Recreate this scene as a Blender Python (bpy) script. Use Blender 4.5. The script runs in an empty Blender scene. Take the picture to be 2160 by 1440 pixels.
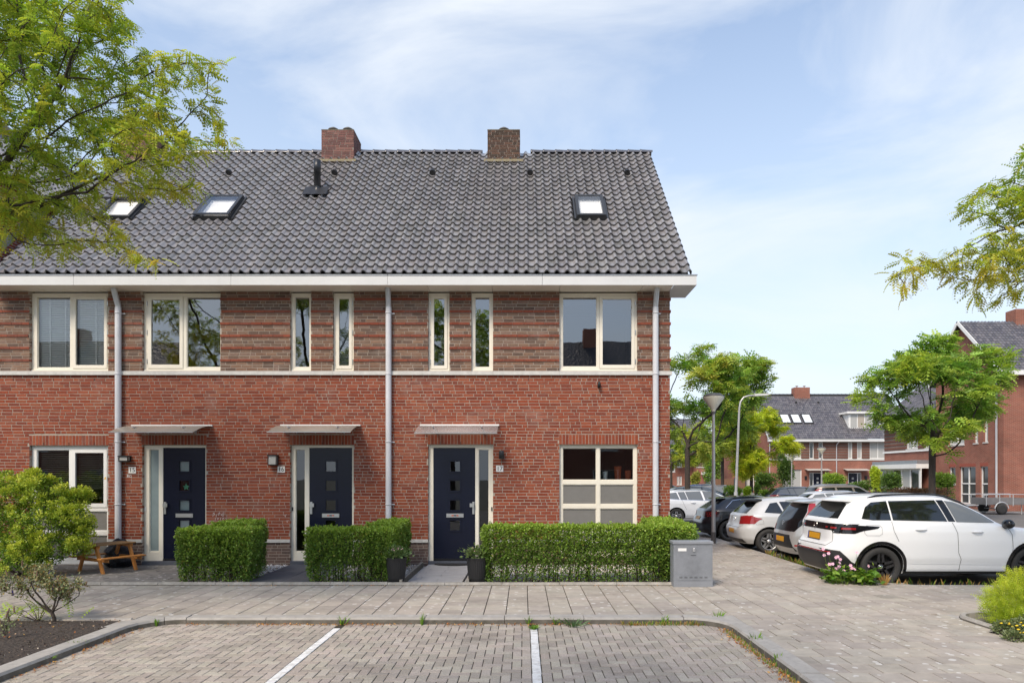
import bpy, bmesh, math, random
import numpy as np
from mathutils import Vector, Matrix, Euler
from mathutils.bvhtree import BVHTree
from mathutils.geometry import delaunay_2d_cdt

random.seed(7); RNG = np.random.default_rng(7)
SC = bpy.context.scene
COL = SC.collection

# ---------------------------------------------------------------- camera
F, VX, HY, CH = 1440.0, 1105.0, 1005.0, 1.89      # focal length (px of 2160), vanishing point, horizon, eye height
WY = F / 98.0                                      # depth of the facade plane
cam = bpy.data.cameras.new('camera'); camo = bpy.data.objects.new('camera', cam); COL.objects.link(camo)
camo.location = (0, 0, CH); camo.rotation_euler = (math.radians(90), 0, 0)
cam.sensor_width = 36.0; cam.lens = 36.0 * F / 2160.0
cam.shift_x = (1080 - VX) / 2160.0; cam.shift_y = (HY - 720) / 2160.0
cam.clip_start = 0.1; cam.clip_end = 3000
SC.camera = camo

# ---------------------------------------------------------------- light, sky, exposure
SUN_EL, SUN_AZ = math.radians(47), math.radians(-150)     # azimuth from +Y towards +X
sd = Vector((math.sin(SUN_AZ) * math.cos(SUN_EL), math.cos(SUN_AZ) * math.cos(SUN_EL), math.sin(SUN_EL)))
sun = bpy.data.lights.new('sun', 'SUN'); suno = bpy.data.objects.new('sun', sun); COL.objects.link(suno)
suno.rotation_euler = sd.to_track_quat('Z', 'Y').to_euler(); suno.location = sd * 60
sun.energy = 2.0; sun.angle = math.radians(20); sun.color = (1.0, 0.87, 0.71)

w = bpy.data.worlds.new('World'); SC.world = w; w.use_nodes = True
nt = w.node_tree; nt.nodes.clear(); N = nt.nodes.new; L = nt.links.new
out = N('ShaderNodeOutputWorld'); bg = N('ShaderNodeBackground')
sky = N('ShaderNodeTexSky'); sky.sky_type = 'NISHITA'; sky.sun_disc = False
sky.sun_elevation = SUN_EL; sky.sun_rotation = SUN_AZ; sky.air_density = 1.0; sky.dust_density = 1.2; sky.ozone_density = 1.4
tc = N('ShaderNodeTexCoord'); mp = N('ShaderNodeMapping'); mp.inputs['Scale'].default_value = (1.0, 1.0, 2.4)
mp.inputs['Rotation'].default_value = (0.1, 0.22, 0.5)
n1 = N('ShaderNodeTexNoise'); n1.inputs['Scale'].default_value = 2.1; n1.inputs['Detail'].default_value = 9; n1.inputs['Roughness'].default_value = 0.55
n1.inputs['Distortion'].default_value = 0.6
r1 = N('ShaderNodeValToRGB'); r1.color_ramp.elements[0].position = 0.45; r1.color_ramp.elements[1].position = 0.70
r1.color_ramp.elements[0].color = (0.0, 0.0, 0.0, 1); r1.color_ramp.elements[1].color = (0.9, 0.9, 0.9, 1)
mx = N('ShaderNodeMix'); mx.data_type = 'RGBA'
cl = N('ShaderNodeRGB'); cl.outputs[0].default_value = (3.2, 3.62, 4.08, 1)     # cloud radiance in the sky texture's own units
L(tc.outputs['Generated'], mp.inputs['Vector']); L(mp.outputs[0], n1.inputs['Vector']); L(n1.outputs['Fac'], r1.inputs['Fac'])
sz = N('ShaderNodeSeparateXYZ'); L(tc.outputs['Generated'], sz.inputs[0])
hz = N('ShaderNodeMapRange'); hz.inputs[1].default_value = 0.02; hz.inputs[2].default_value = 0.72; hz.inputs[3].default_value = 0.96; hz.inputs[4].default_value = 0.04    # high thin cloud thickens towards the horizon
L(sz.outputs['Z'], hz.inputs[0]); L(hz.outputs[0], mx.inputs['Factor']); L(sky.outputs[0], mx.inputs[6]); L(cl.outputs[0], mx.inputs[7])
mc = N('ShaderNodeMix'); mc.data_type = 'RGBA'; L(r1.outputs['Color'], mc.inputs['Factor']); L(mx.outputs[2], mc.inputs[6]); mc.inputs[7].default_value = (3.75, 3.95, 4.2, 1)     # brighter wisps
L(mc.outputs[2], bg.inputs['Color']); bg.inputs['Strength'].default_value = 0.15
L(bg.outputs[0], out.inputs['Surface'])
SC.view_settings.view_transform = 'Standard'; SC.view_settings.look = 'None'
SC.view_settings.exposure = 0.78; SC.view_settings.gamma = 1.0; SC.view_settings.use_curve_mapping = False

# ---------------------------------------------------------------- picture -> place helpers
def fx(px): return (px - VX) / 98.0
def fz(py): return CH + (HY - py) / 98.0
def AT(px, py, Y): return Vector(((px - VX) * Y / F, Y, CH + (HY - py) * Y / F))
def GP(px, py, z=0.0):
    Y = F * (CH - z) / (py - HY); return Vector(((px - VX) * Y / F, Y, z))

# ---------------------------------------------------------------- materials
MATS = {}
def lin(r, g, b):
    f = lambda c: (c / 255 / 12.92) if c / 255 <= 0.04045 else ((c / 255 + 0.055) / 1.055) ** 2.4
    return (f(r), f(g), f(b))
def mat(name, color=(.5, .5, .5), rough=0.6, metal=0.0, tint=False, var=None, bump=None, coat=0.0, spec=0.5, spots=None, dirt=None):
    """procedural surface. var=(scale, amount); bump=(scale, strength, dist); spots=(scale, threshold, color, mix); dirt=(scale, lo, hi, color)"""
    if name in MATS: return MATS[name]
    m = bpy.data.materials.new(name); m.use_nodes = True; t = m.node_tree; nd = t.nodes; ln = t.links
    b = nd['Principled BSDF']; b.inputs['Roughness'].default_value = rough; b.inputs['Metallic'].default_value = metal
    b.inputs['Coat Weight'].default_value = coat; b.inputs['Coat Roughness'].default_value = 0.03
    b.inputs['Specular IOR Level'].default_value = spec
    geo = nd.new('ShaderNodeNewGeometry')
    if tint:
        a = nd.new('ShaderNodeAttribute'); a.attribute_name = 'tint'; cur = a.outputs['Color']
    else:
        rgb = nd.new('ShaderNodeRGB'); rgb.outputs[0].default_value = (*color, 1); cur = rgb.outputs[0]
    if var:
        n = nd.new('ShaderNodeTexNoise'); n.inputs['Scale'].default_value = var[0]; n.inputs['Detail'].default_value = 6; n.inputs['Roughness'].default_value = .65
        ln.new(geo.outputs['Position'], n.inputs['Vector'])
        mr = nd.new('ShaderNodeMapRange'); mr.inputs[1].default_value = .3; mr.inputs[2].default_value = .7
        mr.inputs[3].default_value = 1 - var[1]; mr.inputs[4].default_value = 1 + var[1]
        ln.new(n.outputs['Fac'], mr.inputs[0])
        vm = nd.new('ShaderNodeVectorMath'); vm.operation = 'SCALE'; ln.new(cur, vm.inputs[0]); ln.new(mr.outputs[0], vm.inputs['Scale']); cur = vm.outputs[0]
    if dirt:
        n = nd.new('ShaderNodeTexNoise'); n.inputs['Scale'].default_value = dirt[0]; n.inputs['Detail'].default_value = 8; n.inputs['Roughness'].default_value = .7
        ln.new(geo.outputs['Position'], n.inputs['Vector'])
        mr = nd.new('ShaderNodeMapRange'); mr.inputs[1].default_value = dirt[1]; mr.inputs[2].default_value = dirt[2]; mr.inputs[4].default_value = dirt[4] if len(dirt) > 4 else 1
        ln.new(n.outputs['Fac'], mr.inputs[0])
        mm = nd.new('ShaderNodeMix'); mm.data_type = 'RGBA'; ln.new(mr.outputs[0], mm.inputs['Factor']); ln.new(cur, mm.inputs[6]); mm.inputs[7].default_value = (*dirt[3], 1); cur = mm.outputs[2]
    if spots:
        n = nd.new('ShaderNodeTexVoronoi'); n.inputs['Scale'].default_value = spots[0]; n.inputs['Randomness'].default_value = 1
        ln.new(geo.outputs['Position'], n.inputs['Vector'])
        n2 = nd.new('ShaderNodeTexNoise'); n2.inputs['Scale'].default_value = 1.1; n2.inputs['Detail'].default_value = 3
        ln.new(geo.outputs['Position'], n2.inputs['Vector'])
        md = nd.new('ShaderNodeMath'); md.operation = 'MULTIPLY'; ln.new(n2.outputs['Fac'], md.inputs[0]); md.inputs[1].default_value = spots[1] * 2
        c = nd.new('ShaderNodeMath'); c.operation = 'LESS_THAN'; ln.new(n.outputs['Distance'], c.inputs[0]); ln.new(md.outputs[0], c.inputs[1])
        # only some of the cells carry a spot
        sp = nd.new('ShaderNodeSeparateColor'); ln.new(n.outputs['Color'], sp.inputs[0])
        g = nd.new('ShaderNodeMath'); g.operation = 'GREATER_THAN'; ln.new(sp.outputs[0], g.inputs[0]); g.inputs[1].default_value = .55
        m2 = nd.new('ShaderNodeMath'); m2.operation = 'MULTIPLY'; ln.new(c.outputs[0], m2.inputs[0]); ln.new(g.outputs[0], m2.inputs[1])
        m3 = nd.new('ShaderNodeMath'); m3.operation = 'MULTIPLY'; ln.new(m2.outputs[0], m3.inputs[0]); m3.inputs[1].default_value = spots[3]
        mm = nd.new('ShaderNodeMix'); mm.data_type = 'RGBA'; ln.new(m3.outputs[0], mm.inputs['Factor']); ln.new(cur, mm.inputs[6]); mm.inputs[7].default_value = (*spots[2], 1); cur = mm.outputs[2]
    ln.new(cur, b.inputs['Base Color'])
    if bump:
        n = nd.new('ShaderNodeTexNoise'); n.inputs['Scale'].default_value = bump[0]; n.inputs['Detail'].default_value = 5
        ln.new(geo.outputs['Position'], n.inputs['Vector'])
        bp = nd.new('ShaderNodeBump'); bp.inputs['Strength'].default_value = bump[1]; bp.inputs['Distance'].default_value = bump[2]
        ln.new(n.outputs['Fac'], bp.inputs['Height']); ln.new(bp.outputs[0], b.inputs['Normal'])
    MATS[name] = m; return m
def glass(name, tintc, refl, rough=0.0, wave=0.0):
    if name in MATS: return MATS[name]
    m = bpy.data.materials.new(name); m.use_nodes = True; t = m.node_tree; nd = t.nodes; ln = t.links; nd.clear()
    o = nd.new('ShaderNodeOutputMaterial'); tr = nd.new('ShaderNodeBsdfTransparent'); tr.inputs[0].default_value = (*tintc, 1)
    gl = nd.new('ShaderNodeBsdfGlossy'); gl.inputs['Roughness'].default_value = rough; gl.inputs['Color'].default_value = (.95, .97, 1, 1)
    fr = nd.new('ShaderNodeFresnel'); fr.inputs['IOR'].default_value = 1.5
    ad = nd.new('ShaderNodeMath'); ad.operation = 'ADD'; ad.use_clamp = True; ad.inputs[1].default_value = refl; ln.new(fr.outputs[0], ad.inputs[0])
    mxs = nd.new('ShaderNodeMixShader'); ln.new(ad.outputs[0], mxs.inputs[0]); ln.new(tr.outputs[0], mxs.inputs[1]); ln.new(gl.outputs[0], mxs.inputs[2]); ln.new(mxs.outputs[0], o.inputs['Surface'])
    if wave:
        geo = nd.new('ShaderNodeNewGeometry'); n = nd.new('ShaderNodeTexNoise'); n.inputs['Scale'].default_value = 1.7; ln.new(geo.outputs['Position'], n.inputs['Vector'])
        bp = nd.new('ShaderNodeBump'); bp.inputs['Strength'].default_value = wave; bp.inputs['Distance'].default_value = .02
        ln.new(n.outputs['Fac'], bp.inputs['Height']); ln.new(bp.outputs[0], gl.inputs['Normal'])
    MATS[name] = m; return m
def leafmat(name, trans=0.4, rough=0.5):
    if name in MATS: return MATS[name]
    m = bpy.data.materials.new(name); m.use_nodes = True; t = m.node_tree; nd = t.nodes; ln = t.links
    b = nd['Principled BSDF']; b.inputs['Roughness'].default_value = rough; b.inputs['Specular IOR Level'].default_value = .3
    a = nd.new('ShaderNodeAttribute'); a.attribute_name = 'tint'; ln.new(a.outputs['Color'], b.inputs['Base Color'])
    tl = nd.new('ShaderNodeBsdfTranslucent'); vm = nd.new('ShaderNodeVectorMath'); vm.operation = 'MULTIPLY'
    ln.new(a.outputs['Color'], vm.inputs[0]); vm.inputs[1].default_value = (1.5, 1.4, .85); ln.new(vm.outputs[0], tl.inputs[0])
    mxs = nd.new('ShaderNodeMixShader'); mxs.inputs[0].default_value = trans
    ln.new(b.outputs[0], mxs.inputs[1]); ln.new(tl.outputs[0], mxs.inputs[2]); ln.new(mxs.outputs[0], nd['Material Output'].inputs['Surface'])
    MATS[name] = m; return m
def brickwall_mat(name, c1, c2, cm, bw=.2296, bh=.0663, axis='XZ'):
    """far brick walls whose bricks are too small to tell apart"""
    if name in MATS: return MATS[name]
    m = bpy.data.materials.new(name); m.use_nodes = True; t = m.node_tree; nd = t.nodes; ln = t.links
    b = nd['Principled BSDF']; b.inputs['Roughness'].default_value = .85; b.inputs['Specular IOR Level'].default_value = .2
    geo = nd.new('ShaderNodeNewGeometry'); s = nd.new('ShaderNodeSeparateXYZ'); ln.new(geo.outputs['Position'], s.inputs[0])
    ad = nd.new('ShaderNodeMath'); ad.operation = 'ADD'; ln.new(s.outputs[0], ad.inputs[0]); ln.new(s.outputs[1], ad.inputs[1])
    c = nd.new('ShaderNodeCombineXYZ'); ln.new(ad.outputs[0], c.inputs[0]); ln.new(s.outputs[2], c.inputs[1])
    br = nd.new('ShaderNodeTexBrick'); br.inputs['Scale'].default_value = 1; br.inputs['Brick Width'].default_value = bw; br.inputs['Row Height'].default_value = bh
    br.inputs['Mortar Size'].default_value = .0085; br.inputs['Color1'].default_value = (*c1, 1); br.inputs['Color2'].default_value = (*c2, 1); br.inputs['Mortar'].default_value = (*cm, 1)
    ln.new(c.outputs[0], br.inputs['Vector'])
    n = nd.new('ShaderNodeTexNoise'); n.inputs['Scale'].default_value = .9; n.inputs['Detail'].default_value = 7; ln.new(geo.outputs['Position'], n.inputs['Vector'])
    mr = nd.new('ShaderNodeMapRange'); mr.inputs[1].default_value = .3; mr.inputs[2].default_value = .7; mr.inputs[3].default_value = .82; mr.inputs[4].default_value = 1.15; ln.new(n.outputs['Fac'], mr.inputs[0])
    vm = nd.new('ShaderNodeVectorMath'); vm.operation = 'SCALE'; ln.new(br.outputs['Color'], vm.inputs[0]); ln.new(mr.outputs[0], vm.inputs['Scale'])
    ln.new(vm.outputs[0], b.inputs['Base Color']); MATS[name] = m; return m

BRICK = mat('brick', tint=True, rough=.85, spec=.25, var=(26, .22), bump=(60, .5, .004), dirt=(1.1, .55, .8, (.36, .31, .27), .40))
MORTAR = mat('mortar', (.37, .32, .27), rough=.95, spec=.1, var=(14, .15))
TILE = mat('roof_tile', tint=True, rough=.24, spec=.9, var=(6, .14), bump=(30, .12, .003), dirt=(1.6, .55, .75, (.085, .08, .07), .5))
CREAM = mat('cream_paint', (.80, .755, .645), rough=.38, var=(3, .04))
WHITE = mat('white_paint', (.78, .775, .75), rough=.45, var=(2.5, .04))
FASCIA = mat('fascia_board', (.66, .665, .655), rough=.5, var=(1.6, .05), dirt=(6, .6, .9, (.5, .49, .45), .3))
SOFFIT = mat('soffit_board', (.80, .745, .65), rough=.6, var=(2, .04))
SEAM = mat('dark_seam', (.02, .02, .02), rough=.8)
CONC = mat('concrete', (.45, .435, .41), rough=.9, var=(7, .18), bump=(50, .4, .003), dirt=(3, .5, .8, (.22, .205, .17), .5), spots=(5, .07, (.6, .6, .57), .5))
SILL = mat('sill_concrete', (.58, .57, .54), rough=.85, var=(9, .12), dirt=(5, .55, .8, (.35, .34, .3), .4))
NAVY = mat('navy_door_paint', (.0055, .0080, .022), rough=.24, spec=.30, bump=(220, .06, .001))
PIPE = mat('grey_downpipe', (.60, .61, .64), rough=.4, var=(3, .06))
ZINC = mat('zinc', (.36, .38, .40), rough=.45, metal=.6, var=(5, .15))
STEEL = mat('brushed_steel', (.55, .55, .54), rough=.35, metal=.9)
BLACKM = mat('black_metal', (.012, .012, .014), rough=.4)
BLACKP = mat('black_plastic', (.016, .016, .017), rough=.5, var=(30, .2))
RUBBER = mat('rubber', (.018, .018, .018), rough=.75)
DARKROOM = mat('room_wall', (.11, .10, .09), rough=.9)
GLASS = glass('window_glass', (.86, .90, .89), .07, 0.0, .03)
GLASSUP = glass('coated_window_glass', (.72, .76, .78), .19, 0.0, .03)
FROST = mat('frosted_panel', (.19, .185, .175), rough=.42, spec=.35, var=(8, .05))
PLATEW = mat('number_plate_white', (.8, .8, .78), rough=.4)
INK = mat('black_ink', (.01, .01, .012), rough=.6)
SOIL = mat('soil', (.062, .049, .040), rough=1, var=(30, .5), bump=(25, 1, .05), spots=(22, .12, (.22, .18, .13), .6))
LEAF = leafmat('leaf', .36)
LEAFD = leafmat('thick_leaf', .22, .4)
BARK = mat('bark', (.055, .043, .035), rough=.95, var=(18, .35), bump=(40, 1, .02))
GALV = mat('galvanised_steel', (.55, .56, .57), rough=.42, metal=.35, var=(6, .12))

# ---------------------------------------------------------------- mesh helpers
class MB:
    """collects shapes, then becomes ONE mesh object"""
    def __init__(s): s.v = []; s.f = []; s.m = []; s.c = []; s.sm = []; s.has = False
    def add(s, vs, fs, col=None, mi=0, smooth=False):
        k = len(s.v); s.v.extend([tuple(p) for p in vs]); s.f.extend([tuple(i + k for i in f) for f in fs])
        s.m.extend([mi] * len(fs)); s.sm.extend([smooth] * len(fs))
        if col is not None: s.has = True
        s.c.extend([col or (1, 1, 1)] * len(vs)); return s
    def box(s, x0, x1, y0, y1, z0, z1, col=None, mi=0, skip=(), M=None):
        vs = [(x0, y0, z0), (x1, y0, z0), (x1, y1, z0), (x0, y1, z0), (x0, y0, z1), (x1, y0, z1), (x1, y1, z1), (x0, y1, z1)]
        fs = {'b': (3, 2, 1, 0), 't': (4, 5, 6, 7), 'f': (0, 1, 5, 4), 'k': (2, 3, 7, 6), 'l': (3, 0, 4, 7), 'r': (1, 2, 6, 5)}
        if M is not None: vs = [M @ Vector(p) for p in vs]
        return s.add(vs, [q for k, q in fs.items() if k not in skip], col, mi)
    def cham(s, x0, x1, y0, y1, z0, z1, b, col=None, mi=0, M=None, up=True):
        """box with chamfered top (or front) edge"""
        vs = [(x0, y0, z0), (x1, y0, z0), (x1, y1, z0), (x0, y1, z0), (x0, y0, z1 - b), (x1, y0, z1 - b), (x1, y1, z1 - b), (x0, y1, z1 - b),
              (x0 + b, y0 + b, z1), (x1 - b, y0 + b, z1), (x1 - b, y1 - b, z1), (x0 + b, y1 - b, z1)]
        if M is not None: vs = [M @ Vector(p) for p in vs]
        return s.add(vs, [(0, 1, 5, 4), (1, 2, 6, 5), (2, 3, 7, 6), (3, 0, 4, 7), (4, 5, 9, 8), (5, 6, 10, 9), (6, 7, 11, 10), (7, 4, 8, 11), (8, 9, 10, 11)], col, mi)
    def tube(s, pts, rs, n=8, col=None, mi=0, cap=True, smooth=True):
        pts = [Vector(p) for p in pts]
        if not hasattr(rs, '__len__'): rs = [rs] * len(pts)
        vs = []; fs = []; prev = None
        for i, p in enumerate(pts):
            d = (pts[min(i + 1, len(pts) - 1)] - pts[max(i - 1, 0)])
            d = d.normalized() if d.length > 1e-9 else Vector((0, 0, 1))
            a = prev if prev is not None else (Vector((1, 0, 0)) if abs(d.x) < .9 else Vector((0, 1, 0)))
            a = (a - d * a.dot(d)).normalized(); b = d.cross(a); prev = a
            for k in range(n):
                t = 2 * math.pi * k / n; vs.append(p + (a * math.cos(t) + b * math.sin(t)) * rs[i])
        for i in range(len(pts) - 1):
            for k in range(n):
                k2 = (k + 1) % n; fs.append((i * n + k, i * n + k2, (i + 1) * n + k2, (i + 1) * n + k))
        s.add(vs, fs, col, mi, smooth)
        if cap:
            s.add(vs[:n][::-1], [tuple(range(n))], col, mi); s.add(vs[-n:], [tuple(range(n))], col, mi)
        return s
    def lathe(s, prof, n=16, c=(0, 0, 0), col=None, mi=0, axis='z', smooth=True, closed=False):
        vs = []; fs = []
        for r, h in prof:
            for k in range(n):
                t = 2 * math.pi * k / n; a, b = r * math.cos(t), r * math.sin(t)
                vs.append((c[0] + a, c[1] + b, c[2] + h) if axis == 'z' else ((c[0] + a, c[1] + h, c[2] + b) if axis == 'y' else (c[0] + h, c[1] + a, c[2] + b)))
        rr = range(len(prof)) if closed else range(len(prof) - 1)
        for i in rr:
            j = (i + 1) % len(prof)
            for k in range(n):
                k2 = (k + 1) % n; fs.append((i * n + k, i * n + k2, j * n + k2, j * n + k))
        return s.add(vs, fs, col, mi, smooth)
    def prism(s, poly, y0, y1, col=None, mi=0, M=None):
        """poly in (x,z), extruded along y"""
        n = len(poly); vs = [(x, y0, z) for x, z in poly] + [(x, y1, z) for x, z in poly]
        if M is not None: vs = [M @ Vector(p) for p in vs]
        fs = [tuple(range(n)), tuple(range(2 * n - 1, n - 1, -1))] + [(i, i + n, (i + 1) % n + n, (i + 1) % n) for i in range(n)]
        return s.add(vs, fs, col, mi)
    def mesh(s, name, mats):
        me = bpy.data.meshes.new(name); me.from_pydata(s.v, [], s.f)
        for m in (mats if isinstance(mats, (list, tuple)) else [mats]): me.materials.append(m)
        me.polygons.foreach_set('material_index', s.m); me.polygons.foreach_set('use_smooth', s.sm)
        if s.has:
            a = me.attributes.new('tint', 'FLOAT_COLOR', 'POINT')
            c = np.ones((len(s.c), 4), dtype=np.float32); c[:, :3] = s.c; a.data.foreach_set('color', c.ravel())
        me.update(); return me
    def build(s, name, mats, parent=None, **kw): return obj(name, s.mesh(name, mats), parent, **kw)
def obj(name, me, parent=None, label=None, cat=None, group=None, kind=None, loc=None, rot=None):
    o = bpy.data.objects.new(name, me); COL.objects.link(o)
    if parent is not None: o.parent = parent
    if loc is not None: o.location = loc
    if rot is not None: o.rotation_euler = rot
    for k, v in (('label', label), ('category', cat), ('group', group), ('kind', kind)):
        if v: o[k] = v
    return o
def thing(name, label, cat, loc=(0, 0, 0), rz=0, group=None):
    return obj(name, None, None, label, cat, group, None, loc, (0, 0, rz))
def npmesh(name, V, Fq, C, mats, smooth=False):
    """fast mesh from numpy quads"""
    me = bpy.data.meshes.new(name); nv, nf = len(V), len(Fq); k = Fq.shape[1]
    me.vertices.add(nv); me.vertices.foreach_set('co', V.astype(np.float32).ravel())
    me.loops.add(nf * k); me.loops.foreach_set('vertex_index', Fq.astype(np.int32).ravel())
    me.polygons.add(nf); me.polygons.foreach_set('loop_start', np.arange(0, nf * k, k, dtype=np.int32))
    try: me.polygons.foreach_set('loop_total', np.full(nf, k, dtype=np.int32))
    except Exception: pass
    if smooth: me.polygons.foreach_set('use_smooth', np.ones(nf, dtype=bool))
    me.materials.append(mats)
    if C is not None:
        a = me.attributes.new('tint', 'FLOAT_COLOR', 'POINT'); c = np.ones((nv, 4), dtype=np.float32); c[:, :3] = C; a.data.foreach_set('color', c.ravel())
    me.update(calc_edges=True); me.validate(); return me
def vary(c, a=.15, rnd=random):
    k = 1 + rnd.uniform(-a, a); return tuple(max(0, x * k * (1 + rnd.uniform(-a, a) * .14)) for x in c)
FONT = None
def text_mb(txt, size, thick=.0015):
    """flat lettering as a mesh in the XZ plane, centred, facing -Y"""
    cu = bpy.data.curves.new('lettering', 'FONT'); cu.body = txt; cu.size = size; cu.align_x = 'CENTER'; cu.align_y = 'CENTER'; cu.extrude = thick
    o = bpy.data.objects.new('lettering', cu); COL.objects.link(o); bpy.context.view_layer.update()
    me = bpy.data.meshes.new_from_object(o.evaluated_get(bpy.context.evaluated_depsgraph_get()))
    bpy.data.objects.remove(o); bpy.data.curves.remove(cu)
    me.transform(Matrix.Rotation(math.radians(90), 4, 'X')); return me
# ================================================================ GROUND
BAYZ = -0.08
def sheet(name, pts, z, m, parent=None, kind='structure', **kw):
    mb = MB(); mb.add([(x, y, z) for x, y in pts], [tuple(range(len(pts)))]); return mb.build(name, m, parent, kind=kind, **kw)
COURT = mat('court_paving', (.155, .145, .135), rough=.9, var=(5, .2), bump=(40, .5, .005), dirt=(1.2, .45, .75, (.10, .095, .085), .6))
GROUND = mat('ground', (.10, .10, .075), rough=1, var=(.6, .3))
JOINT = mat('joint_sand', (.045, .038, .026), rough=1, var=(9, .45))
SLAB = mat('pavement_slab', tint=True, rough=.88, spec=.3, var=(5, .13), bump=(90, .35, .003), dirt=(.9, .50, .72, (.16, .145, .125), .6), spots=(8.5, .24, (.66, .65, .62), .6))
PAVER = mat('paver', tint=True, rough=.85, spec=.3, var=(60, .25), bump=(160, .5, .003), dirt=(.8, .52, .72, (.13, .115, .10), .6))
LINEW = mat('line_white', (.74, .74, .72), rough=.7, var=(25, .12), dirt=(9, .48, .7, (.34, .32, .29), .7))
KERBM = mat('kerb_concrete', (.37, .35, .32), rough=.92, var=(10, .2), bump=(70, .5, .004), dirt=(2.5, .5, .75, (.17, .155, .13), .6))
KERBF = mat('grimy_shaded_kerb_face', (.135, .122, .10), rough=.95, var=(8, .35), bump=(70, .6, .005), dirt=(5, .45, .75, (.055, .050, .038), .7))  # grime plus the shade of the upright face, both in this dark colour
GARDK = mat('garden_edging', (.33, .31, .275), rough=.95, var=(9, .25), bump=(60, .5, .004), dirt=(4, .45, .75, (.12, .11, .08), .6))

sheet('ground', [(-900, -400), (900, -400), (900, 1500), (-900, 1500)], -.30, GROUND)
# street level: everything behind the camera, the bay and the car court
sheet('road', [(-60, -10), (60, -10), (60, 6.2), (-60, 6.2)], BAYZ - .030, COURT)
sheet('parking_court', [(5.2, 11.6), (60, 11.6), (60, 110), (5.2, 110)], BAYZ - .004, COURT)
sheet('garden_ground', [(-30, 11.9), (3.3, 11.9), (3.3, 60), (-30, 60)], -.035, SOIL)

# ---- parking bay: herringbone pavers
bay = sheet('parking_bay', [(-5.3, 4.6), (2.9, 4.6), (2.9, 9.4), (-5.3, 9.4)], BAYZ - .010, JOINT)
A = .1025; G = .0042
LINES = [(-2.435 - .049, -2.435 + .049), (.13 - .049, .13 + .049), (-4.98, -4.98), (2.7, 2.7)][:2]
PB = lin(165, 156, 145)
def in_bay(x, y):
    if not (-5.12 < x < 2.74 and 5.2 < y < 9.22): return False
    return True
pav = []
nx = int(8.2 / A) + 4; ny = int(4.2 / A) + 4
for i in range(nx):
    for j in range(ny):
        t = (i - j) % 4; x = -5.25 + i * A; y = 5.15 + j * A
        if t == 0: r = (x, x + 2 * A, y, y + A)
        elif t == 3: r = (x, x + A, y, y + 2 * A)
        else: continue
        if not in_bay((r[0] + r[1]) / 2, (r[2] + r[3]) / 2): continue
        segs = [(r[0], r[1])]
        for a, b in LINES:
            ns = []
            for p, q in segs:
                if q <= a or p >= b: ns.append((p, q))
                else:
                    if a - p > .02: ns.append((p, a))
                    if q - b > .02: ns.append((b, q))
            segs = ns
        for p, q in segs: pav.append((p, q, r[2], r[3], t, (q - p) > r[1] - r[0] - 1e-6))
def paver_mesh(mb, x0, x1, y0, y1, z, col, M=None): mb.cham(x0 + G, x1 - G, y0 + G, y1 - G, z - .03, z, .004, col, M=M)
lib = {}
for t in (0, 3):
    for k in range(8):
        mb = MB(); s = (2 * A, A) if t == 0 else (A, 2 * A)
        paver_mesh(mb, -s[0] / 2, s[0] / 2, -s[1] / 2, s[1] / 2, 0, vary(PB, .16)); lib[t, k] = mb.mesh('paver', PAVER)
def visible(x, y, z=0, m=20):
    px = VX + x * F / y; py = HY + (CH - z) * F / y; return -m < px < 2160 + m and py < 1440 + m
full = sorted([p for p in pav if p[5] and visible((p[0] + p[1]) / 2, (p[2] + p[3]) / 2, BAYZ, 0)], key=lambda p: p[2])[:300]
fs_ = set(full); mb = MB()
for p in pav:
    z = BAYZ + random.uniform(-.002, .002)
    if p in fs_:
        o = obj('paver', lib[p[4], random.randrange(8)], bay, loc=((p[0] + p[1]) / 2, (p[2] + p[3]) / 2, z), rot=(random.uniform(-.012, .012), random.uniform(-.012, .012), random.uniform(-.012, .012)))
    else: paver_mesh(mb, p[0], p[1], p[2], p[3], z, vary(PB, .16))
mb.build('paver_field', PAVER, bay, kind='stuff')
for a, b in LINES:
    c = (a + b) / 2; wl = MB(); wl.cham(-.049 + G, .049 - G, -A + G, A - G, -.03, 0, .003); wm = wl.mesh('white_paver', LINEW)
    y = 5.2
    while y < 8.86:
        obj('white_paver', wm, bay, loc=(c + random.uniform(-.002, .002), y + A, BAYZ + .001 + random.uniform(-.001, .002)), rot=(0, 0, random.uniform(-.015, .015))); y += 2 * A

# ---- pavement slabs
pave = MB()
pave.add([(x, y, -.014) for x, y in [(-30, 9.02), (-5.2, 9.02), (-5.2, 9.3), (2.7, 9.3), (2.7, 4), (5.9, 4), (5.9, 9.3), (30, 9.3), (30, 11.88), (7.1, 11.88), (6.2, 12.3), (5.95, 13.2), (5.95, 24), (3.1, 24), (3.1, 11.9), (-30, 11.9)]], [tuple(range(16))])
pavement = pave.build('pavement', JOINT, kind='structure')
T = .308; SLC = lin(166, 158, 147)
slabs = []
def okA(x, y):
    return (9.36 < y < 11.90 or (x < -5.2 and y > 9.0 and y < 11.9))
c0 = -40
for i in range(-46, 46):                       # strip in front of the gardens: columns run in depth
    x0 = i * T + .06; off = (i % 2) * T / 2
    for j in range(-2, 12):
        y0 = 9.42 + j * T - off; ya, yb = max(y0, 9.36 if x0 > -5.3 else 9.02), min(y0 + T, 11.88)
        if x0 + T > 5.7 and yb < 9.45: continue
        if yb - ya > .05: slabs.append((x0, x0 + T, ya, yb))
for j in range(0, 16):                         # in front, right of the bay: rows run sideways
    y0 = 9.36 - (j + 1) * T; off = (j % 2) * T / 2
    for i in range(-1, 12):
        xa, xb = max(2.86, 2.86 + i * T - off), min(2.86 + (i + 1) * T - off, 5.80)
        if xb - xa > .05 and y0 > 4.5: slabs.append((xa, xb, y0, y0 + T))
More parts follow.
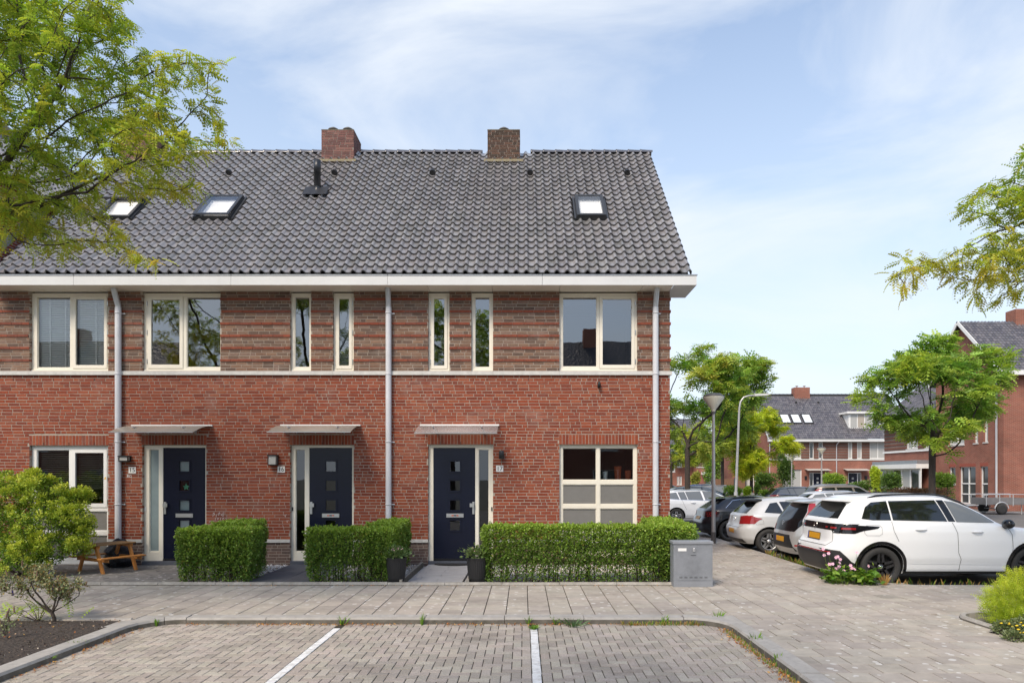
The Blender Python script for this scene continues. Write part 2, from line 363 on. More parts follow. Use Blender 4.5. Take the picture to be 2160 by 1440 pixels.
for j in range(0, 36):                         # beside the gable
    y0 = 11.88 + j * T; off = (j % 2) * T / 2
    for i in range(-1, 12):
        lim = 5.95 if y0 > 13.0 else 5.95 + (13.0 - y0) * .75
        xa, xb = max(3.13 if y0 > 12.2 else 3.25, 3.1 + i * T - off), min(3.1 + (i + 1) * T - off, lim)
        if xb - xa > .05: slabs.append((xa, xb, y0, y0 + T))
def slab_mesh(mb, x0, x1, y0, y1, z, col): mb.cham(x0 + .006, x1 - .006, y0 + .0035, y1 - .0035, z - .03, z, .004, col)
slib = []
for k in range(10):
    mb = MB(); slab_mesh(mb, -T / 2, T / 2, -T / 2, T / 2, 0, vary(SLC, .10)); slib.append(mb.mesh('slab', SLAB))
isfull = lambda s: s[1] - s[0] > T - .001 and s[3] - s[2] > T - .001
fulls = sorted([s for s in slabs if isfull(s) and visible((s[0] + s[1]) / 2, (s[2] + s[3]) / 2, 0, 0)], key=lambda s: s[2])[:300]
fset = set(fulls); mb = MB()
for s in slabs:
    z = random.uniform(-.002, .002)
    if s in fset: obj('slab', random.choice(slib), pavement, loc=((s[0] + s[1]) / 2, (s[2] + s[3]) / 2, z), rot=(random.uniform(-.006, .006), random.uniform(-.006, .006), random.uniform(-.004, .004)))
    else: slab_mesh(mb, *s, z, vary(SLC, .10))
mb.build('slab_field', SLAB, pavement, kind='stuff')

# ---- kerbstones
def kerb_line(path, width, ztop, zbot, m, name, parent, seg=1.0, bev=.02, side=1, gap=.004):
    """path of (x,y); stones laid to the left (side=1) or right of it, the path is the exposed face"""
    pts = [Vector((*p, 0)) for p in path]; d = [0]
    for a, b in zip(pts, pts[1:]): d.append(d[-1] + (b - a).length)
    def at(s):
        s = max(0, min(d[-1], s))
        for i in range(len(pts) - 1):
            if s <= d[i + 1] or i == len(pts) - 2:
                t = (s - d[i]) / max(1e-9, d[i + 1] - d[i]); dr = (pts[i + 1] - pts[i]).normalized(); return pts[i].lerp(pts[i + 1], t), dr
    s = 0
    while s < d[-1] - .05:
        e = min(d[-1], s + seg); n = 7; mb = MB(); vs = []
        dz = random.uniform(-.004, .004)
        for k in range(n):
            p, dr = at(s + gap + (e - s - 2 * gap) * k / (n - 1)); nn = Vector((-dr.y, dr.x, 0)) * side
            for off, z in ((0.0, zbot), (0.008, ztop - bev * 1.4), (bev + .004, ztop), (width - .006, ztop + .0), (width, zbot)):
                q = p + nn * off; vs.append((q.x, q.y, z + (dz if z > zbot else 0)))
        fs = []; fm_ = []
        for k in range(n - 1):
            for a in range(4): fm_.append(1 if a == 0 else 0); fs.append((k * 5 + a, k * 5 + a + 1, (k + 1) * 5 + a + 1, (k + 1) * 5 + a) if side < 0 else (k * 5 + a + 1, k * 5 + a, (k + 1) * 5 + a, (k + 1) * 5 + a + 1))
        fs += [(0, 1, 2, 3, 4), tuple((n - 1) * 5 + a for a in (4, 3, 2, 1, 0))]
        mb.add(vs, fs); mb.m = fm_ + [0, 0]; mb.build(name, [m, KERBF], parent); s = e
def arc(cx, cy, r, a0, a1, n=8): return [(cx + r * math.cos(math.radians(a0 + (a1 - a0) * k / n)), cy + r * math.sin(math.radians(a0 + (a1 - a0) * k / n))) for k in range(n + 1)]
kerb_line([(-5.02, 4.4)] + arc(-4.52, 8.63, .5, 180, 90), .225, .004, -.14, KERBM, 'kerbstone', pavement, .95)
kerb_line([(-4.52, 9.13), (2.14, 9.13)], .225, .004, -.14, KERBM, 'kerbstone', pavement, 1.065)
kerb_line(arc(2.14, 8.63, .5, 90, 0) + [(2.64, 4.4)], .225, .004, -.14, KERBM, 'kerbstone', pavement, .95)
kerb_line([(16, 11.90)] + [(7.0, 11.90)] + arc(6.95, 12.9, 1.0, 270, 180) + [(5.95, 24)], .10, .006, -.14, KERBM, 'kerbstone', pavement, 1.0)
for cx_, sx_ in ((-4.52, -1), (2.14, 1)):
    q = [(cx_ + sx_ * .5 * math.cos(a), 8.63 + .5 * math.sin(a)) for a in np.linspace(0, math.pi / 2, 7)]; q = [(cx_ + sx_ * (x - cx_) * sx_ * 1.35, 8.63 + (y - 8.63) * 1.35) for x, y in q]
    f = MB(); pts = q + [(cx_, 9.45), (cx_ + sx_ * .8, 9.45), (cx_ + sx_ * .8, 8.63)]; f.add([(x, y, -.006) for x, y in pts], [tuple(range(len(pts)))]); f.build('kerb_infill', KERBM, pavement)
# right bed: kerb, soil
kerb_line([(14, 9.36), (6.2, 9.36)] + arc(6.15, 9.0, .36, 90, 180) + [(5.79, 5)], .085, .045, -.14, KERBM, 'kerbstone', pavement, 1.0, side=1)
f = MB(); pts = [(5.70, 8.7), (5.80, 8.9), (5.92, 9.2), (6.15, 9.34), (6.5, 9.35), (6.5, 9.48), (5.70, 9.48)]; f.add([(x, y, -.006) for x, y in pts], [tuple(range(len(pts)))]); f.build('kerb_infill', KERBM, pavement)
sheet('planting_bed', [(5.83, 5), (14, 5), (14, 9.33), (6.2, 9.33), (5.95, 9.25), (5.84, 9.05)], -.075, SOIL)
# left bed: flush edging, soil
kerb_line([(-14, 9.02), (-5.2, 9.02)], .07, .012, -.12, KERBM, 'kerbstone', pavement, 1.0)
mb = MB(); gx, gy = 70, 40; vs = []; V = []
for j in range(gy + 1):
    for i in range(gx + 1):
        x = -14 + (14 - 5.235) * i / gx; y = 4.2 + (9.02 - 4.2) * j / gy
        V.append((x, y, -.012 + .03 * min(1, (i and gx - i) / 5) * min(1, (gy - j) / 4) + random.uniform(-.012, .016) * (0 < i < gx and 0 < j < gy)))
mb.add(V, [(j * (gx + 1) + i, j * (gx + 1) + i + 1, (j + 1) * (gx + 1) + i + 1, (j + 1) * (gx + 1) + i) for j in range(gy) for i in range(gx)], smooth=True)
lbed = mb.build('planting_bed', SOIL, kind='structure')
# ---- garden edging (rounded concrete strip in front of the gardens)
kerb_line([(2.62, 11.88), (-14, 11.88)], .085, .05, -.1, GARDK, 'edging_stone', pavement, 1.0, .03, side=-1)
kerb_line([(-2.13, 11.98), (-2.13, 14.5)], .06, .085, -.1, GARDK, 'edging_stone', pavement, 1.0, .008, side=1)
kerb_line([(-1.02, 11.98), (-1.02, 14.5)], .06, .085, -.1, GARDK, 'edging_stone', pavement, 1.0, .008, side=-1)

# ---- garden paths
DSLAB = mat('dark_path_slab', (.105, .11, .125), rough=.75, var=(3, .15), bump=(60, .3, .002), dirt=(2, .5, .8, (.15, .145, .12), .4))
LSLAB = mat('light_path_slab', (.36, .36, .365), rough=.8, var=(4, .12), bump=(60, .3, .002), dirt=(2.5, .5, .8, (.25, .24, .22), .4))
pth = sheet('garden_path', [(-5.02, 11.97), (-3.72, 11.97), (-3.72, 14.62), (-5.02, 14.62)], -.022, JOINT)
for j in range(5):
    for i in range(2):
        m2 = MB(); x0 = -5.0 + i * .635; y0 = 11.975 + j * .53; m2.cham(x0 + .004, x0 + .631, y0 + .004, y0 + .526, -.02, .012 + random.uniform(-.003, .003), .005); m2.build('path_slab', DSLAB, pth)
pth = sheet('garden_path', [(-2.06, 11.97), (-1.09, 11.97), (-1.09, 14.62), (-2.06, 14.62)], -.022, JOINT)
for j in range(9):
    m2 = MB(); y0 = 11.975 + j * .294; z = .014 + random.uniform(-.002, .002)
    cut = -1.57 if j % 2 else -1.9
    for xa, xb in ((-2.05, cut), (cut, -1.10)):
        m2 = MB(); m2.cham(xa + .002, xb - .002, y0 + .002, y0 + .292, -.02, z, .003); m2.build('path_slab', LSLAB, pth)
# left garden: rows of grey pavers in front of the blinds window and door 15
lg = sheet('garden_paving', [(-13, 11.97), (-5.95, 11.97), (-5.95, 14.62), (-13, 14.62)], -.02, JOINT)
GPC = lin(128, 124, 119); mb = MB(); cnt = 0
gl = []
for k in range(6):
    q = MB(); slab_mesh(q, -.15, .15, -.1, .1, 0, vary(GPC, .12)); gl.append(q.mesh('garden_paver', SLAB))
for j in range(13):
    y0 = 11.975 + j * .2
    for i in range(-1, 24):
        x0 = -13 + i * .3 + (j % 2) * .15
        if x0 < -13 or x0 + .3 > -5.93: continue
        if x0 > -9.4: obj('garden_paver', random.choice(gl), lg, loc=(x0 + .15, y0 + .1, .004 + random.uniform(-.003, .003)))
        else: slab_mesh(mb, x0, x0 + .3, y0, y0 + .2, .004, vary(GPC, .12))
mb.build('garden_paver_field', SLAB, lg, kind='stuff')
# ---- gravel between hedge and wall
GRAV = mat('gravel', tint=True, rough=.8, var=(40, .2))
gv = []; gc = []
def gravel(x0, x1, y0, y1, n):
    for _ in range(n):
        x = random.uniform(x0, x1); y = random.uniform(y0, y1); s = random.uniform(.012, .024)
        gv.append((x, y, random.uniform(-.012, .012), s, random.random() * 6.28)); gc.append(vary(random.choice([lin(225, 222, 215), lin(200, 196, 190), lin(150, 148, 146), lin(235, 232, 228), lin(90, 86, 84), lin(190, 165, 135)]), .08))
gravel(-5.95, -5.04, 12.2, 14.6, 5200); gravel(-3.7, -2.15, 12.5, 14.6, 5200); gravel(-1.0, 3.0, 12.4, 14.6, 12000)
gb = sheet('gravel_bed', [(-5.94, 12.0), (3.1, 12.0), (3.1, 14.62), (-5.94, 14.62)], -.030, mat('gravel_base', (.45, .44, .42), rough=1, var=(60, .5)))
oc = np.array([(1, 0, 0), (0, 1, 0), (-1, 0, 0), (0, -1, 0), (0, 0, .7), (0, 0, -.7)], float)
of = np.array([(0, 1, 4), (1, 2, 4), (2, 3, 4), (3, 0, 4)])
g = np.array(gv); nG = len(g); ca, sa = np.cos(g[:, 4]), np.sin(g[:, 4])
VV = np.zeros((nG, 6, 3)); VV[:, :, 0] = g[:, 0:1] + (oc[None, :, 0] * ca[:, None] - oc[None, :, 1] * sa[:, None] * .7) * g[:, 3:4]
VV[:, :, 1] = g[:, 1:2] + (oc[None, :, 0] * sa[:, None] + oc[None, :, 1] * ca[:, None] * .7) * g[:, 3:4]; VV[:, :, 2] = g[:, 2:3] + oc[None, :, 2] * g[:, 3:4]
FF = (of[None] + (np.arange(nG) * 6)[:, None, None]).reshape(-1, 3)
obj('gravel', npmesh('gravel', VV.reshape(-1, 3), FF, np.repeat(np.array(gc), 6, 0), GRAV), None, 'pale mixed gravel between the hedges and the brick wall', 'gravel', None, 'stuff')
# ================================================================ TERRACE (three houses)
YE, ZE = 14.30, 6.13                     # eave edge of the tiles; 45 degree roof
RY, RZ = 19.06, 10.89                    # ridge
def RP(px, py):                          # picture point on the front roof slope
    k = (HY - py) / F; Y = (ZE - YE - CH) / (k - 1); return Vector(((px - VX) * Y / F, Y, CH + k * Y))
HB = [-11.34, -8.67, -2.908, 3.143]
SILLT, SILLB = fz(782), fz(791); PLT, PLB = fz(1137), fz(1143.5); SOFZ = 5.88
C_UP, C_LO = .06556, (SILLB - PLT) / 53
# openings in picture px (x0,x1,ytop,ybottom)
OPEN = {'w1': (62, 228, 616, 782), 'w2': (300, 465, 616, 782), 'n1': (612, 656, 616, 782), 'n2': (702, 746, 616, 782), 'n3': (903, 948, 616, 782), 'n4': (994, 1040, 616, 782),
        'w3': (1180, 1345, 616, 782), 'g1': (62, 228, 939, 1190), 'g2': (1180, 1345, 937, 1172), 'd15': (300, 435, 938, 1192), 'd16': (612, 746, 938, 1192), 'd17': (903, 1040, 937, 1192)}
OP = {k: (fx(a), fx(b), fz(d), fz(c)) for k, (a, b, c, d) in OPEN.items()}          # x0,x1,z0,z1
OPX = []
for k, (a, b, c, d) in OP.items():
    top = d
    if k[0] == 'w' or k[0] == 'n': top = SOFZ + .05
    OPX.append((a, b, c, top))
def plate(mb, x0, x1, z0, z1, holes, yf, depth, outer=True, mi=0, col=None, back=False):
    """flat plate facing -Y with rectangular holes and their reveals"""
    hs = [h for h in holes if h[1] > x0 and h[0] < x1 and h[3] > z0 and h[2] < z1]
    xs = sorted({x0, x1, *[min(max(v, x0), x1) for h in hs for v in h[:2]]}); zs = sorted({z0, z1, *[min(max(v, z0), z1) for h in hs for v in h[2:]]})
    for i in range(len(xs) - 1):
        for j in range(len(zs) - 1):
            cx, cz = (xs[i] + xs[i + 1]) / 2, (zs[j] + zs[j + 1]) / 2
            if any(h[0] < cx < h[1] and h[2] < cz < h[3] for h in hs): continue
            mb.add([(xs[i], yf, zs[j]), (xs[i + 1], yf, zs[j]), (xs[i + 1], yf, zs[j + 1]), (xs[i], yf, zs[j + 1])], [(0, 1, 2, 3)], col, mi)
    yb = yf + depth
    for a, b, c, d in hs:
        a2, b2, c2, d2 = max(a, x0), min(b, x1), max(c, z0), min(d, z1)
        if a > x0: mb.add([(a, yf, c2), (a, yf, d2), (a, yb, d2), (a, yb, c2)], [(0, 1, 2, 3)], col, mi)
        if b < x1: mb.add([(b, yf, c2), (b, yb, c2), (b, yb, d2), (b, yf, d2)], [(0, 1, 2, 3)], col, mi)
        if c > z0: mb.add([(a2, yf, c), (a2, yb, c), (b2, yb, c), (b2, yf, c)], [(0, 1, 2, 3)], col, mi)
        if d < z1: mb.add([(a2, yf, d), (b2, yf, d), (b2, yb, d), (a2, yb, d)], [(0, 1, 2, 3)], col, mi)
    if outer:
        for q in ([(x0, yf, z0), (x0, yf, z1), (x0, yb, z1), (x0, yb, z0)], [(x1, yf, z0), (x1, yb, z0), (x1, yb, z1), (x1, yf, z1)],
                  [(x0, yf, z0), (x0, yb, z0), (x1, yb, z0), (x1, yf, z0)], [(x0, yf, z1), (x1, yf, z1), (x1, yb, z1), (x0, yb, z1)]): mb.add(q, [(0, 1, 2, 3)], col, mi)
def subtract(segs, a, b):
    r = []
    for p, q in segs:
        if q <= a or p >= b: r.append((p, q))
        else:
            if a > p: r.append((p, a))
            if b < q: r.append((b, q))
    return r
REDS = [lin(138, 71, 50), lin(130, 64, 45), lin(143, 77, 55), lin(126, 63, 47), lin(140, 69, 46), lin(132, 74, 56), lin(120, 61, 46), lin(147, 83, 59)]
BROWNS = [lin(122, 99, 84), lin(110, 89, 77), lin(132, 105, 87), lin(100, 82, 72), lin(120, 93, 77), lin(126, 103, 91)]
PLIN = [lin(112, 93, 85), lin(100, 84, 78), lin(120, 98, 88)]
REDC = [lin(136, 76, 58), lin(128, 69, 52), lin(124, 73, 59)]
def courses(x0, x1, z0, ch, n, holes, cols, redevery=0, head=.25, wob=.0012):
    """list of bricks (xa,xb,za,zb,proud,color,full)"""
    out = []
    for i in range(n):
        za, zb = z0 + i * ch + .0062, z0 + (i + 1) * ch - .0062; red = redevery and i % redevery == redevery - 1
        zc = (za + zb) / 2; free = [(x0, x1)]
        for h in holes:
            if h[2] - .012 < zc < h[3] + .012: free = subtract(free, h[0], h[1])
        x = x0 - random.random() * .2296
        while x < x1:
            p = .1148 if (random.random() < head and not red) else .2296; g = .006 if not red else .003
            xa, xb = x + g, x + p - g
            for a, b in free:
                u, v = max(xa, a), min(xb, b)
                if v - u > .03:
                    full_ = (p > .2 and u == xa and v == xb)
                    jz = random.uniform(-wob, wob)
                    out.append((u, v, za + jz, zb + jz + random.uniform(-wob, wob), (.016 if red else 0) + random.uniform(-.0015, .0015), vary(random.choice(REDC if red else cols), .07), full_, red))
            x += p
    return out
def brick_box(mb, b, y=WY):
    u, v, za, zb, pr, c = b[:6]; j = lambda: random.uniform(-.0015, .0015)
    yf = y - pr; vs = [(u + j(), yf + j(), za + j()), (v + j(), yf + j(), za + j()), (v + j(), yf + j(), zb + j()), (u + j(), yf + j(), zb + j()), (u, y + .09, za), (v, y + .09, za), (v, y + .09, zb), (u, y + .09, zb)]
    mb.add(vs, [(0, 1, 2, 3), (0, 4, 5, 1), (1, 5, 6, 2), (2, 6, 7, 3), (3, 7, 4, 0)], c)
# mesh library for the single bricks
BL = {}
def brick_lib(kind, h, w_, cols, n=10):
    for k in range(n):
        mb = MB(); c = vary(cols[k % len(cols)], .07); brick_box(mb, (-w_ / 2, w_ / 2, -h / 2, h / 2, 0, c), 0); BL[kind, k] = mb.mesh('brick', BRICK)
brick_lib('lo', C_LO - .0124, .216, REDS); brick_lib('up', C_UP - .0124, .2176, BROWNS); brick_lib('red', C_UP - .0124, .2236, REDC)
HLAB = ['left terraced brick house with white slatted blinds, half behind the tree and bush', 'middle terraced brick house with doors 15 and 16 under glass canopies', 'end terraced brick house with door 17 and the gable corner on the right']
houses = []
ENDX = 3.143
brickM = brickwall_mat('gable_brick', lin(150, 72, 55), lin(135, 66, 52), (.36, .33, .30))
brickU = brickwall_mat('gable_brick_brown', lin(118, 95, 84), lin(104, 86, 78), (.36, .33, .30))
for hi in range(3):
    x0, x1 = HB[hi], HB[hi + 1]
    h = thing('terraced_house', HLAB[hi], 'house', ((x0 + x1) / 2, WY, 0), 0, 'row of terraced houses'); houses.append(h)
    h['ox'] = (x0 + x1) / 2
def H(o, hi):        # parent keeping world coordinates
    o.parent = houses[hi]; o.matrix_parent_inverse = Matrix.Translation((-houses[hi]['ox'], -WY, 0)); return o
for hi in range(3):
    x0, x1 = HB[hi], HB[hi + 1]
    mb = MB(); plate(mb, x0, x1, -.1, SOFZ + .06, OPX, WY + .0035, .16, outer=False)
    if hi == 2:
        # the gable wall and the back wall
        g = MB(); g.add([(ENDX - .006, WY + .1, -.1), (ENDX - .006, 23.43, -.1), (ENDX - .006, 23.43, SILLT), (ENDX - .006, WY + .1, SILLT)], [(0, 1, 2, 3)])
        g.add([(ENDX - .006, WY + .1, SILLT), (ENDX - .006, 23.43, SILLT), (ENDX - .006, 23.43, 6.4), (ENDX - .006, RY, RZ - .15), (ENDX - .006, WY + .1, 6.4)], [(0, 1, 2, 3, 4)], mi=1)
        H(g.build('gable_wall', [brickM, brickU]), hi)
    bw = MB(); bw.box(x0, x1, 23.3, 23.42, -.1, 6.2); H(bw.build('back_wall', brickM), hi)
    H(mb.build('wall', MORTAR), hi)
    hol = OPX
    lint = []
    for k in ('g1', 'g2', 'd15', 'd16', 'd17'):
        a, b, c, d = OP[k]; lint.append((a - .012, b + .012, d, d + .218))
    bricks = courses(x0, x1, PLT, C_LO, 53, hol + lint, REDS) 
    up = courses(x0, x1, SILLT, C_UP, 26, hol, BROWNS, 4, .2)
    pl = courses(x0, x1, -.03, (PLB + .03) / 8, 8, hol, PLIN)
    cx = lambda b: ((b[0] + b[1]) / 2, (b[2] + b[3]) / 2)
    vis = lambda b: -5 < VX + cx(b)[0] * 98 < 2160
    cand = [('red' if b[7] else 'up', b) for b in up if b[6] and b[7] and vis(b)][:110]
    lo = [('lo', b) for b in bricks if b[6] and vis(b)]; uq = [('up', b) for b in up if b[6] and not b[7] and vis(b)]
    lo.sort(key=lambda t: (cx(t[1])[0]) ** 2 + (cx(t[1])[1] - CH) ** 2)
    need = 300 - len(cand); cand += lo[:need - min(60, len(uq))] + uq[:60]; cand = cand[:300]
    chosen = {id(b) for _, b in cand}
    for kind, b in cand:
        c = cx(b); H(obj('brick', BL[kind, random.randrange(10)]), hi).location = (c[0], WY - b[4], c[1])
    sm = MB()
    for b in bricks + up + pl:
        if id(b) not in chosen: brick_box(sm, b)
    for k, (a, b, c, d) in zip(('g1', 'g2', 'd15', 'd16', 'd17'), lint):       # soldier courses
        if not (x0 <= (a + b) / 2 <= x1): continue
        n = round((b - a) / .0705); p = (b - a) / n
        for q in range(n): brick_box(sm, (a + q * p + .005, a + (q + 1) * p - .005, c + .004, d - .005, .0 + random.uniform(-.001, .001), vary(random.choice(REDS), .08)))
    if hi == 2:                                                          # protruding red courses wrap round the corner
        for i in range(26):
            if i % 4 == 3:
                za = SILLT + i * C_UP; sm.box(ENDX - .01, ENDX + .02, WY - .018, WY + .6, za + .0055, za + C_UP - .0055, REDC[i % 3])
    H(sm.build('brickwork', BRICK, kind='stuff'), hi)
    # white sill band and plinth band, in pieces
    cuts = sorted({x0, x1, *[v for k in ('w1', 'w2', 'n1', 'n2', 'n3', 'n4', 'w3') for v in OP[k][:2] if x0 < v < x1]})
    if hi == 2: cuts[-1] = ENDX + .04
    for a, b in zip(cuts, cuts[1:]):
        s = MB(); s.box(a + .0012, b - .0012, WY - .045, WY + .1, SILLB, SILLT - .012); s.add([(a + .001, WY - .045, SILLT - .012), (b - .001, WY - .045, SILLT - .012), (b - .001, WY + .15, SILLT), (a + .001, WY + .15, SILLT)], [(0, 1, 2, 3)])
        H(s.build('sill_band', SILL), hi)
    free = [(x0, x1 + (.03 if hi == 2 else 0))]
    for k in ('g1', 'd15', 'd16', 'd17'): free = subtract(free, OP[k][0], OP[k][1])
    for a, b in free:
        s = MB(); s.box(a + .001, b - .001, WY - .03, WY + .09, PLB, PLT); H(s.build('plinth_band', SILL), hi)
    # open butt joints
    wj = MB()
    for i in range(int((x1 - x0) / .85)):
        u = x0 + .4 + i * .85 + random.uniform(-.1, .1); wj.box(u, u + .011, WY - .0035, WY + .02, SILLB - .118, SILLB - .07)
    for k in ('g1', 'g2', 'd15', 'd16', 'd17'):
        a, b, c, d = OP[k]
        if x0 < (a + b) / 2 < x1:
            for t in (.18, .5, .82):
                u = a + (b - a) * t; wj.box(u, u + .011, WY - .004, WY + .02, d + .004, d + .06)
    H(wj.build('open_joint', SEAM), hi)

# ---------------------------------------------------------------- windows
YF = WY + .075
PALEROOM = mat('pale_room_wall', (.6, .6, .58), rough=.9)
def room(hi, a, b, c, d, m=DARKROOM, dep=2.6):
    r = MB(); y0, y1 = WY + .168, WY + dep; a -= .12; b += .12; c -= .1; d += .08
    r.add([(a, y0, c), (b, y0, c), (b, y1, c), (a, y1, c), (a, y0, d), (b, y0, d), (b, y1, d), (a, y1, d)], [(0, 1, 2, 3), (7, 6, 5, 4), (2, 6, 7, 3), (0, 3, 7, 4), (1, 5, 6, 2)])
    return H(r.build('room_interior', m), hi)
def pane(name, a, b, c, d, y, m, parent):
    p = MB(); p.add([(a, y, c), (b, y, c), (b, y, d), (a, y, d)], [(0, 1, 2, 3)]); return Hc(p.build(name, m), parent)
def Hc(o, parent):   # sub-part under a part that carries the house offset
    o.parent = parent; return o
def window(hi, key, cells, g, blind=None, frame=CREAM):
    a, b, c, d = OP[key]; P = lambda q: (fx(q[0]), fx(q[1]), fz(q[3]), fz(q[2]))
    holes = [P(q) for q in cells]
    mb = MB(); plate(mb, a + .003, b - .003, c + .003, d - .003, holes, YF, .06)
    W_ = H(mb.build('window', frame), hi)
    lip = MB(); lip.box(a + .004, b - .004, YF - .03, YF - .001, c + .002, c + .028); Hc(lip.build('window_sill', frame), W_)
    for q, hcell in zip(cells, holes):
        kind = q[4]; ca, cb, cc, cd = hcell
        if kind in ('sl', 'sr'):
            s = MB(); i = q[5] if len(q) > 5 else .068
            inner = (ca + i, cb - i, cc + i * 1.15, cd - i); plate(s, ca + .004, cb - .004, cc + .004, cd - .004, [inner], YF - .014, .05); Hc(s.build('sash', frame), W_)
            pane('pane', *inner, YF + .02, g, W_)
            for t in (.1, .5, .9):
                hg = MB(); hx = ca - .012 if kind == 'sl' else cb + .012; hz = cc + (cd - cc) * t; hg.box(hx - .008, hx + .008, YF - .022, YF - .001, hz - .05, hz + .05); Hc(hg.build('hinge', STEEL), W_)
        elif kind == 'f':
            bd = MB(); plate(bd, ca + .001, cb - .001, cc + .001, cd - .001, [(ca + .014, cb - .014, cc + .022, cd - .014)], YF + .018, .03); Hc(bd.build('glazing_bead', frame), W_)
            pane('pane', ca + .01, cb - .01, cc + .01, cd - .01, YF + .034, g, W_)
        elif kind == 'p':
            bd = MB(); plate(bd, ca + .001, cb - .001, cc + .001, cd - .001, [(ca + .016, cb - .016, cc + .03, cd - .016)], YF + .012, .03); Hc(bd.build('glazing_bead', frame), W_)
            pane('frosted_pane', ca + .01, cb - .01, cc + .01, cd - .01, YF + .03, FROST, W_)
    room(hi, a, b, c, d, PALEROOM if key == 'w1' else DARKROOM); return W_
def blind(hi, a, b, z0, z1, pitch, m, tapes=(), y=None, tilt=.5, W=None):
    y = y or WY + .2; s = MB(); z = z1
    while z > z0:
        s.add([(a, y - .018, z - .020 * tilt), (b, y - .018, z - .020 * tilt), (b, y + .018, z + .020 * tilt), (a, y + .018, z + .020 * tilt)], [(0, 1, 2, 3)]); z -= pitch
    for t in tapes: s.box(t - .014, t + .014, y - .026, y - .024, z0, z1)
    s.box(a, b, y - .02, y + .02, z0 - .02, z0)
    return H(s.build('slatted_blind', m), hi)
CLEARG = glass('clear_glass', (.95, .97, .96), .10, 0.0, .03); BLW = mat('white_blind', (.86, .88, .87), rough=.5); BLG = mat('beige_blind', (.30, .275, .23), rough=.6); BLD = mat('dark_blind', (.05, .05, .052), rough=.6)
window(0, 'w1', [(73, 143, 624, 775, 'f'), (149, 222, 623, 776, 'sr', .065)], CLEARG)
blind(0, fx(74), fx(143), fz(772), fz(622), .0475, BLW, (fx(95), fx(128)), tilt=1.12, y=WY + .185); blind(0, fx(156), fx(219), fz(772), fz(622), .0475, BLW, (fx(193),), tilt=1.12, y=WY + .185)
window(1, 'w2', [(308, 383, 623, 776, 'sl', .075), (390, 462, 624, 774, 'f')], GLASSUP)
blind(1, fx(391), fx(461), fz(634), fz(622), .03, BLD, y=WY + .2)
window(1, 'n1', [(619, 651, 624, 774, 'f')], GLASSUP); window(1, 'n2', [(707, 741, 622, 777, 'sr', .066)], GLASSUP)
blind(1, fx(703), fx(745), fz(772), fz(690), .04, BLW, y=WY + .24, tilt=.9)
window(2, 'n3', [(908, 943, 622, 777, 'sl', .066)], GLASSUP); window(2, 'n4', [(1001, 1033, 624, 774, 'f')], GLASSUP)
window(2, 'w3', [(1187, 1260, 624, 773, 'f'), (1265, 1340, 622, 776, 'sr', .07)], GLASSUP)
blind(2, fx(1188), fx(1259), fz(638), fz(622), .03, BLD)
window(2, 'g2', [(1187, 1259, 944, 1013, 'f'), (1266, 1338, 944, 1013, 'f'), (1187, 1259, 1021, 1065, 'p'), (1266, 1338, 1021, 1065, 'p'), (1187, 1259, 1072, 1118, 'p'), (1266, 1338, 1072, 1118, 'p'), (1187, 1259, 1125, 1166, 'p'), (1266, 1338, 1125, 1166, 'p')], GLASS)
window(0, 'g1', [(72, 141, 948, 1068, 'f'), (147, 222, 947, 1070, 'sr', .075), (72, 141, 1078, 1121, 'p'), (147, 222, 1078, 1121, 'p'), (72, 141, 1129, 1180, 'p'), (147, 222, 1129, 1180, 'p')], GLASS, frame=WHITE)
blind(0, fx(73), fx(141), fz(1060), fz(948), .042, BLG, tilt=.6); blind(0, fx(153), fx(217), fz(1029), fz(948), .042, BLG, tilt=.6)
s = MB(); s.add([(fx(216), YF - .017, fz(1010)), (fx(221), YF - .017, fz(1010)), (fx(218.5), YF - .017, fz(1005))], [(0, 1, 2)]); H(s.build('warning_sticker', mat('yellow_sticker', lin(225, 175, 30), rough=.5)), 0)
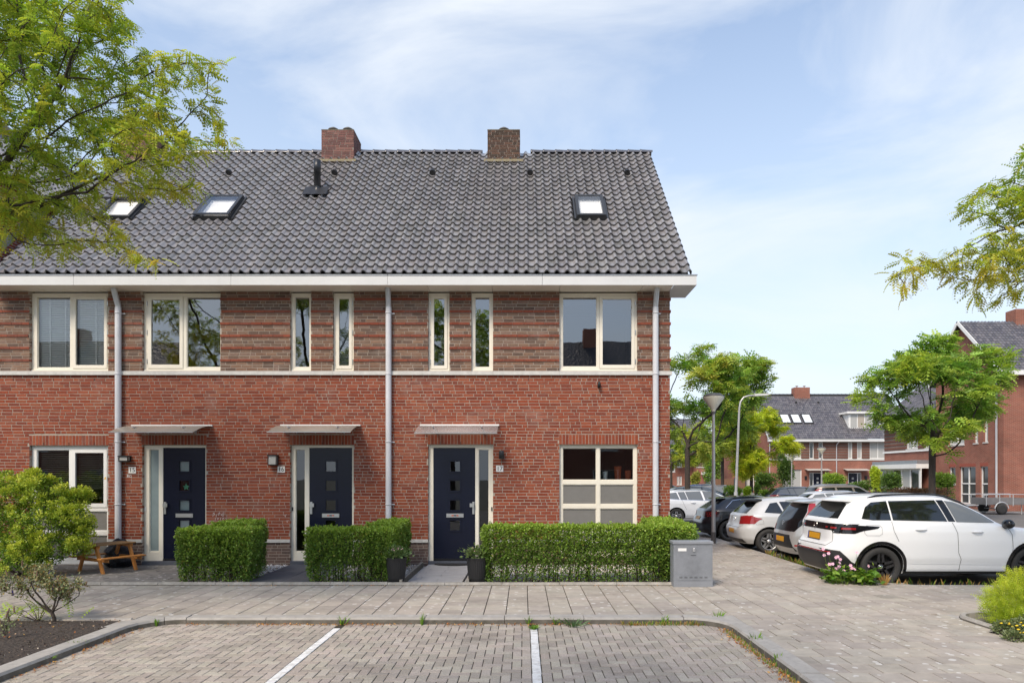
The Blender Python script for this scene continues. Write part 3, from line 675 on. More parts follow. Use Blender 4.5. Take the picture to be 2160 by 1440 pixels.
# ---------------------------------------------------------------- front doors
GREYSTONE = mat('bluestone', (.09, .10, .125), rough=.7, var=(6, .15))
def door(hi, key, leaf, side, hinge_left, slide_mat, star=False, curtain=None):
    a, b, c, d = OP[key]; lx0, lx1 = fx(leaf[0]), fx(leaf[1]); lz0, lz1 = fz(1172), fz(943.5); sx0, sx1 = fx(side[0]), fx(side[1]); sz0, sz1 = fz(1165), fz(947)
    fr = MB(); plate(fr, a + .003, b - .003, .075, d - .003, [(lx0, lx1, .02, lz1), (sx0, sx1, sz0, sz1)], YF, .07); Fm = H(fr.build('door_frame', CREAM), hi)
    st = MB(); st.box(a + .004, b - .004, WY - .02, WY + .17, -.04, .074); Hc(st.build('threshold', GREYSTONE), Fm)
    bd = MB(); plate(bd, sx0 + .001, sx1 - .001, sz0 + .001, sz1 - .001, [(sx0 + .012, sx1 - .012, sz0 + .03, sz1 - .012)], YF + .02, .03); Hc(bd.build('glazing_bead', CREAM), Fm)
    pane('sidelight_pane', sx0 + .01, sx1 - .01, sz0 + .01, sz1 - .01, YF + .036, slide_mat, Fm)
    mid = (lx0 + lx1) / 2 + (.015 if hinge_left else .0); ph = .118; zs = [fz(y) for y in (983, 1024, 1065.5, 1108)]
    holes = [(mid - ph, mid + ph, z - ph, z + ph) for z in zs]
    lf = MB(); plate(lf, lx0 + .004, lx1 - .004, lz0 - .07, lz1 - .004, holes, YF + .012, .05); D = H(lf.build('door', NAVY), hi)
    wb = MB(); wb.box(lx0 + .006, lx1 - .006, YF - .012, YF + .008, .10, .122); wb.box(lx0 + .006, lx1 - .006, YF - .025, YF + .012, .078, .094); Hc(wb.build('weather_bar', BLACKM), D)
    for i, hq in enumerate(holes):
        rg = MB(); plate(rg, hq[0] - .022, hq[1] + .022, hq[2] - .022, hq[3] + .022, [(hq[0] + .012, hq[1] - .012, hq[2] + .012, hq[3] - .012)], YF - .004, .02); rg.box(hq[0] - .026, hq[1] + .026, YF - .016, YF - .005, hq[3] + .014, hq[3] + .024); Hc(rg.build('pane_frame', NAVY), D)
        pane('door_pane', hq[0], hq[1], hq[2], hq[3], YF + .024, GLASS, D)
    zl = fz(1087); lb = MB(); lb.box(mid - .185, mid + .185, YF - .006, YF + .011, zl - .042, zl + .042); lb.box(mid - .165, mid + .165, YF - .012, YF - .007, zl - .026, zl + .026); Lb = Hc(lb.build('letterbox', STEEL), D)
    if key != 'd15':
        sk = MB(); sk.box(mid - .075, mid - .028, YF - .0145, YF - .0125, zl - .012, zl + .012, col=lin(200, 90, 30)); sk.box(mid - .026, mid + .03, YF - .0145, YF - .0125, zl - .012, zl + .012, col=lin(40, 50, 70)); sk.box(mid + .032, mid + .075, YF - .0145, YF - .0125, zl - .012, zl + .012, col=lin(190, 80, 35)); Hc(sk.build('letterbox_sticker', mat('sticker', tint=True, rough=.5)), Lb)
    hx = (lx1 - .04) if hinge_left else (lx0 + .04); sg = -1 if hinge_left else 1
    hd = MB(); hd.box(hx - .024, hx + .024, YF - .006, YF + .011, fz(1084), fz(1058)); hd.box(hx - .02 * sg, hx + .075 * sg, YF - .055, YF - .035, fz(1069), fz(1061)) if sg > 0 else hd.box(hx - .075, hx + .02, YF - .055, YF - .035, fz(1069), fz(1061)); hd.box(hx - .014, hx + .014, YF - .036, YF - .005, fz(1067), fz(1063)); Hc(hd.build('door_handle', STEEL), D)
    bx = fx(leaf[0] - 5) if False else (b - .03 if hinge_left else a + .03)
    bl = MB(); bl.box(bx - .013, bx + .013, YF - .016, YF - .001, fz(1077), fz(1069)); Hc(bl.build('doorbell', BLACKP if key != 'd15' else PLATEW), Fm)
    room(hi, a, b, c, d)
    if star:
        r = MB(); cx_, cz_ = mid + .02, zs[1] - .03; pts = []
        for k in range(10):
            rr = .085 if k % 2 == 0 else .036; t = math.pi / 2 + k * math.pi / 5; pts.append((cx_ + rr * math.cos(t), cz_ + rr * math.sin(t)))
        r.prism(pts, YF + .045, YF + .050); H(r.build('window_star', mat('green_star', lin(90, 190, 150), rough=.5)), hi)
    if curtain:
        cu = MB(); cu.box(mid - .3, mid + .3, YF + .09, YF + .095, curtain[0], curtain[1]); H(cu.build('curtain', mat('curtain_white', lin(200, 215, 215), rough=.8)), hi)
FROSTG = mat('frosted_glass', (.23, .29, .30), rough=.28, spec=.5, var=(3, .1))
door(1, 'd15', (340, 430), (311, 331), False, FROSTG, star=True)
door(1, 'd16', (650, 741), (621, 641), False, GLASS)
door(2, 'd17', (913, 1002), (1009, 1031), True, GLASS)
for z0, z1 in ((983, 10), (1065.5, 10), (1108, 10)):
    cu = MB(); m_ = (fx(340) + fx(430)) / 2; cu.box(m_ - .14, m_ + .14, YF + .05, YF + .054, fz(z0) - .13, fz(z0) + .13); H(cu.build('curtain', mat('curtain_white', lin(190, 205, 208), rough=.8)), 1)
# ---------------------------------------------------------------- number plates, lamps, canopies
for hi, txt, px, py in ((1, '15', 279.5, 991), (1, '16', 593.5, 989.5), (2, '17', 1054, 988)):
    p = MB(); p.box(fx(px) - .077, fx(px) + .077, WY - .014, WY - .003, fz(py) - .067, fz(py) + .067); Np = H(p.build('number_plate', PLATEW), hi)
    me = text_mb(txt, .135); me.materials.clear(); me.materials.append(INK); o = obj('digits', me); Hc(o, Np); o.location = (fx(px), WY - .016, fz(py))
CHALK = mat('chalk', (.72, .70, .68), rough=1)
me = text_mb('BG', .085, .0006); me.materials.clear(); me.materials.append(CHALK); H(obj('chalk_lettering', me), 1).location = (fx(273), WY - .004, fz(1004))
ck = MB()
def stroke(pts, w=.006):
    for a, b in zip(pts, pts[1:]):
        a = Vector((fx(a[0]), 0, fz(a[1]))); b = Vector((fx(b[0]), 0, fz(b[1]))); d_ = (b - a).normalized(); n_ = Vector((-d_.z, 0, d_.x)) * w / 2
        ck.add([(q.x, WY - .0032, q.z) for q in (a - n_, b - n_, b + n_, a + n_)], [(0, 1, 2, 3)])
for s_ in ([(449, 1089), (450, 1081), (453, 1083), (451, 1087)], [(456, 1089), (457, 1084)], [(461, 1087), (463, 1079)], [(459, 1083), (465, 1082)], [(471, 1079), (471, 1088), (467, 1086), (468, 1083), (471, 1083)],
           [(454, 1095), (455, 1091)], [(458, 1096), (460, 1091), (462, 1095)], [(465, 1096), (466, 1091)], [(469, 1095), (471, 1091), (473, 1095)], [(476, 1092), (479, 1095)],
           [(441, 1101), (444, 1098), (449, 1099)], [(598, 1085), (602, 1088), (604, 1084)], [(604, 1097), (606, 1101), (608, 1096)], [(596, 1107), (598, 1111)]): stroke(s_)
H(ck.build('chalk_scribble', CHALK), 1)
LAMPG = mat('lamp_glass', (.42, .42, .40), rough=.15); 
def lantern(hi, px0, px1, py0, py1, open_front=False):
    x0, x1, z0, z1 = fx(px0), fx(px1), fz(py1), fz(py0); l = MB()
    l.box(x0, x1, WY - .03, WY - .006, z0, z1); l.box(x0 - .008, x1 + .008, WY - .15, WY - .006, z1 - .022, z1); l.box(x0, x1, WY - .14, WY - .03, z0, z0 + .02)
    for x in (x0, x1 - .012):
        for y in (WY - .14,): l.box(x, x + .012, y, y + .012, z0 + .02, z1 - .022)
    o = H(l.build('wall_lamp', BLACKM), hi); g_ = MB(); g_.box(x0 + .014, x1 - .014, WY - .128, WY - .032, z0 + .021, z1 - .024); Hc(g_.build('lamp_glass', LAMPG), o)
lantern(1, 257.5, 277, 961, 973); lantern(1, 569.5, 587.5, 959, 981)
l = MB(); l.lathe([(.0, .17), (.045, .17), (.052, .15), (.058, .0), (.05, .0), (.0, .03)], 16, (fx(1058), WY - .07, fz(967))); l.box(fx(1058) - .025, fx(1058) + .025, WY - .03, WY - .004, fz(965), fz(952)); H(l.build('wall_lamp', mat('anthracite', (.03, .032, .036), rough=.4)), 2)
l = MB(); l.lathe([(.0, .0), (.034, .0), (.034, .09), (.02, .12), (0, .12)], 12, (fx(1263), WY - .07, fz(818))); l.box(fx(1263) - .012, fx(1263) + .012, WY - .05, WY - .004, fz(812), fz(804)); l.box(fx(1263) - .03, fx(1263) + .03, WY - .055, WY - .004, fz(816), fz(811)); H(l.build('outdoor_sensor', BLACKP), 2)
CANS = mat('smoked_canopy', (.50, .46, .38), rough=.25, spec=.6); CANS.node_tree.nodes['Principled BSDF'].inputs['Alpha'].default_value = .78
CANC = mat('clear_canopy', (.62, .59, .57), rough=.12, spec=.6); CANC.node_tree.nodes['Principled BSDF'].inputs['Alpha'].default_value = .36
def canopy(hi, pb0, pb1, yb, yfp, dep, m):
    x0, x1 = fx(pb0), fx(pb1); zb = fz(yb); Yf = WY - dep; zf = CH + (HY - yfp) * Yf / F; n = 10; vs = []
    for k in range(n + 1):
        t = k / n; y = WY - .02 + (Yf - WY + .02) * t; z = zb + (zf - zb) * (t ** 1.7)
        vs += [(x0, y, z), (x1, y, z), (x0, y, z - .006), (x1, y, z - .006)]
    fs = []
    for k in range(n): b0 = k * 4; b1 = b0 + 4; fs += [(b0, b0 + 1, b1 + 1, b1), (b0 + 2, b1 + 2, b1 + 3, b0 + 3), (b0, b1, b1 + 2, b0 + 2), (b0 + 1, b0 + 3, b1 + 3, b1 + 1)]
    mb = MB(); mb.add(vs, fs, smooth=True); C_ = H(mb.build('canopy', m), hi)
    r = MB(); r.box(x0 - .01, x1 + .01, WY - .05, WY - .003, zb - .012, zb + .024); Hc(r.build('wall_rail', WHITE), C_)
    r = MB(); r.box(x0, x1, Yf - .012, Yf + .006, zf - .012, zf + .006); Hc(r.build('front_trim', STEEL), C_)
    for t in (.2, .8):
        r = MB(); u = x0 + (x1 - x0) * t; r.prism([(0, 0), (.62, .0), (.62, -.02), (.1, -.1), (0, -.12)], -.008, .008, M=Matrix(((0, 1, 0, u), (-1, 0, 0, WY - .004), (0, 0, 1, zb - .055), (0, 0, 0, 1)))); Hc(r.build('bracket', GALV), C_)
canopy(1, 280, 448, 898, 911, .86, CANS); canopy(1, 593.5, 760, 897.5, 910.5, .83, CANS); canopy(2, 887, 1052, 897, 912.5, .85, CANC)
# ---------------------------------------------------------------- eaves: fascia, soffit, gutter, downpipes
FY = 14.22
def zy(py, Y): return CH + (HY - py) * Y / F
fz0, fz1 = SOFZ, zy(581, FY)
seams = [-14] + [(p - VX) * FY / F for p in (155, 487, 817, 1144)] + [3.604]
hidx = lambda x: 0 if x < HB[1] else (1 if x < HB[2] else 2)
for a, b in zip(seams, seams[1:]):
    s = MB(); s.box(max(a, -11.34) + .003, b - .003, FY, FY + .018, fz0, fz1); H(s.build('fascia_board', FASCIA), hidx((max(a, -11.3) + b) / 2))
    t = MB(); t.box(max(a, -11.34) + .001, b + .012, FY - .012, FY + .1, fz1 + .002, fz1 + .022); H(t.build('gutter_trim', ZINC), hidx((max(a, -11.3) + b) / 2))
    sc = MB(); x = max(a, -11.34) + .3
    while x < b - .1: sc.box(x, x + .012, FY - .002, FY, (fz0 + fz1) / 2 - .006, (fz0 + fz1) / 2 + .006); x += .45
    H(sc.build('fascia_screws', SOFFIT), hidx((max(a, -11.3) + b) / 2))
ss = [-11.34, -10.6, -9.1, -7.6, -6.1, -4.65, -2.3, -.80, .76, 2.2, ENDX - .012]
ss = [-11.34] + [(p - VX) * FY / F for p in (65, 205, 440, 590, 735, 900, 1037, 1182, 1358)] + [ENDX - .012]
for a, b in zip(ss, ss[1:]):
    s = MB(); s.box(a + .004, b - .004, FY + .019, WY + .06, SOFZ, SOFZ + .012); H(s.build('soffit_panel', SOFFIT), hidx((a + b) / 2))
s = MB(); s.box(ENDX + .0, 3.604, FY + .019, 15.25, SOFZ + .001, SOFZ + .013); s.box(3.59, 3.604, FY + .019, 15.25, SOFZ + .014, fz1); s.box(ENDX, 3.58, 15.23, 15.249, SOFZ + .014, fz1); H(s.build('gutter_box_end', FASCIA), 2)
s = MB(); s.box(-11.34, 3.58, FY + .02, YE + .2, fz1 - .04, fz1 - .02); s.box(-11.34, ENDX - .02, FY + .02, WY + .1, SOFZ + .08, SOFZ + .09); H(s.build('gutter_lining', ZINC), 1)
for hi, px, topx in ((1, 253.5, 240), (2, 821, 818), (2, 1381.5, 1385.5)):
    X = fx(px); Xt = (topx - VX) * (FY + .22) / F; Yp = WY - .075
    p = MB(); p.tube([(Xt, FY + .22, SOFZ + .02), (Xt, FY + .22, SOFZ - .03), (X, Yp, fz(646)), (X, Yp, fz(652))], .058, 12); D = H(p.build('downpipe_elbow', GALV), hi)
    p = MB(); p.tube([(X, Yp, fz(650)), (X, Yp, .12 if hi == 1 else .0)], .063, 14); D = H(p.build('downpipe', PIPE), hi)
    for y in (662, 790, 932, 1063):
        c = MB(); c.lathe([(.062, -.012), (.069, -.012), (.069, .012), (.062, .012)], 14, (X, Yp, fz(y))); c.box(X + .05, X + .12, WY - .03, WY - .002, fz(y) - .012, fz(y) + .012); Hc(c.build('pipe_bracket', PIPE), D)
# ---------------------------------------------------------------- roof
TW, TL, NR = .2125, 6.733 / 24, 24
prof = [(0, .28), (.12, .06), (.27, 0), (.42, .03), (.53, .22), (.61, .66), (.69, .95), (.77, 1.0), (.86, .86), (.94, .52), (1.0, .28)]
AMP = .066
def tile_geo(mb, M, col):
    n = len(prof); vs = []
    for u, hh in prof: vs.append(M @ Vector((u * TW, -.035, hh * AMP + .058)))
    for u, hh in prof: vs.append(M @ Vector((u * TW, TL * .5, hh * AMP + .030)))
    for u, hh in prof: vs.append(M @ Vector((u * TW, TL + .02, hh * AMP + .008)))
    fs = [(i, i + 1, n + i + 1, n + i) for i in range(n - 1)] + [(n + i, n + i + 1, 2 * n + i + 1, 2 * n + i) for i in range(n - 1)]
    mb.add(vs, fs, col, smooth=True)
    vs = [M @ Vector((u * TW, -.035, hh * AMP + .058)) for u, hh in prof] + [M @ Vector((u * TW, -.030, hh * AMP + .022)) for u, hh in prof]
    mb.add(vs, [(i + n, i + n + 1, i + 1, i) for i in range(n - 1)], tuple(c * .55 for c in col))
    mb.add([vs[n - 1], vs[2 * n - 1], M @ Vector((TW, TL, .0)), M @ Vector((TW, TL, .28 * AMP + .01))], [(0, 1, 2, 3)], col)
TC = [lin(134, 132, 133), lin(128, 126, 127), lin(140, 138, 138), lin(124, 122, 122), lin(132, 129, 128)]
R45 = Matrix.Rotation(math.radians(45), 4, 'X')
tlib = []
for k in range(12):
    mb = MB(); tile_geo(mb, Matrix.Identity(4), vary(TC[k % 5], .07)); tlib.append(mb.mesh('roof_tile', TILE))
c45 = math.cos(math.radians(45)); NC = 70
SKY = {}
def skyrect(px0, px1, py0, py1):
    a, b = RP(px0, py1), RP(px1, py1); t = RP((px0 + px1) / 2, py0); return (a.x, b.x, (a.y - YE) / c45, (t.y - YE) / c45)
SK = [(0, skyrect(202, 277, 426, 467)), (1, skyrect(410, 488, 424, 468)), (2, skyrect(1216, 1279, 424, 467))]
roofs = []
for hi in range(3):
    r = MB(); x0, x1 = HB[hi], HB[hi + 1] + (.33 if hi == 2 else 0)
    r.add([(x0, YE + .05, ZE - .03), (x1, YE + .05, ZE - .03), (x1, RY, RZ - .08), (x0, RY, RZ - .08), (x0, 23.9, ZE - .03), (x1, 23.9, ZE - .03)], [(0, 1, 2, 3), (3, 2, 5, 4)])
    roofs.append(H(r.build('roof', mat('roof_felt', (.05, .05, .052), rough=.8)), hi))
tiles = {0: [], 1: [], 2: []}
for i in range(NC):
    X = 3.505 - (i + 1) * TW; hi = hidx(X + TW / 2)
    if X < -11.3: continue
    for j in range(NR):
        s0 = j * TL; cxm, cym = X + TW / 2, s0 + TL / 2
        if any(a - .02 < cxm < b + .02 and c - .02 < cym < d + .05 for _, (a, b, c, d) in SK): continue
        tiles[hi].append((X, s0))
for hi in range(3):
    sm = MB(); ts = tiles[hi]
    vis_ = sorted([t for t in ts if VX + t[0] * F / (YE + t[1] * c45) > -10], key=lambda t: (t[1], abs(t[0])))[:300]; vs_ = set(vis_)
    for t in ts:
        loc = Vector((t[0], YE + t[1] * c45, ZE + t[1] * c45)); jit = Euler((math.radians(45) + random.uniform(-.008, .008), random.uniform(-.012, .012), random.uniform(-.008, .008)))
        if t in vs_:
            o = obj('tile', random.choice(tlib)); Hc(o, roofs[hi]); o.location = loc; o.rotation_euler = jit
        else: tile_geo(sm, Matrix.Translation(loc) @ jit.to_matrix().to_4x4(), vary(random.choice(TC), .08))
    Hc(sm.build('tile_field', TILE, kind='stuff'), roofs[hi])
# verge strip at the gable and ridge tiles
s = MB(); s.add([(3.50, YE, ZE - .06), (3.515, YE, ZE - .06), (3.515, RY, RZ - .06), (3.50, RY, RZ - .06), (3.50, YE, ZE + .03), (3.515, YE, ZE + .03), (3.515, RY, RZ + .03), (3.50, RY, RZ + .03)], [(0, 1, 5, 4), (1, 2, 6, 5), (2, 3, 7, 6), (3, 0, 4, 7), (4, 5, 6, 7), (3, 2, 1, 0)]); Hc(s.build('verge_board', mat('verge', (.10, .10, .105), rough=.4)), roofs[2])
rm = MB(); n = 9
for x, r in ((0, .115), (.30, .105), (.30, .128), (.345, .125)): pass
vs = []; fs = []
sec = [(-.005, .118), (.02, .132), (.05, .12), (.345, .104)]
for x, r in sec:
    for k in range(n): t = math.pi * k / (n - 1); vs.append((x, -math.cos(t) * r, math.sin(t) * r * .9))
for a in range(len(sec) - 1):
    for k in range(n - 1): fs.append((a * n + k, a * n + k + 1, (a + 1) * n + k + 1, (a + 1) * n + k))
fs.append(tuple(range(n - 1, -1, -1))); rm.add(vs, fs, lin(84, 83, 86), smooth=True); rme = rm.mesh('ridge_tile', TILE)
X = -11.3
while X < 3.35:
    if not any(a - .2 < X < b for a, b in ((-11.0, -10.12), (-5.52, -4.64), (-.99, -.11))):
        o = obj('ridge_tile', rme); Hc(o, roofs[hidx(X + .1)]); o.location = (X, RY, RZ + .005)
    X += .338
# roof windows
def roofM(x, s, n=0): return Matrix.Translation((x, YE + s * c45, ZE + s * c45)) @ R45 @ Matrix.Translation((0, 0, n))
SKF = mat('skylight_frame', (.040, .042, .045), rough=.4, metal=.2); SKB = mat('skylight_white', (.88, .88, .87), rough=.6)
SKG = glass('skylight_glass', (.97, .98, .98), .10)
for n_, (hi, (a, b, c, d)) in enumerate(SK):
    M = roofM(a, c); w_, l_ = b - a, d - c
    f = MB(); t = .07
    for q in ((0, w_, 0, t), (0, w_, l_ - t, l_), (0, t, t, l_ - t), (w_ - t, w_, t, l_ - t)): f.box(q[0], q[1], q[2], q[3], 0, .13, M=M)
    f.box(-.05, -.005, -.02, l_ + .05, .0, .09, M=M); f.box(w_ + .005, w_ + .05, -.02, l_ + .05, .0, .09, M=M)
    S_ = Hc(f.build('roof_window', SKF), roofs[hi])
    rb = MB(); rb.box(t, w_ - t, t, l_ - t, -.25, -.24, M=M); 
    for q in ((t, w_ - t, t, t + .01), (t, w_ - t, l_ - t - .01, l_ - t), (t, t + .01, t, l_ - t), (w_ - t - .01, w_ - t, t, l_ - t)): rb.box(*q, -.25, .05, M=M)
    Hc(rb.build('window_lining', SKB), S_)
    open_ = (.42 if n_ == 0 else (.03 if n_ == 1 else 0))
    Ms = M @ Matrix.Translation((0, l_ * .86, .135)) @ Matrix.Rotation(-open_, 4, 'X') @ Matrix.Translation((0, -l_ * .86, 0))
    sa = MB()
    for q in ((.01, w_ - .01, .0, .075), (.01, w_ - .01, l_ - .08, l_ - .01), (.01, .08, .075, l_ - .08), (w_ - .08, w_ - .01, .075, l_ - .08)): sa.box(q[0], q[1], q[2], q[3], 0, .03, M=Ms)
    Hc(sa.build('sash', SKF), S_)
    p = MB(); p.add([Ms @ Vector(v) for v in ((.08, .075, .02), (w_ - .08, .075, .02), (w_ - .08, l_ - .08, .02), (.08, l_ - .08, .02))], [(0, 1, 2, 3)]); Hc(p.build('pane', SKG), S_)
    if n_ < 3:
        p = MB(); p.add([M @ Vector(v) for v in ((t, t, .03), (w_ - t, t, .03), (w_ - t, l_ * .97 - t, .03), (t, l_ * .97 - t, .03))], [(0, 1, 2, 3)]); Hc(p.build('sky_reflection_sheet', SKB), S_)  # white sheet under the glass, added to stand in for the cloud reflection
# vents and pipe
for px in (485, 707, 913, 1118, 1322):
    p = RP(px, 372); hi = hidx(p.x); v = MB(); M = Matrix.Translation(p) @ R45
    v.tube([M @ Vector((0, .10, .03)), M @ Vector((0, .02, .11)), M @ Vector((0, -.05, .115))], [.055, .075, .07], 10); Hc(v.build('roof_vent', BLACKP), roofs[hi])
p = RP(668, 414); v = MB(); M = Matrix.Translation(p) @ R45
Vp = MB(); Vp.lathe([(.0, 0), (.105, 0), (.105, .12), (.075, .2), (.075, .28), (.085, .29), (.085, .60), (.088, .60), (.088, .92), (.0, .93)], 14, (p.x, p.y + .05, p.z + .0)); VPo = Hc(Vp.build('flue_pipe', mat('flue_black', (.022, .024, .028), rough=.35)), roofs[1])
fl = MB()
vs = []; 
for k in range(13):
    u = -.30 + .6 * k / 12
    for s_ in (-.2, .26): vs.append(M @ Vector((u, s_, .138 + .006 * math.sin(u / TW * 6.28))))
fl.add(vs, [(2 * k, 2 * k + 2, 2 * k + 3, 2 * k + 1) for k in range(12)], smooth=True); Hc(fl.build('flue_flashing', BLACKP), VPo)
# chimneys
CHM = [lin(122, 86, 80), lin(112, 80, 74), lin(130, 94, 86), lin(104, 76, 72)]
CHD = [lin(80, 64, 56), lin(90, 69, 58), lin(72, 60, 52), lin(98, 74, 62)]
def chimney(hi, x0, x1, cols, ncowl):
    y0, y1, z0, z1 = 18.62, 19.45, 10.2, 11.34; core = MB(); core.box(x0 + .008, x1 - .008, y0 + .008, y1 - .008, z0, z1 - .01); Cc = Hc(core.build('chimney', MORTAR), roofs[hi])
    sm = MB(); nc = 17
    for face in range(4):
        L_ = (x1 - x0) if face % 2 == 0 else (y1 - y0)
        fb = courses(0, L_, z0, (z1 - z0) / nc, nc, [], cols, 0, .3)
        M = {0: Matrix.Translation((x0, y0, 0)), 1: Matrix.Translation((x1, y0, 0)) @ Matrix.Rotation(math.radians(90), 4, 'Z'), 2: Matrix.Translation((x1, y1, 0)) @ Matrix.Rotation(math.radians(180), 4, 'Z'), 3: Matrix.Translation((x0, y1, 0)) @ Matrix.Rotation(math.radians(270), 4, 'Z')}[face]
        t = MB()
        for b in fb: t.add([M @ Vector(v) for v in ((b[0], -b[4], b[2]), (b[1], -b[4], b[2]), (b[1], -b[4], b[3]), (b[0], -b[4], b[3]), (b[0], .03, b[2]), (b[1], .03, b[2]), (b[1], .03, b[3]), (b[0], .03, b[3]))], [(0, 1, 2, 3), (0, 4, 5, 1), (1, 5, 6, 2), (2, 6, 7, 3), (3, 7, 4, 0)], b[5])
        sm.add(t.v, t.f, None); sm.c[-len(t.v):] = t.c; sm.has = True
    Hc(sm.build('chimney_brickwork', BRICK, kind='stuff'), Cc)
    cp = MB(); cp.box(x0 - .005, x1 + .005, y0 - .005, y1 + .005, z1 - .009, z1 + .012); Hc(cp.build('chimney_cap', mat('mossy_cap', (.16, .14, .10), rough=.95, var=(12, .4))), Cc)
    fl = MB(); fl.box(x0 - .08, x1 + .08, y0 - .16, y0 - .01, 0, .012, M=Matrix.Translation((0, 0, 0))) if False else None
    ld = MB(); M = Matrix.Translation((x0 - .09, y0 - .03, RZ - (RY - y0) - .01)) @ R45; ld.box(0, x1 - x0 + .18, -.14, .02, .075, .085, M=M); Hc(ld.build('lead_flashing', mat('mossy_lead', (.20, .17, .10), rough=.9, var=(25, .5))), Cc)
    for k in range(ncowl):
        c = MB(); cxx = x0 + (x1 - x0) * ((.5,) if ncowl == 1 else (.3, .76))[k]; c.lathe([(.07, 0), (.07, .06), (.14, .09), (.155, .105), (.14, .12), (.05, .12)], 14, (cxx, y0 + .25, z1 + .01)); c.lathe([(.0, .175), (.07, .165), (.10, .145), (.10, .14), (0, .14)], 14, (cxx, y0 + .25, z1 + .01)); c.lathe([(.05, .115), (.04, .145)], 8, (cxx, y0 + .25, z1 + .01)); Hc(c.build('chimney_cowl', mat('cowl_metal', (.16, .15, .14), rough=.5)), Cc)
chimney(1, -5.52, -4.64, CHM, 2); chimney(2, -.99, -.11, CHD, 1); chimney(0, -11.0, -10.12, CHM, 1)
# ---------------------------------------------------------------- taller neighbour at far left
nb = thing('brick_house', 'taller brick house rising above the left end of the tiled roof, behind the tree', 'house', (-14, WY, 0))
def NBp(o): o.parent = nb; o.matrix_parent_inverse = Matrix.Translation((14, -WY, 0)); return o
m = MB(); x0, x1, ez = -19, -11.345, 8.35; xr = (x0 + x1) / 2; rz_ = ez + (x1 - xr)
m.add([(x1, WY, -.1), (x1, 17.5, -.1), (x1, 17.5, ez), (x1, WY - .05, ez), (x1, WY - .05, 6), (x1, WY, 6)], [(0, 1, 2, 3, 4, 5)]); m.add([(x0, WY, -.1), (x1, WY, -.1), (x1, WY, ez), (xr, WY, rz_), (x0, WY, ez)], [(0, 1, 2, 3, 4)]); m.add([(x0, WY, -.1), (x0, 24, -.1), (x0, 24, ez), (x0, WY, ez)], [(3, 2, 1, 0)]); NBp(m.build('wall', brickM))
m = MB(); m.add([(x1 + .12, WY - .3, ez - .12), (x1 + .12, 24, ez - .12), (xr, 24, rz_), (xr, WY - .3, rz_), (x0 - .12, WY - .3, ez - .12), (x0 - .12, 24, ez - .12)], [(0, 1, 2, 3), (3, 2, 5, 4)]); NR_ = NBp(m.build('roof', mat('roof_felt')))
sm = MB()
for i in range(40):
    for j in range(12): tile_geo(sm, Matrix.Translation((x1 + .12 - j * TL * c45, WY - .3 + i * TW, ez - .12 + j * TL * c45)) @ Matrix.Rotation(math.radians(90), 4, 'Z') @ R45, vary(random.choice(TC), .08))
o = sm.build('tile_field', TILE, kind='stuff'); o.parent = NR_
m = MB(); m.box(-.002, .012, -.1, 3.0, .09, .28, M=roofM(-11.34, 0)); NBp(m.build('lead_flashing', ZINC))
# ================================================================ PLANTS
def rotz_align(D, roll):
    """rotation matrices taking local +X to D (n,3), with roll about it; returns (n,3,3)"""
    D = D / np.maximum(1e-9, np.linalg.norm(D, axis=1, keepdims=True)); up = np.tile(np.array([0, 0, 1.0]), (len(D), 1))
    s = np.cross(up, D); bad = np.linalg.norm(s, axis=1) < 1e-3; s[bad] = (0, 1, 0); s /= np.linalg.norm(s, axis=1, keepdims=True); n = np.cross(D, s)
    c, q = np.cos(roll)[:, None], np.sin(roll)[:, None]; s2 = s * c + n * q; n2 = -s * q + n * c
    return np.stack([D, s2, n2], axis=2)
def frond_template(pairs, ll, lw, droop=.25, single=False):
    """pinnate leaf of length 1 along +X: leaflets as quads; returns verts (k,4,3)"""
    q = []
    for i in range(pairs):
        x = .12 + .86 * i / max(1, pairs - 1); z = -droop * x * x; sc = 1 - .35 * abs(2 * x - 1)
        for sg in (-1, 1):
            l_ = ll * sc; w_ = lw * sc; sw = .35
            q.append([(x - w_ / 2, 0, z), (x + sw * l_ * .4 - w_ / 2 + .0, sg * l_ * .55, z - .10 * l_), (x + sw * l_ * .75, sg * l_, z - .28 * l_), (x + w_ / 2 + sw * l_ * .3, sg * l_ * .45, z - .06 * l_)])
    return np.array(q)
LEAFQ = np.array([[(0, 0, 0), (.5, -.32, .06), (1, 0, -.05), (.5, .32, .06)]])         # one leaf
def scatter(name, T, P, D, S, roll, C, m, parent=None, **kw):
    """instances of template T (k,4,3) at P with direction D, size S, colours C -> one mesh"""
    n = len(P); k = len(T); R = rotz_align(D, roll); t = T.reshape(-1, 3)
    V = np.einsum('nij,vj->nvi', R, t) * S[:, None, None] + P[:, None, :]
    Fq = np.arange(n * k * 4).reshape(-1, 4); Cc = np.repeat(C, k * 4, axis=0)
    return obj(name, npmesh(name, V.reshape(-1, 3), Fq, Cc, m), parent, **kw)
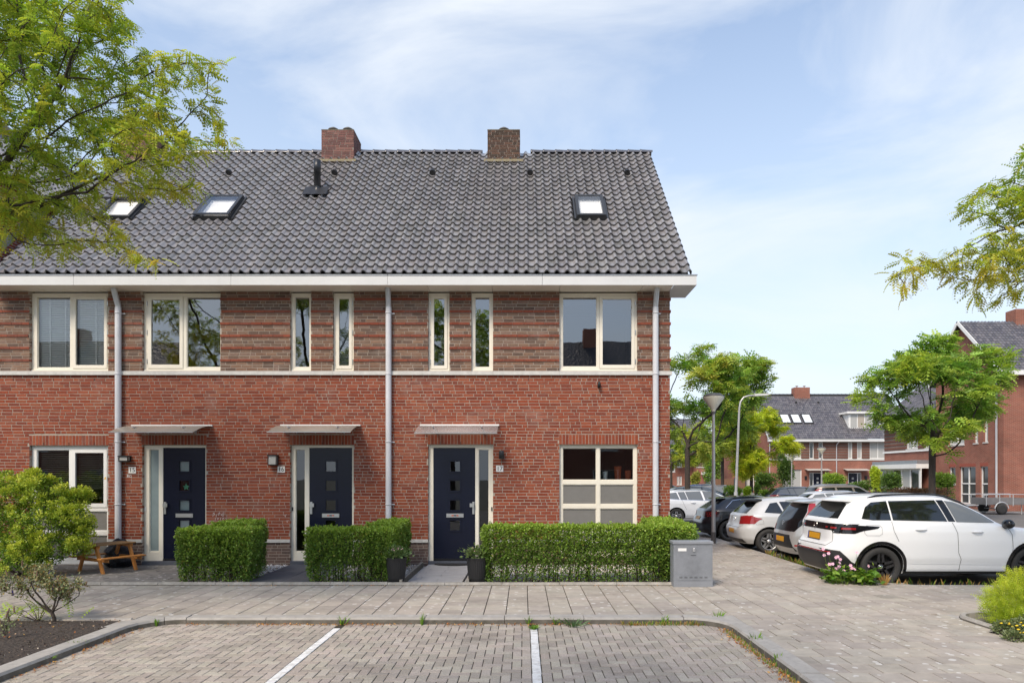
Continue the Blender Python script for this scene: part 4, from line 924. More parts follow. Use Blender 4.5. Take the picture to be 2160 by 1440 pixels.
def grow(chain, attr, step=.22, infl=1.6, kill=.33, iters=90, up=.03, par0=None):
    nodes = [np.array(p, float) for p in chain]; par = list(par0) if par0 else [-1] + list(range(len(chain) - 1)); att = np.array(attr, float)
    alive = np.ones(len(att), bool); nd = np.full(len(att), 1e9); ni = np.zeros(len(att), int)
    def upd(i0):
        new = np.array(nodes[i0:]); d = np.linalg.norm(att[:, None, :] - new[None], axis=2); j = d.argmin(1); dm = d[np.arange(len(att)), j]
        b = dm < nd; nd[b] = dm[b]; ni[b] = j[b] + i0
    upd(0); k0 = infl
    for it in range(iters):
        use = alive & (nd < k0)
        if not use.any():
            if k0 > 12 or not alive.any(): break
            k0 *= 1.6; continue
        acc = {}
        for a in np.nonzero(use)[0]:
            v = att[a] - nodes[ni[a]]; v /= max(1e-6, np.linalg.norm(v)); acc.setdefault(ni[a], np.zeros(3)); acc[ni[a]] += v
        i0 = len(nodes); add = 0
        for i, v in acc.items():
            v = v / max(1e-6, np.linalg.norm(v)); pv = nodes[i] - nodes[par[i]] if par[i] >= 0 else np.array([0, 0, 1.0]); pv = pv / max(1e-6, np.linalg.norm(pv))
            v = v + .35 * pv + np.array([0, 0, up]) + RNG.normal(0, .16, 3); v /= np.linalg.norm(v); nodes.append(nodes[i] + v * step); par.append(i); add += 1
        upd(i0); alive &= nd > kill
        if len(nodes) > 9000: break
    return np.array(nodes), np.array(par)
def branch_mesh(nodes, par, r0, rtip, m, name, parent, nsides=5, expn=.42, fork=None):
    n = len(nodes); cnt = np.ones(n)
    for i in range(n - 1, 0, -1): cnt[par[i]] += cnt[i]
    r = np.maximum(rtip, r0 * (cnt / cnt[0]) ** expn)
    if fork is not None: r[:fork] = np.maximum(r[:fork], r0 * np.linspace(1.15, .9, fork))
    V = []; Fq = []
    idx = np.arange(1, n); a = nodes[par[idx]]; b = nodes[idx]; d = b - a; d /= np.maximum(1e-9, np.linalg.norm(d, axis=1, keepdims=True))
    ref = np.where(np.abs(d[:, 2:3]) > .9, np.array([[1.0, 0, 0]]), np.array([[0, 0, 1.0]])); s = np.cross(d, ref); s /= np.linalg.norm(s, axis=1, keepdims=True); t = np.cross(d, s)
    th = np.arange(nsides) * 2 * np.pi / nsides; ring = s[:, None, :] * np.cos(th)[None, :, None] + t[:, None, :] * np.sin(th)[None, :, None]
    ra = np.minimum(r[par[idx]], r[idx] * 1.5); A_ = a[:, None, :] + ring * ra[:, None, None] - d[:, None, :] * (r[idx] * .4)[:, None, None]; B_ = b[:, None, :] + ring * r[idx][:, None, None] + d[:, None, :] * (r[idx] * .4)[:, None, None]
    V = np.concatenate([A_, B_], axis=1).reshape(-1, 3); base = (np.arange(n - 1) * 2 * nsides)[:, None]; k = np.arange(nsides)[None]
    Fq = np.stack([base + k, base + (k + 1) % nsides, base + nsides + (k + 1) % nsides, base + nsides + k], axis=2).reshape(-1, 4)
    obj(name, npmesh(name, V, Fq, None, m, True), parent); return cnt
def pick(cols, n, a=.15): 
    c = np.array(cols)[RNG.integers(0, len(cols), n)]; k = 1 + RNG.uniform(-a, a, (n, 1)); return np.clip(c * k * (1 + RNG.uniform(-a, a, (n, 3)) * .3), 0, 1)
def tree(label, base, fork_h, blobs, r0, n_attr, frond, cols, group=None, per=3, size=(.14, .24), step=.22, kill=.3, infl=1.5, lean=(0, 0), rtip=.004, down=.45, name='deciduous_tree', maxcnt=9, outer_cols=None):
    bx, by = base[:2]; bz = base[2] if len(base) > 2 else -.05
    t = thing(name, label, 'tree', (bx, by, bz), 0, group)
    att = []; tot = sum(b[3] ** 2 * (b[4] if len(b) > 4 else 1) for b in blobs)
    for b in blobs:
        k = max(3, int(n_attr * b[3] ** 2 * (b[4] if len(b) > 4 else 1) / tot)); v = RNG.normal(0, 1, (k, 3)); v /= np.linalg.norm(v, axis=1, keepdims=True); rr = RNG.random((k, 1)) ** (1 / 2.2)
        att.append(np.array(b[:3]) + v * rr * b[3] * np.array([1, 1, .62]))
    att = np.concatenate(att) - np.array([bx, by, bz])
    m = max(3, int(fork_h / .3)); chain = [(lean[0] * (i / m) ** 1.4, lean[1] * (i / m) ** 1.4, fork_h * i / m) for i in range(m + 1)]
    nodes, par = grow(chain, att, step, infl, kill)
    cnt = branch_mesh(nodes, par, r0, rtip, BARK, 'trunk', t, 6, .55, m + 1)
    tips = np.nonzero((cnt <= maxcnt) & (np.arange(len(nodes)) > m))[0]
    d = nodes[tips] - nodes[par[tips]]; d /= np.maximum(1e-9, np.linalg.norm(d, axis=1, keepdims=True))
    P = np.repeat(nodes[tips], per, 0) + RNG.normal(0, step * .28, (len(tips) * per, 3)); D = np.repeat(d, per, 0) * .5 + RNG.normal(0, .75, (len(P), 3)) * np.array([1, 1, .45]); D[:, 2] -= down * RNG.random(len(P))
    S = RNG.uniform(*size, len(P)); C = pick(cols, len(P), .38)
    if outer_cols is not None:                                        # leaves towards the outside of the crown are yellower
        rel = np.linalg.norm((P - P.mean(0)) / np.maximum(.1, P.std(0)), axis=1); k = .75 * np.clip((rel - 1.6) * .8 + RNG.normal(0, .25, len(P)), 0, 1)[:, None]; C = C * (1 - k) + pick(outer_cols, len(P), .15) * k
    scatter('crown', frond, P, D, S, RNG.uniform(-.7, .7, len(P)), C, LEAF, t)
    return t
GREEN = [lin(150, 174, 66), lin(166, 188, 72), lin(124, 154, 62), lin(182, 198, 80), lin(140, 166, 76)]
YEL = [lin(198, 196, 78), lin(208, 198, 82), lin(186, 192, 76), lin(204, 180, 84)]
DEEP = [lin(128, 164, 76), lin(144, 178, 82), lin(114, 150, 72), lin(158, 186, 88)]
FR = frond_template(6, .30, .19, .4); FRB = frond_template(4, .40, .30, .3)
# ---- big honey locust at the left, trunk outside the frame
bl = []
for px, py, Y, r in [(-60, 60, 8.4, .9), (60, 50, 8.2, .6), (170, 40, 7.6, .5), (215, 30, 8.4, .4), (120, 130, 8.8, .6), (250, 130, 8.0, .42), (330, 150, 7.8, .30), (395, 140, 7.9, .26), (440, 128, 8.0, .14), (40, 190, 7.4, .5), (160, 215, 8.2, .5), (270, 225, 8.5, .42), (350, 235, 7.9, .34), (420, 250, 8.0, .24),
                     (440, 300, 7.9, .20), (490, 312, 8.0, .12), (390, 300, 8.4, .28), (310, 300, 7.6, .4), (210, 300, 8.0, .5), (100, 300, 8.6, .5), (20, 360, 7.8, .5), (130, 390, 8.2, .5), (240, 370, 7.8, .45), (330, 370, 8.1, .34), (395, 388, 8.0, .17), (70, 440, 7.8, .42), (180, 440, 8.0, .32), (235, 500, 7.9, .24), (120, 520, 8.0, .18), (285, 545, 7.9, .16), (315, 566, 7.85, .08), (20, 500, 7.6, .3), (70, 480, 8.2, .25), (-60, 400, 8, .7), (-80, 240, 7.2, .8)]:
    p = AT(px, py, Y); bl.append((p.x, p.y, p.z, r, 1.6))
for _ in range(16):                                                            # the half of the crown outside the frame and overhead
    a = random.uniform(1.6, 4.7); rr = random.uniform(1.2, 3.6); bl.append((-8.2 + rr * math.cos(a), 8 + rr * math.sin(a) * .9, random.uniform(5.0, 9.2), random.uniform(.6, 1.1), .5))
for q in ((-6.9, 8.2, 8.6, 1.0), (-5.8, 8.0, 8.3, .7), (-7.6, 9.2, 8.2, 1.0), (-6.6, 6.8, 7.8, .8)): bl.append((*q, .7))
tree('large honey locust with yellow-green feathery leaves reaching in from the left edge', (-8.3, 8.1, -.02), 2.6, bl, .13, 4600, FR, GREEN, 'honey locust trees', per=10, size=(.10, .18), step=.14, kill=.17, infl=1.4, lean=(.2, 0), outer_cols=YEL, name='honey_locust', maxcnt=9, rtip=.005)
# ---- branch from the right
bl = []
for px, py, Y, r in [(1893, 556, 8.2, .12), (1930, 550, 8.1, .18), (1985, 555, 8.3, .26), (1925, 590, 8.1, .15), (1960, 575, 8.2, .2), (2040, 540, 8.2, .30), (2090, 560, 7.9, .36), (2060, 610, 8.2, .20), (2030, 590, 8.3, .22), (2130, 600, 8.3, .34), (2120, 520, 8.2, .36), (2060, 430, 8.1, .24), (2025, 425, 8.2, .14), (2100, 400, 8.3, .24), (2150, 440, 8.1, .36), (2190, 500, 8.3, .6), (2150, 395, 8.0, .2), (2170, 330, 8.2, .14), (2230, 420, 8.4, .6), (2230, 560, 8.0, .5), (2300, 360, 8.2, .8), (2320, 520, 8.4, .8), (2400, 450, 8, .9), (2380, 250, 8.6, .9)]:
    p = AT(px, py, Y); bl.append((p.x, p.y, p.z, r, 1.5))
for _ in range(10):
    a = random.uniform(-1.6, 1.6); rr = random.uniform(.8, 2.8); bl.append((8.6 + rr * math.cos(a), 8.2 + rr * math.sin(a), random.uniform(4.6, 7.6), random.uniform(.6, 1.0), .5))
tree('honey locust whose leafy branch reaches in from the right edge', (8.7, 8.2, -.09), 2.6, bl, .10, 2400, FR, GREEN, 'honey locust trees', per=11, size=(.10, .18), step=.14, kill=.17, infl=1.4, outer_cols=YEL, name='honey_locust', maxcnt=10, rtip=.005)
# ---- tree behind the camera: it shows mirrored in the narrow upper windows
bl = []
for _ in range(18): a = random.uniform(0, 6.28); rr = random.uniform(.3, 2.4); bl.append((-3.2 + rr * math.cos(a), -1.0 + rr * math.sin(a), random.uniform(5.2, 10.2), random.uniform(.6, .9), 1))
tree('honey locust across the pavement, visible only mirrored in the narrow upper windows', (-3.2, -1.2, BAYZ - .05), 3.2, bl, .12, 700, FRB, GREEN, 'honey locust trees', per=7, size=(.22, .36), step=.25, kill=.3, infl=2, name='honey_locust', maxcnt=10, rtip=.006)
# ---- street trees further back
def ctree(label, px, Y, fork, cx, cy, hw, hh, cols, n, top=None, r0=.12, group='street trees by the parked cars', size=(.28, .46), lean=(0, 0), per=11, seed=0, extra=(), base_z=BAYZ):
    X = (px - VX) * Y / F; rnd = random.Random(seed); bl = []; s = Y / F
    for k in range(26):
        a = rnd.uniform(0, 6.28); e = rnd.uniform(-1, 1); rr = rnd.uniform(.55, .95); ce = math.sqrt(1 - e * e)
        bl.append(((cx - VX) * s + hw * s * rr * ce * math.cos(a), Y + hw * s * rr * .9 * ce * math.sin(a), CH + (HY - cy) * s + hh * s * rr * e, rnd.uniform(.20, .34) * hw * s, 1))
    for ex, ey, er in extra: p = AT(ex, ey, Y + rnd.uniform(-.5, .5)); bl.append((p.x, p.y, p.z, er, 2))
    return tree(label, (X, Y, base_z - .02), fork, bl, r0, n, FRB, cols, group, per, size, step=.27, kill=.34, infl=2.0, lean=lean, rtip=.007, outer_cols=top, maxcnt=12, name='street_tree', down=.3)
ctree('tall green street tree right beside the brick gable corner, behind the white estate car', 1450, 33, 3.3, 1478, 850, 130, 118, DEEP, 1900, YEL, .13, seed=1, extra=((1590, 770, .8), (1615, 800, .5), (1560, 800, .8), (1480, 735, .5), (1570, 850, .8), (1600, 830, .6), (1540, 870, .7)))
ctree('slender green street tree between the two lamp posts', 1524, 47, 3.0, 1528, 905, 62, 62, GREEN, 620, YEL, .11, seed=2)
ctree('golden yellow street tree in front of the far tiled roof', 1585, 48, 3.2, 1592, 935, 92, 68, [lin(176, 192, 60), lin(190, 200, 62), lin(160, 182, 60)], 1300, [lin(212, 214, 70), lin(204, 208, 64)], .12, seed=3)
ctree('small yellow-green tree glimpsed directly beside the brick corner', 1416, 56, 3.0, 1425, 945, 60, 45, GREEN, 420, YEL, .10, seed=4)
ctree('broad flat-topped green street tree in front of the right-hand brick house', 1966, 30, 3.2, 1965, 835, 140, 115, DEEP, 1800, [lin(184, 196, 66), lin(168, 186, 66), lin(196, 202, 74)], .13, seed=5, extra=((1825, 830, .4), (1850, 800, .7), (1810, 850, .25), (2085, 745, .7), (2110, 760, .5), (1995, 720, .6), (2000, 960, .35), (2060, 880, .5), (2085, 850, .5), (1960, 720, .5)))
# ---- leafy mounds: bushes, shrubs
def mound(name, label, cat, blobs, cols, n, size, group=None, m=None, top=None, parts='foliage', stems=True, shell=.75, T=LEAFQ, zmin=0.0, upb=.25, loc=None):
    b0 = np.array([b[:3] for b in blobs]); bx, by = (loc[:2] if loc else (b0[:, 0].mean(), b0[:, 1].mean())); z0 = loc[2] if loc else 0.0
    t = thing(name, label, cat, (bx, by, z0), 0, group); org = np.array([bx, by, z0]); w_ = np.array([np.prod(b[3:6]) ** (2 / 3) for b in blobs]); w_ /= w_.sum()
    Ps, Ds = [], []
    for b, ww in zip(blobs, w_):
        k = int(n * ww); v = RNG.normal(0, 1, (k, 3)); v /= np.linalg.norm(v, axis=1, keepdims=True); rr = shell + (1 - shell) * RNG.random((k, 1)) ** .7; rr *= 1 + .10 * np.sin(v[:, :1] * 9 + b[0] * 5) * np.cos(v[:, 2:3] * 8 + b[1] * 3)
        Ps.append(np.array(b[:3]) + v * rr * np.array(b[3:6])); Ds.append(v + RNG.normal(0, .5, (k, 3)) + np.array([0, 0, upb]))
    P = np.concatenate(Ps); D = np.concatenate(Ds); keep = P[:, 2] > zmin; P, D = P[keep], D[keep]; S = RNG.uniform(*size, len(P)); C = pick(cols, len(P), .2)
    if top is not None:
        inside = np.zeros(len(P))
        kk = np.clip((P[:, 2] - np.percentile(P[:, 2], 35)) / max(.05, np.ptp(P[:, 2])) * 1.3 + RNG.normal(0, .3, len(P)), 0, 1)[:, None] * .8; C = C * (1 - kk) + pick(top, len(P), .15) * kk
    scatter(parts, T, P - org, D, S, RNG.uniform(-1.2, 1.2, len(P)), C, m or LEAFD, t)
    if stems:
        s = MB()
        for _ in range(max(4, min(16, len(blobs) * 3))):
            b = random.choice(blobs); a = Vector((random.gauss(0, .12), random.gauss(0, .12), -.03)); e = Vector((b[0] - bx + random.uniform(-.5, .5) * b[3], b[1] - by + random.uniform(-.5, .5) * b[4], b[2] - z0 + random.uniform(-.2, .5) * b[5])); mid = a.lerp(e, .5) + Vector((random.gauss(0, .06), random.gauss(0, .06), 0)); s.tube([a, mid, e], [.016, .011, .004], 5)
        s.build('stems', BARK, t)
    return t
def hedge(label, boxes, n_dens, group='clipped hedges along the front gardens'):
    """clipped hedge: boxes (x0,x1,y0,y1,z0,z1)"""
    b0 = boxes[0]; cx_, cy_ = (b0[0] + b0[1]) / 2, (b0[2] + b0[3]) / 2; t = thing('hedge', label, 'hedge', (cx_, cy_, 0), 0, group); P, D, K = [], [], []
    for x0, x1, y0, y1, z0, z1 in boxes:
        dx, dy, dz = x1 - x0, y1 - y0, z1 - z0
        for face, area in (('f', dx * dz), ('t', dx * dy * 1.25), ('l', dy * dz), ('r', dy * dz), ('k', dx * dz * .5)):
            k = int(area * n_dens); u, v = RNG.random(k), RNG.random(k); dep = np.abs(RNG.normal(0, .045, k))
            wv = .028 * np.sin(u * 11 * dx + 2 * np.sin(v * 5)) * np.cos(v * 6 + u * 3) + .020 * np.sin(u * 31 * dx + 4 * np.sin(v * 7)) + .016 * np.sin(u * 67 * dx)
            zz = z0 + v * dz; thin = (zz < z0 + .34 * dz)
            q = np.zeros((k, 3)); d = np.zeros((k, 3)); taper = .07 * np.clip(1 - (zz - z0) / (.55 * dz), 0, 1)
            if face == 'f': q[:, 0] = x0 + u * dx; q[:, 1] = y0 + dep + wv + taper; q[:, 2] = zz; d[:, 1] = -1
            if face == 'k': q[:, 0] = x0 + u * dx; q[:, 1] = y1 - dep - wv; q[:, 2] = zz; d[:, 1] = 1
            if face == 'l': q[:, 0] = x0 + dep + wv + taper; q[:, 1] = y0 + u * dy; q[:, 2] = zz; d[:, 0] = -1
            if face == 'r': q[:, 0] = x1 - dep - wv - taper; q[:, 1] = y0 + u * dy; q[:, 2] = zz; d[:, 0] = 1
            if face == 't': q[:, 0] = x0 + u * dx; q[:, 1] = y0 + v * dy; q[:, 2] = z1 - dep * .6 + wv * .8 + .02; d[:, 2] = 1; thin[:] = False
            # rounded shoulders
            kp = ~(thin & (RNG.random(k) > .48 + .5 * np.clip((zz - z0) / (.34 * dz), 0, 1))); edge = (q[:, 2] > z1 - .05) & (face != 't'); kp &= ~(edge & (RNG.random(k) < .5))
            P.append(q[kp]); D.append(d[kp]); K.append(np.full(kp.sum(), 1.0 if face == 't' else 0.0))
        k = int(dx * dy * dz * 7000); q = np.stack([x0 + .05 + RNG.random(k) * (dx - .12), y0 + .06 + RNG.random(k) * (dy - .12), z0 + (.30 + .68 * RNG.random(k)) * dz], 1); P.append(q); D.append(RNG.normal(0, 1, (k, 3))); K.append(np.zeros(k))
    for x0, x1, y0, y1, z0, z1 in boxes:                      # shoots that stand out of the clipped faces
        for _ in range(int((x1 - x0) * 40)):
            bx_, by_ = random.uniform(x0, x1), random.uniform(y0, y1); tz = random.random() < .6; L_ = random.uniform(.03, .08); k = 9
            c = np.array([bx_, by_, z1]) if tz else np.array([bx_, y0 + .01, random.uniform(z0 + .3, z1)]); d_ = np.array([random.gauss(0, .3), random.gauss(0, .3), 1]) if tz else np.array([random.gauss(0, .3), -1, .6])
            P.append(c + d_ * np.linspace(0, L_, k)[:, None] + RNG.normal(0, .008, (k, 3))); D.append(np.tile(d_, (k, 1))); K.append(np.full(k, 1.2))
    P = np.concatenate(P); D = np.concatenate(D) + RNG.normal(0, .75, (len(P), 3)); K = np.concatenate(K); D[:, 2] += .35
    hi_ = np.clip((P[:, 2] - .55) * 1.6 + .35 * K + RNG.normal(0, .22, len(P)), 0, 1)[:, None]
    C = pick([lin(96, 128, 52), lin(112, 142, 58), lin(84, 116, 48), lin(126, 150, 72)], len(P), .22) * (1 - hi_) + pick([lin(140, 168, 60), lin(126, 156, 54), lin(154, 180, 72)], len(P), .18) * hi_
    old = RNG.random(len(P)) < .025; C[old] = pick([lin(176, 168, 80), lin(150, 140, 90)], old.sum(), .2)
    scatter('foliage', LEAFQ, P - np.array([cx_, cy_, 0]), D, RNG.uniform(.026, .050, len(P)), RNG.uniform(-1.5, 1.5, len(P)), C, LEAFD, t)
    s = MB()
    for x0, x1, y0, y1, z0, z1 in boxes:
        n = int((x1 - x0) * (y1 - y0) * 34)
        for _ in range(n):
            x = random.uniform(x0 + .06, x1 - .06) - cx_; y = random.uniform(y0 + .07, y1 - .06) - cy_; s.tube([(x, y, -.04), (x + random.gauss(0, .03), y + random.gauss(0, .03), .3), (x + random.gauss(0, .07), y + random.gauss(0, .05), .72 * z1)], [.011, .008, .004], 4, cap=False)
    s.build('stems', BARK, t); return t
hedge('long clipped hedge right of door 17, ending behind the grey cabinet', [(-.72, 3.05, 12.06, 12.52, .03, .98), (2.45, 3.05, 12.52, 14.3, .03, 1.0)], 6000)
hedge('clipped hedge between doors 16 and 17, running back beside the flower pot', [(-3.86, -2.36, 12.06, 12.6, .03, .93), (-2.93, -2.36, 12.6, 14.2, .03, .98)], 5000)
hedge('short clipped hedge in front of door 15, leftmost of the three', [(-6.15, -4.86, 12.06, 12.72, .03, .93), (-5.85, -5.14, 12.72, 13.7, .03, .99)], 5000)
# ---- the big yellow-green bush at the left
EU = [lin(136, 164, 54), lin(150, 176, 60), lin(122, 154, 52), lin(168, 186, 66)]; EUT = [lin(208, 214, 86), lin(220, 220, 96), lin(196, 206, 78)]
bb = []
for px, py, Y, r in [(-40, 1100, 13.2, .62), (20, 1050, 13.3, .45), (70, 1040, 13.3, .42), (30, 1120, 12.9, .5), (90, 1105, 13.0, .42), (125, 1060, 13.4, .36), (150, 1100, 13.3, .36), (165, 1050, 13.6, .20), (110, 1160, 12.9, .34), (50, 1170, 12.7, .40), (-20, 1175, 12.8, .45), (160, 1150, 13.2, .26), (175, 1120, 13.3, .22), (80, 1015, 13.4, .22), (-70, 1040, 13.5, .5), (-100, 1130, 13.2, .6), (15, 1010, 13.5, .22), (120, 1020, 13.5, .14)]:
    p = AT(px, py, Y); bb.append((p.x, p.y, p.z, r, r * .9, r * .8))
tf = []
for _ in range(330):
    b = random.choice(bb[:16]); v = Vector((random.gauss(0, 1), random.gauss(0, 1) - .55, random.gauss(0, 1) + .3)).normalized(); r = random.uniform(.05, .11); k = random.uniform(.92, 1.22)
    tf.append((b[0] + v.x * b[3] * k, b[1] + v.y * b[4] * k, b[2] + v.z * b[5] * k, r, r, r * 1.15))
core = [(b[0], b[1], b[2], b[3] * .9, b[4] * .9, b[5] * .9) for b in bb]
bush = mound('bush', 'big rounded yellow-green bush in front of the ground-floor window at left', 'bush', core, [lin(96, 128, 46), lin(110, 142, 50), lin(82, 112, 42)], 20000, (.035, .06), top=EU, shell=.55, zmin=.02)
Pb, Cb, Db = [], [], []
for q in tf:
    k = 95; v = RNG.normal(0, 1, (k, 3)); v /= np.linalg.norm(v, axis=1, keepdims=True); rr = RNG.random((k, 1)) ** .5; Pb.append(np.array(q[:3]) + v * rr * np.array(q[3:6])); Db.append(v + np.array([0, -.1, .5]))
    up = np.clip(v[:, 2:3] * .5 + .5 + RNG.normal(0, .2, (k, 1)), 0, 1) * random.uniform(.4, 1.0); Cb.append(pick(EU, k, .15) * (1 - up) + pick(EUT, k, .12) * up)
Pb = np.concatenate(Pb); kz = Pb[:, 2] > .02
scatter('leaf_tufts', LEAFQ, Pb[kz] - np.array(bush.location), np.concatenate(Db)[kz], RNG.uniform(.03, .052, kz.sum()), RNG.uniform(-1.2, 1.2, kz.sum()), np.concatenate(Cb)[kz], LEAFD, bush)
# ================================================================ SMALL PLANTS AND GARDEN THINGS
def zfit(o): return o
def bare_shrub(name, label, base, blobs, n, leafcols, nleaf, flowers=None, group=None, r0=.02, lsize=(.03, .055), spikes=None):
    t = thing(name, label, 'shrub', base, 0, group); att = []
    for b in blobs:
        k = int(n * b[3] ** 2 / sum(q[3] ** 2 for q in blobs)); v = RNG.normal(0, 1, (k, 3)); v /= np.linalg.norm(v, axis=1, keepdims=True); att.append(np.array(b[:3]) + v * RNG.random((k, 1)) ** .5 * b[3])
    att = np.concatenate(att) - np.array(base); hmax = att[:, 2].max(); sp_ = np.abs(att[:, 0]).max(); ch_ = [(0, 0, -.03), (-.012, 0, .04), (-.04, 0, .15 * hmax)]; pr_ = [-1, 0, 1]
    for a_, b_, c_ in ((-.75, .1, .42), (-.35, -.3, .5), (.05, .25, .55), (.4, -.15, .5), (.8, .1, .42)):
        prev = 2
        for k_ in (.33, .66, 1.0): ch_.append((-.04 + a_ * sp_ * .62 * k_ ** .8 + random.gauss(0, .008), b_ * sp_ * .5 * k_, hmax * (.15 + (c_ - .15) * k_))); pr_.append(prev); prev = len(ch_) - 1
    nodes, par = grow(ch_, att, .035, .25, .04, 90, .03, pr_)
    cnt = branch_mesh(nodes, par, r0, .0028, BARK, 'branches', t, 5, .5, 4); tips = np.nonzero(cnt <= 4)[0]
    P = np.repeat(nodes[tips], nleaf, 0) + RNG.normal(0, .022, (len(tips) * nleaf, 3)); D = RNG.normal(0, 1, (len(P), 3)); scatter('foliage', LEAFQ, P, D, RNG.uniform(*lsize, len(P)), RNG.uniform(-1, 1, len(P)), pick(leafcols, len(P), .2), LEAFD, t)
    if flowers:
        e = tips[cnt[tips] <= 1]; hi_ = e[np.argsort(-nodes[e][:, 2])][:len(e)]; 
        fsm = mat('flower_spike', tint=True, rough=.9, bump=(120, 1, .01))
        for i in RNG.choice(hi_, min(spikes, len(hi_)), replace=False):
            p = Vector(nodes[i]); c = lin(128, 104, 84) if random.random() < .86 else lin(92, 78, 140); d = Vector((random.gauss(0, .4), random.gauss(0, .3), 1)).normalized(); f = MB(); f.tube([p, p + d * .05, p + d * random.uniform(.07, .11)], [.007, .011, .004], 6, c); f.build('flower_spike', fsm, t)
    return t
b = []
for px, py, r in [(40, 1225, .13), (70, 1215, .14), (95, 1210, .15), (120, 1215, .14), (150, 1225, .13), (170, 1232, .09), (110, 1245, .15), (60, 1240, .13), (20, 1240, .08), (140, 1250, .12), (85, 1195, .08)]:
    p = AT(px, py, 8.95); b.append((p.x, p.y + random.uniform(-.25, .2), p.z, r))
bx = Vector(((116 - VX) * 8.95 / F, 8.95, 0)); bare_shrub('butterfly_bush', 'small twiggy butterfly bush with browned flower spikes in the soil bed', (bx.x, 8.95, .0), b, 900, [lin(140, 150, 104), lin(120, 136, 90), lin(160, 160, 120), lin(150, 128, 80)], 9, True, None, .022, (.022, .042), 34)
p = GP(18, 1350); bare_shrub('butterfly_bush', 'tiny butterfly bush seedling with a purple flower at the left edge of the soil bed', (p.x, p.y, .01), [(p.x, p.y, .22, .09), (p.x + .05, p.y, .3, .05)], 40, [lin(140, 150, 104), lin(120, 136, 90)], 4, True, None, .006, (.025, .04), 6)
# pale green seedlings beside the butterfly bush
t = thing('seedling', 'pale green feathery seedling behind the butterfly bush in the soil bed', 'plant', (bx.x - .25, 9.0, 0))
P = np.array([(random.gauss(0, .28), random.gauss(0, .02), .12 + random.random() * .22) for _ in range(26)]); D = RNG.normal(0, 1, (26, 3)); D[:, 2] = -.3
scatter('foliage', FR, P, D, RNG.uniform(.12, .2, 26), RNG.uniform(-.5, .5, 26), pick([lin(160, 190, 60), lin(180, 200, 84)], 26), LEAF, t)
s = MB(); [s.tube([(0, 0, -.02), (p_[0] * .5, 0, p_[2] * .6), tuple(p_)], [.006, .004, .002], 4) for p_ in P[:9]]; s.build('stems', BARK, t)
# yellow juniper and the low flowering shrub in the right bed
JN = [lin(204, 210, 58), lin(216, 216, 66), lin(186, 200, 54), lin(226, 222, 84)]
jb = []; JP = []; 
for px, py, Y, r in [(2150, 1270, 8.9, .34), (2120, 1250, 8.8, .16), (2175, 1240, 9.0, .3), (2110, 1290, 8.7, .18), (2140, 1310, 8.5, .2), (2190, 1300, 8.6, .4), (2090, 1262, 8.9, .09), (2150, 1220, 9.1, .12), (2260, 1260, 8.8, .5)]:
    p = AT(px, py, Y); jb.append((p.x, p.y, max(.04, p.z), r, r, r * .62))
JT = frond_template(6, .16, .07, .1)
mound('juniper', 'spreading golden-yellow juniper in the kerbed bed at the right edge', 'shrub', jb, [lin(150, 172, 48), lin(166, 186, 54)], 7000, (.09, .17), top=JN, T=JT, shell=.35, zmin=-.06, upb=.35, loc=(jb[0][0], jb[0][1], -.075))
lb_ = []
for px, py, Y, r in [(2120, 1325, 8.2, .13), (2160, 1330, 8.1, .2), (2200, 1320, 8.1, .25), (2140, 1345, 7.9, .12)]:
    p = AT(px, py, Y); lb_.append((p.x, p.y, max(.02, p.z), r, r, r * .7))
t = mound('flowering_shrub', 'low grey-green shrub with small yellow flowers in front of the juniper', 'shrub', lb_, [lin(112, 126, 84), lin(96, 112, 70), lin(130, 138, 96)], 6000, (.022, .038), top=None, shell=.4, zmin=-.06, loc=(lb_[0][0], lb_[0][1], -.075))
f = MB()
for _ in range(15):
    q = random.choice(lb_); f.lathe([(0, .012), (.016, .006), (.02, 0), (0, -.006)], 7, (q[0] - lb_[0][0] + random.uniform(-1, 1) * q[3] * .9, q[1] - lb_[0][1] - random.random() * q[4] * .8, q[2] + .075 + random.uniform(.3, .95) * q[5]))
f.build('flowers', mat('yellow_flower', lin(240, 205, 40), rough=.6), t)
# anemones at the corner of the car court
t = thing('anemone', 'pink flowering anemone clump at the kerb behind the white SUV', 'plant', (5.85, 12.05, 0))
P, D = [], []
for _ in range(430):
    a = random.random(); P.append((-.46 + a * .78 + random.gauss(0, .04), .16 - a * .22 + random.gauss(0, .10), abs(random.gauss(.12, .07)))); D.append((random.gauss(0, .8), random.gauss(-.6, .6), random.gauss(.2, .5)))
LOBE = np.array([[(0, 0, 0), (.4, -.5, .05), (.75, -.12, .02), (.45, 0, .08)], [(.45, 0, .08), (.75, -.12, .02), (1, 0, -.08), (.75, .12, .02)], [(0, 0, 0), (.45, 0, .08), (.75, .12, .02), (.4, .5, .05)]])
scatter('foliage', LOBE, np.array(P), np.array(D), RNG.uniform(.07, .12, 430), RNG.uniform(-.8, .8, 430), pick([lin(118, 154, 56), lin(96, 136, 50), lin(140, 168, 70), lin(80, 116, 46)], 430, .2), LEAF, t)
s = MB(); f = MB(); ye = MB()
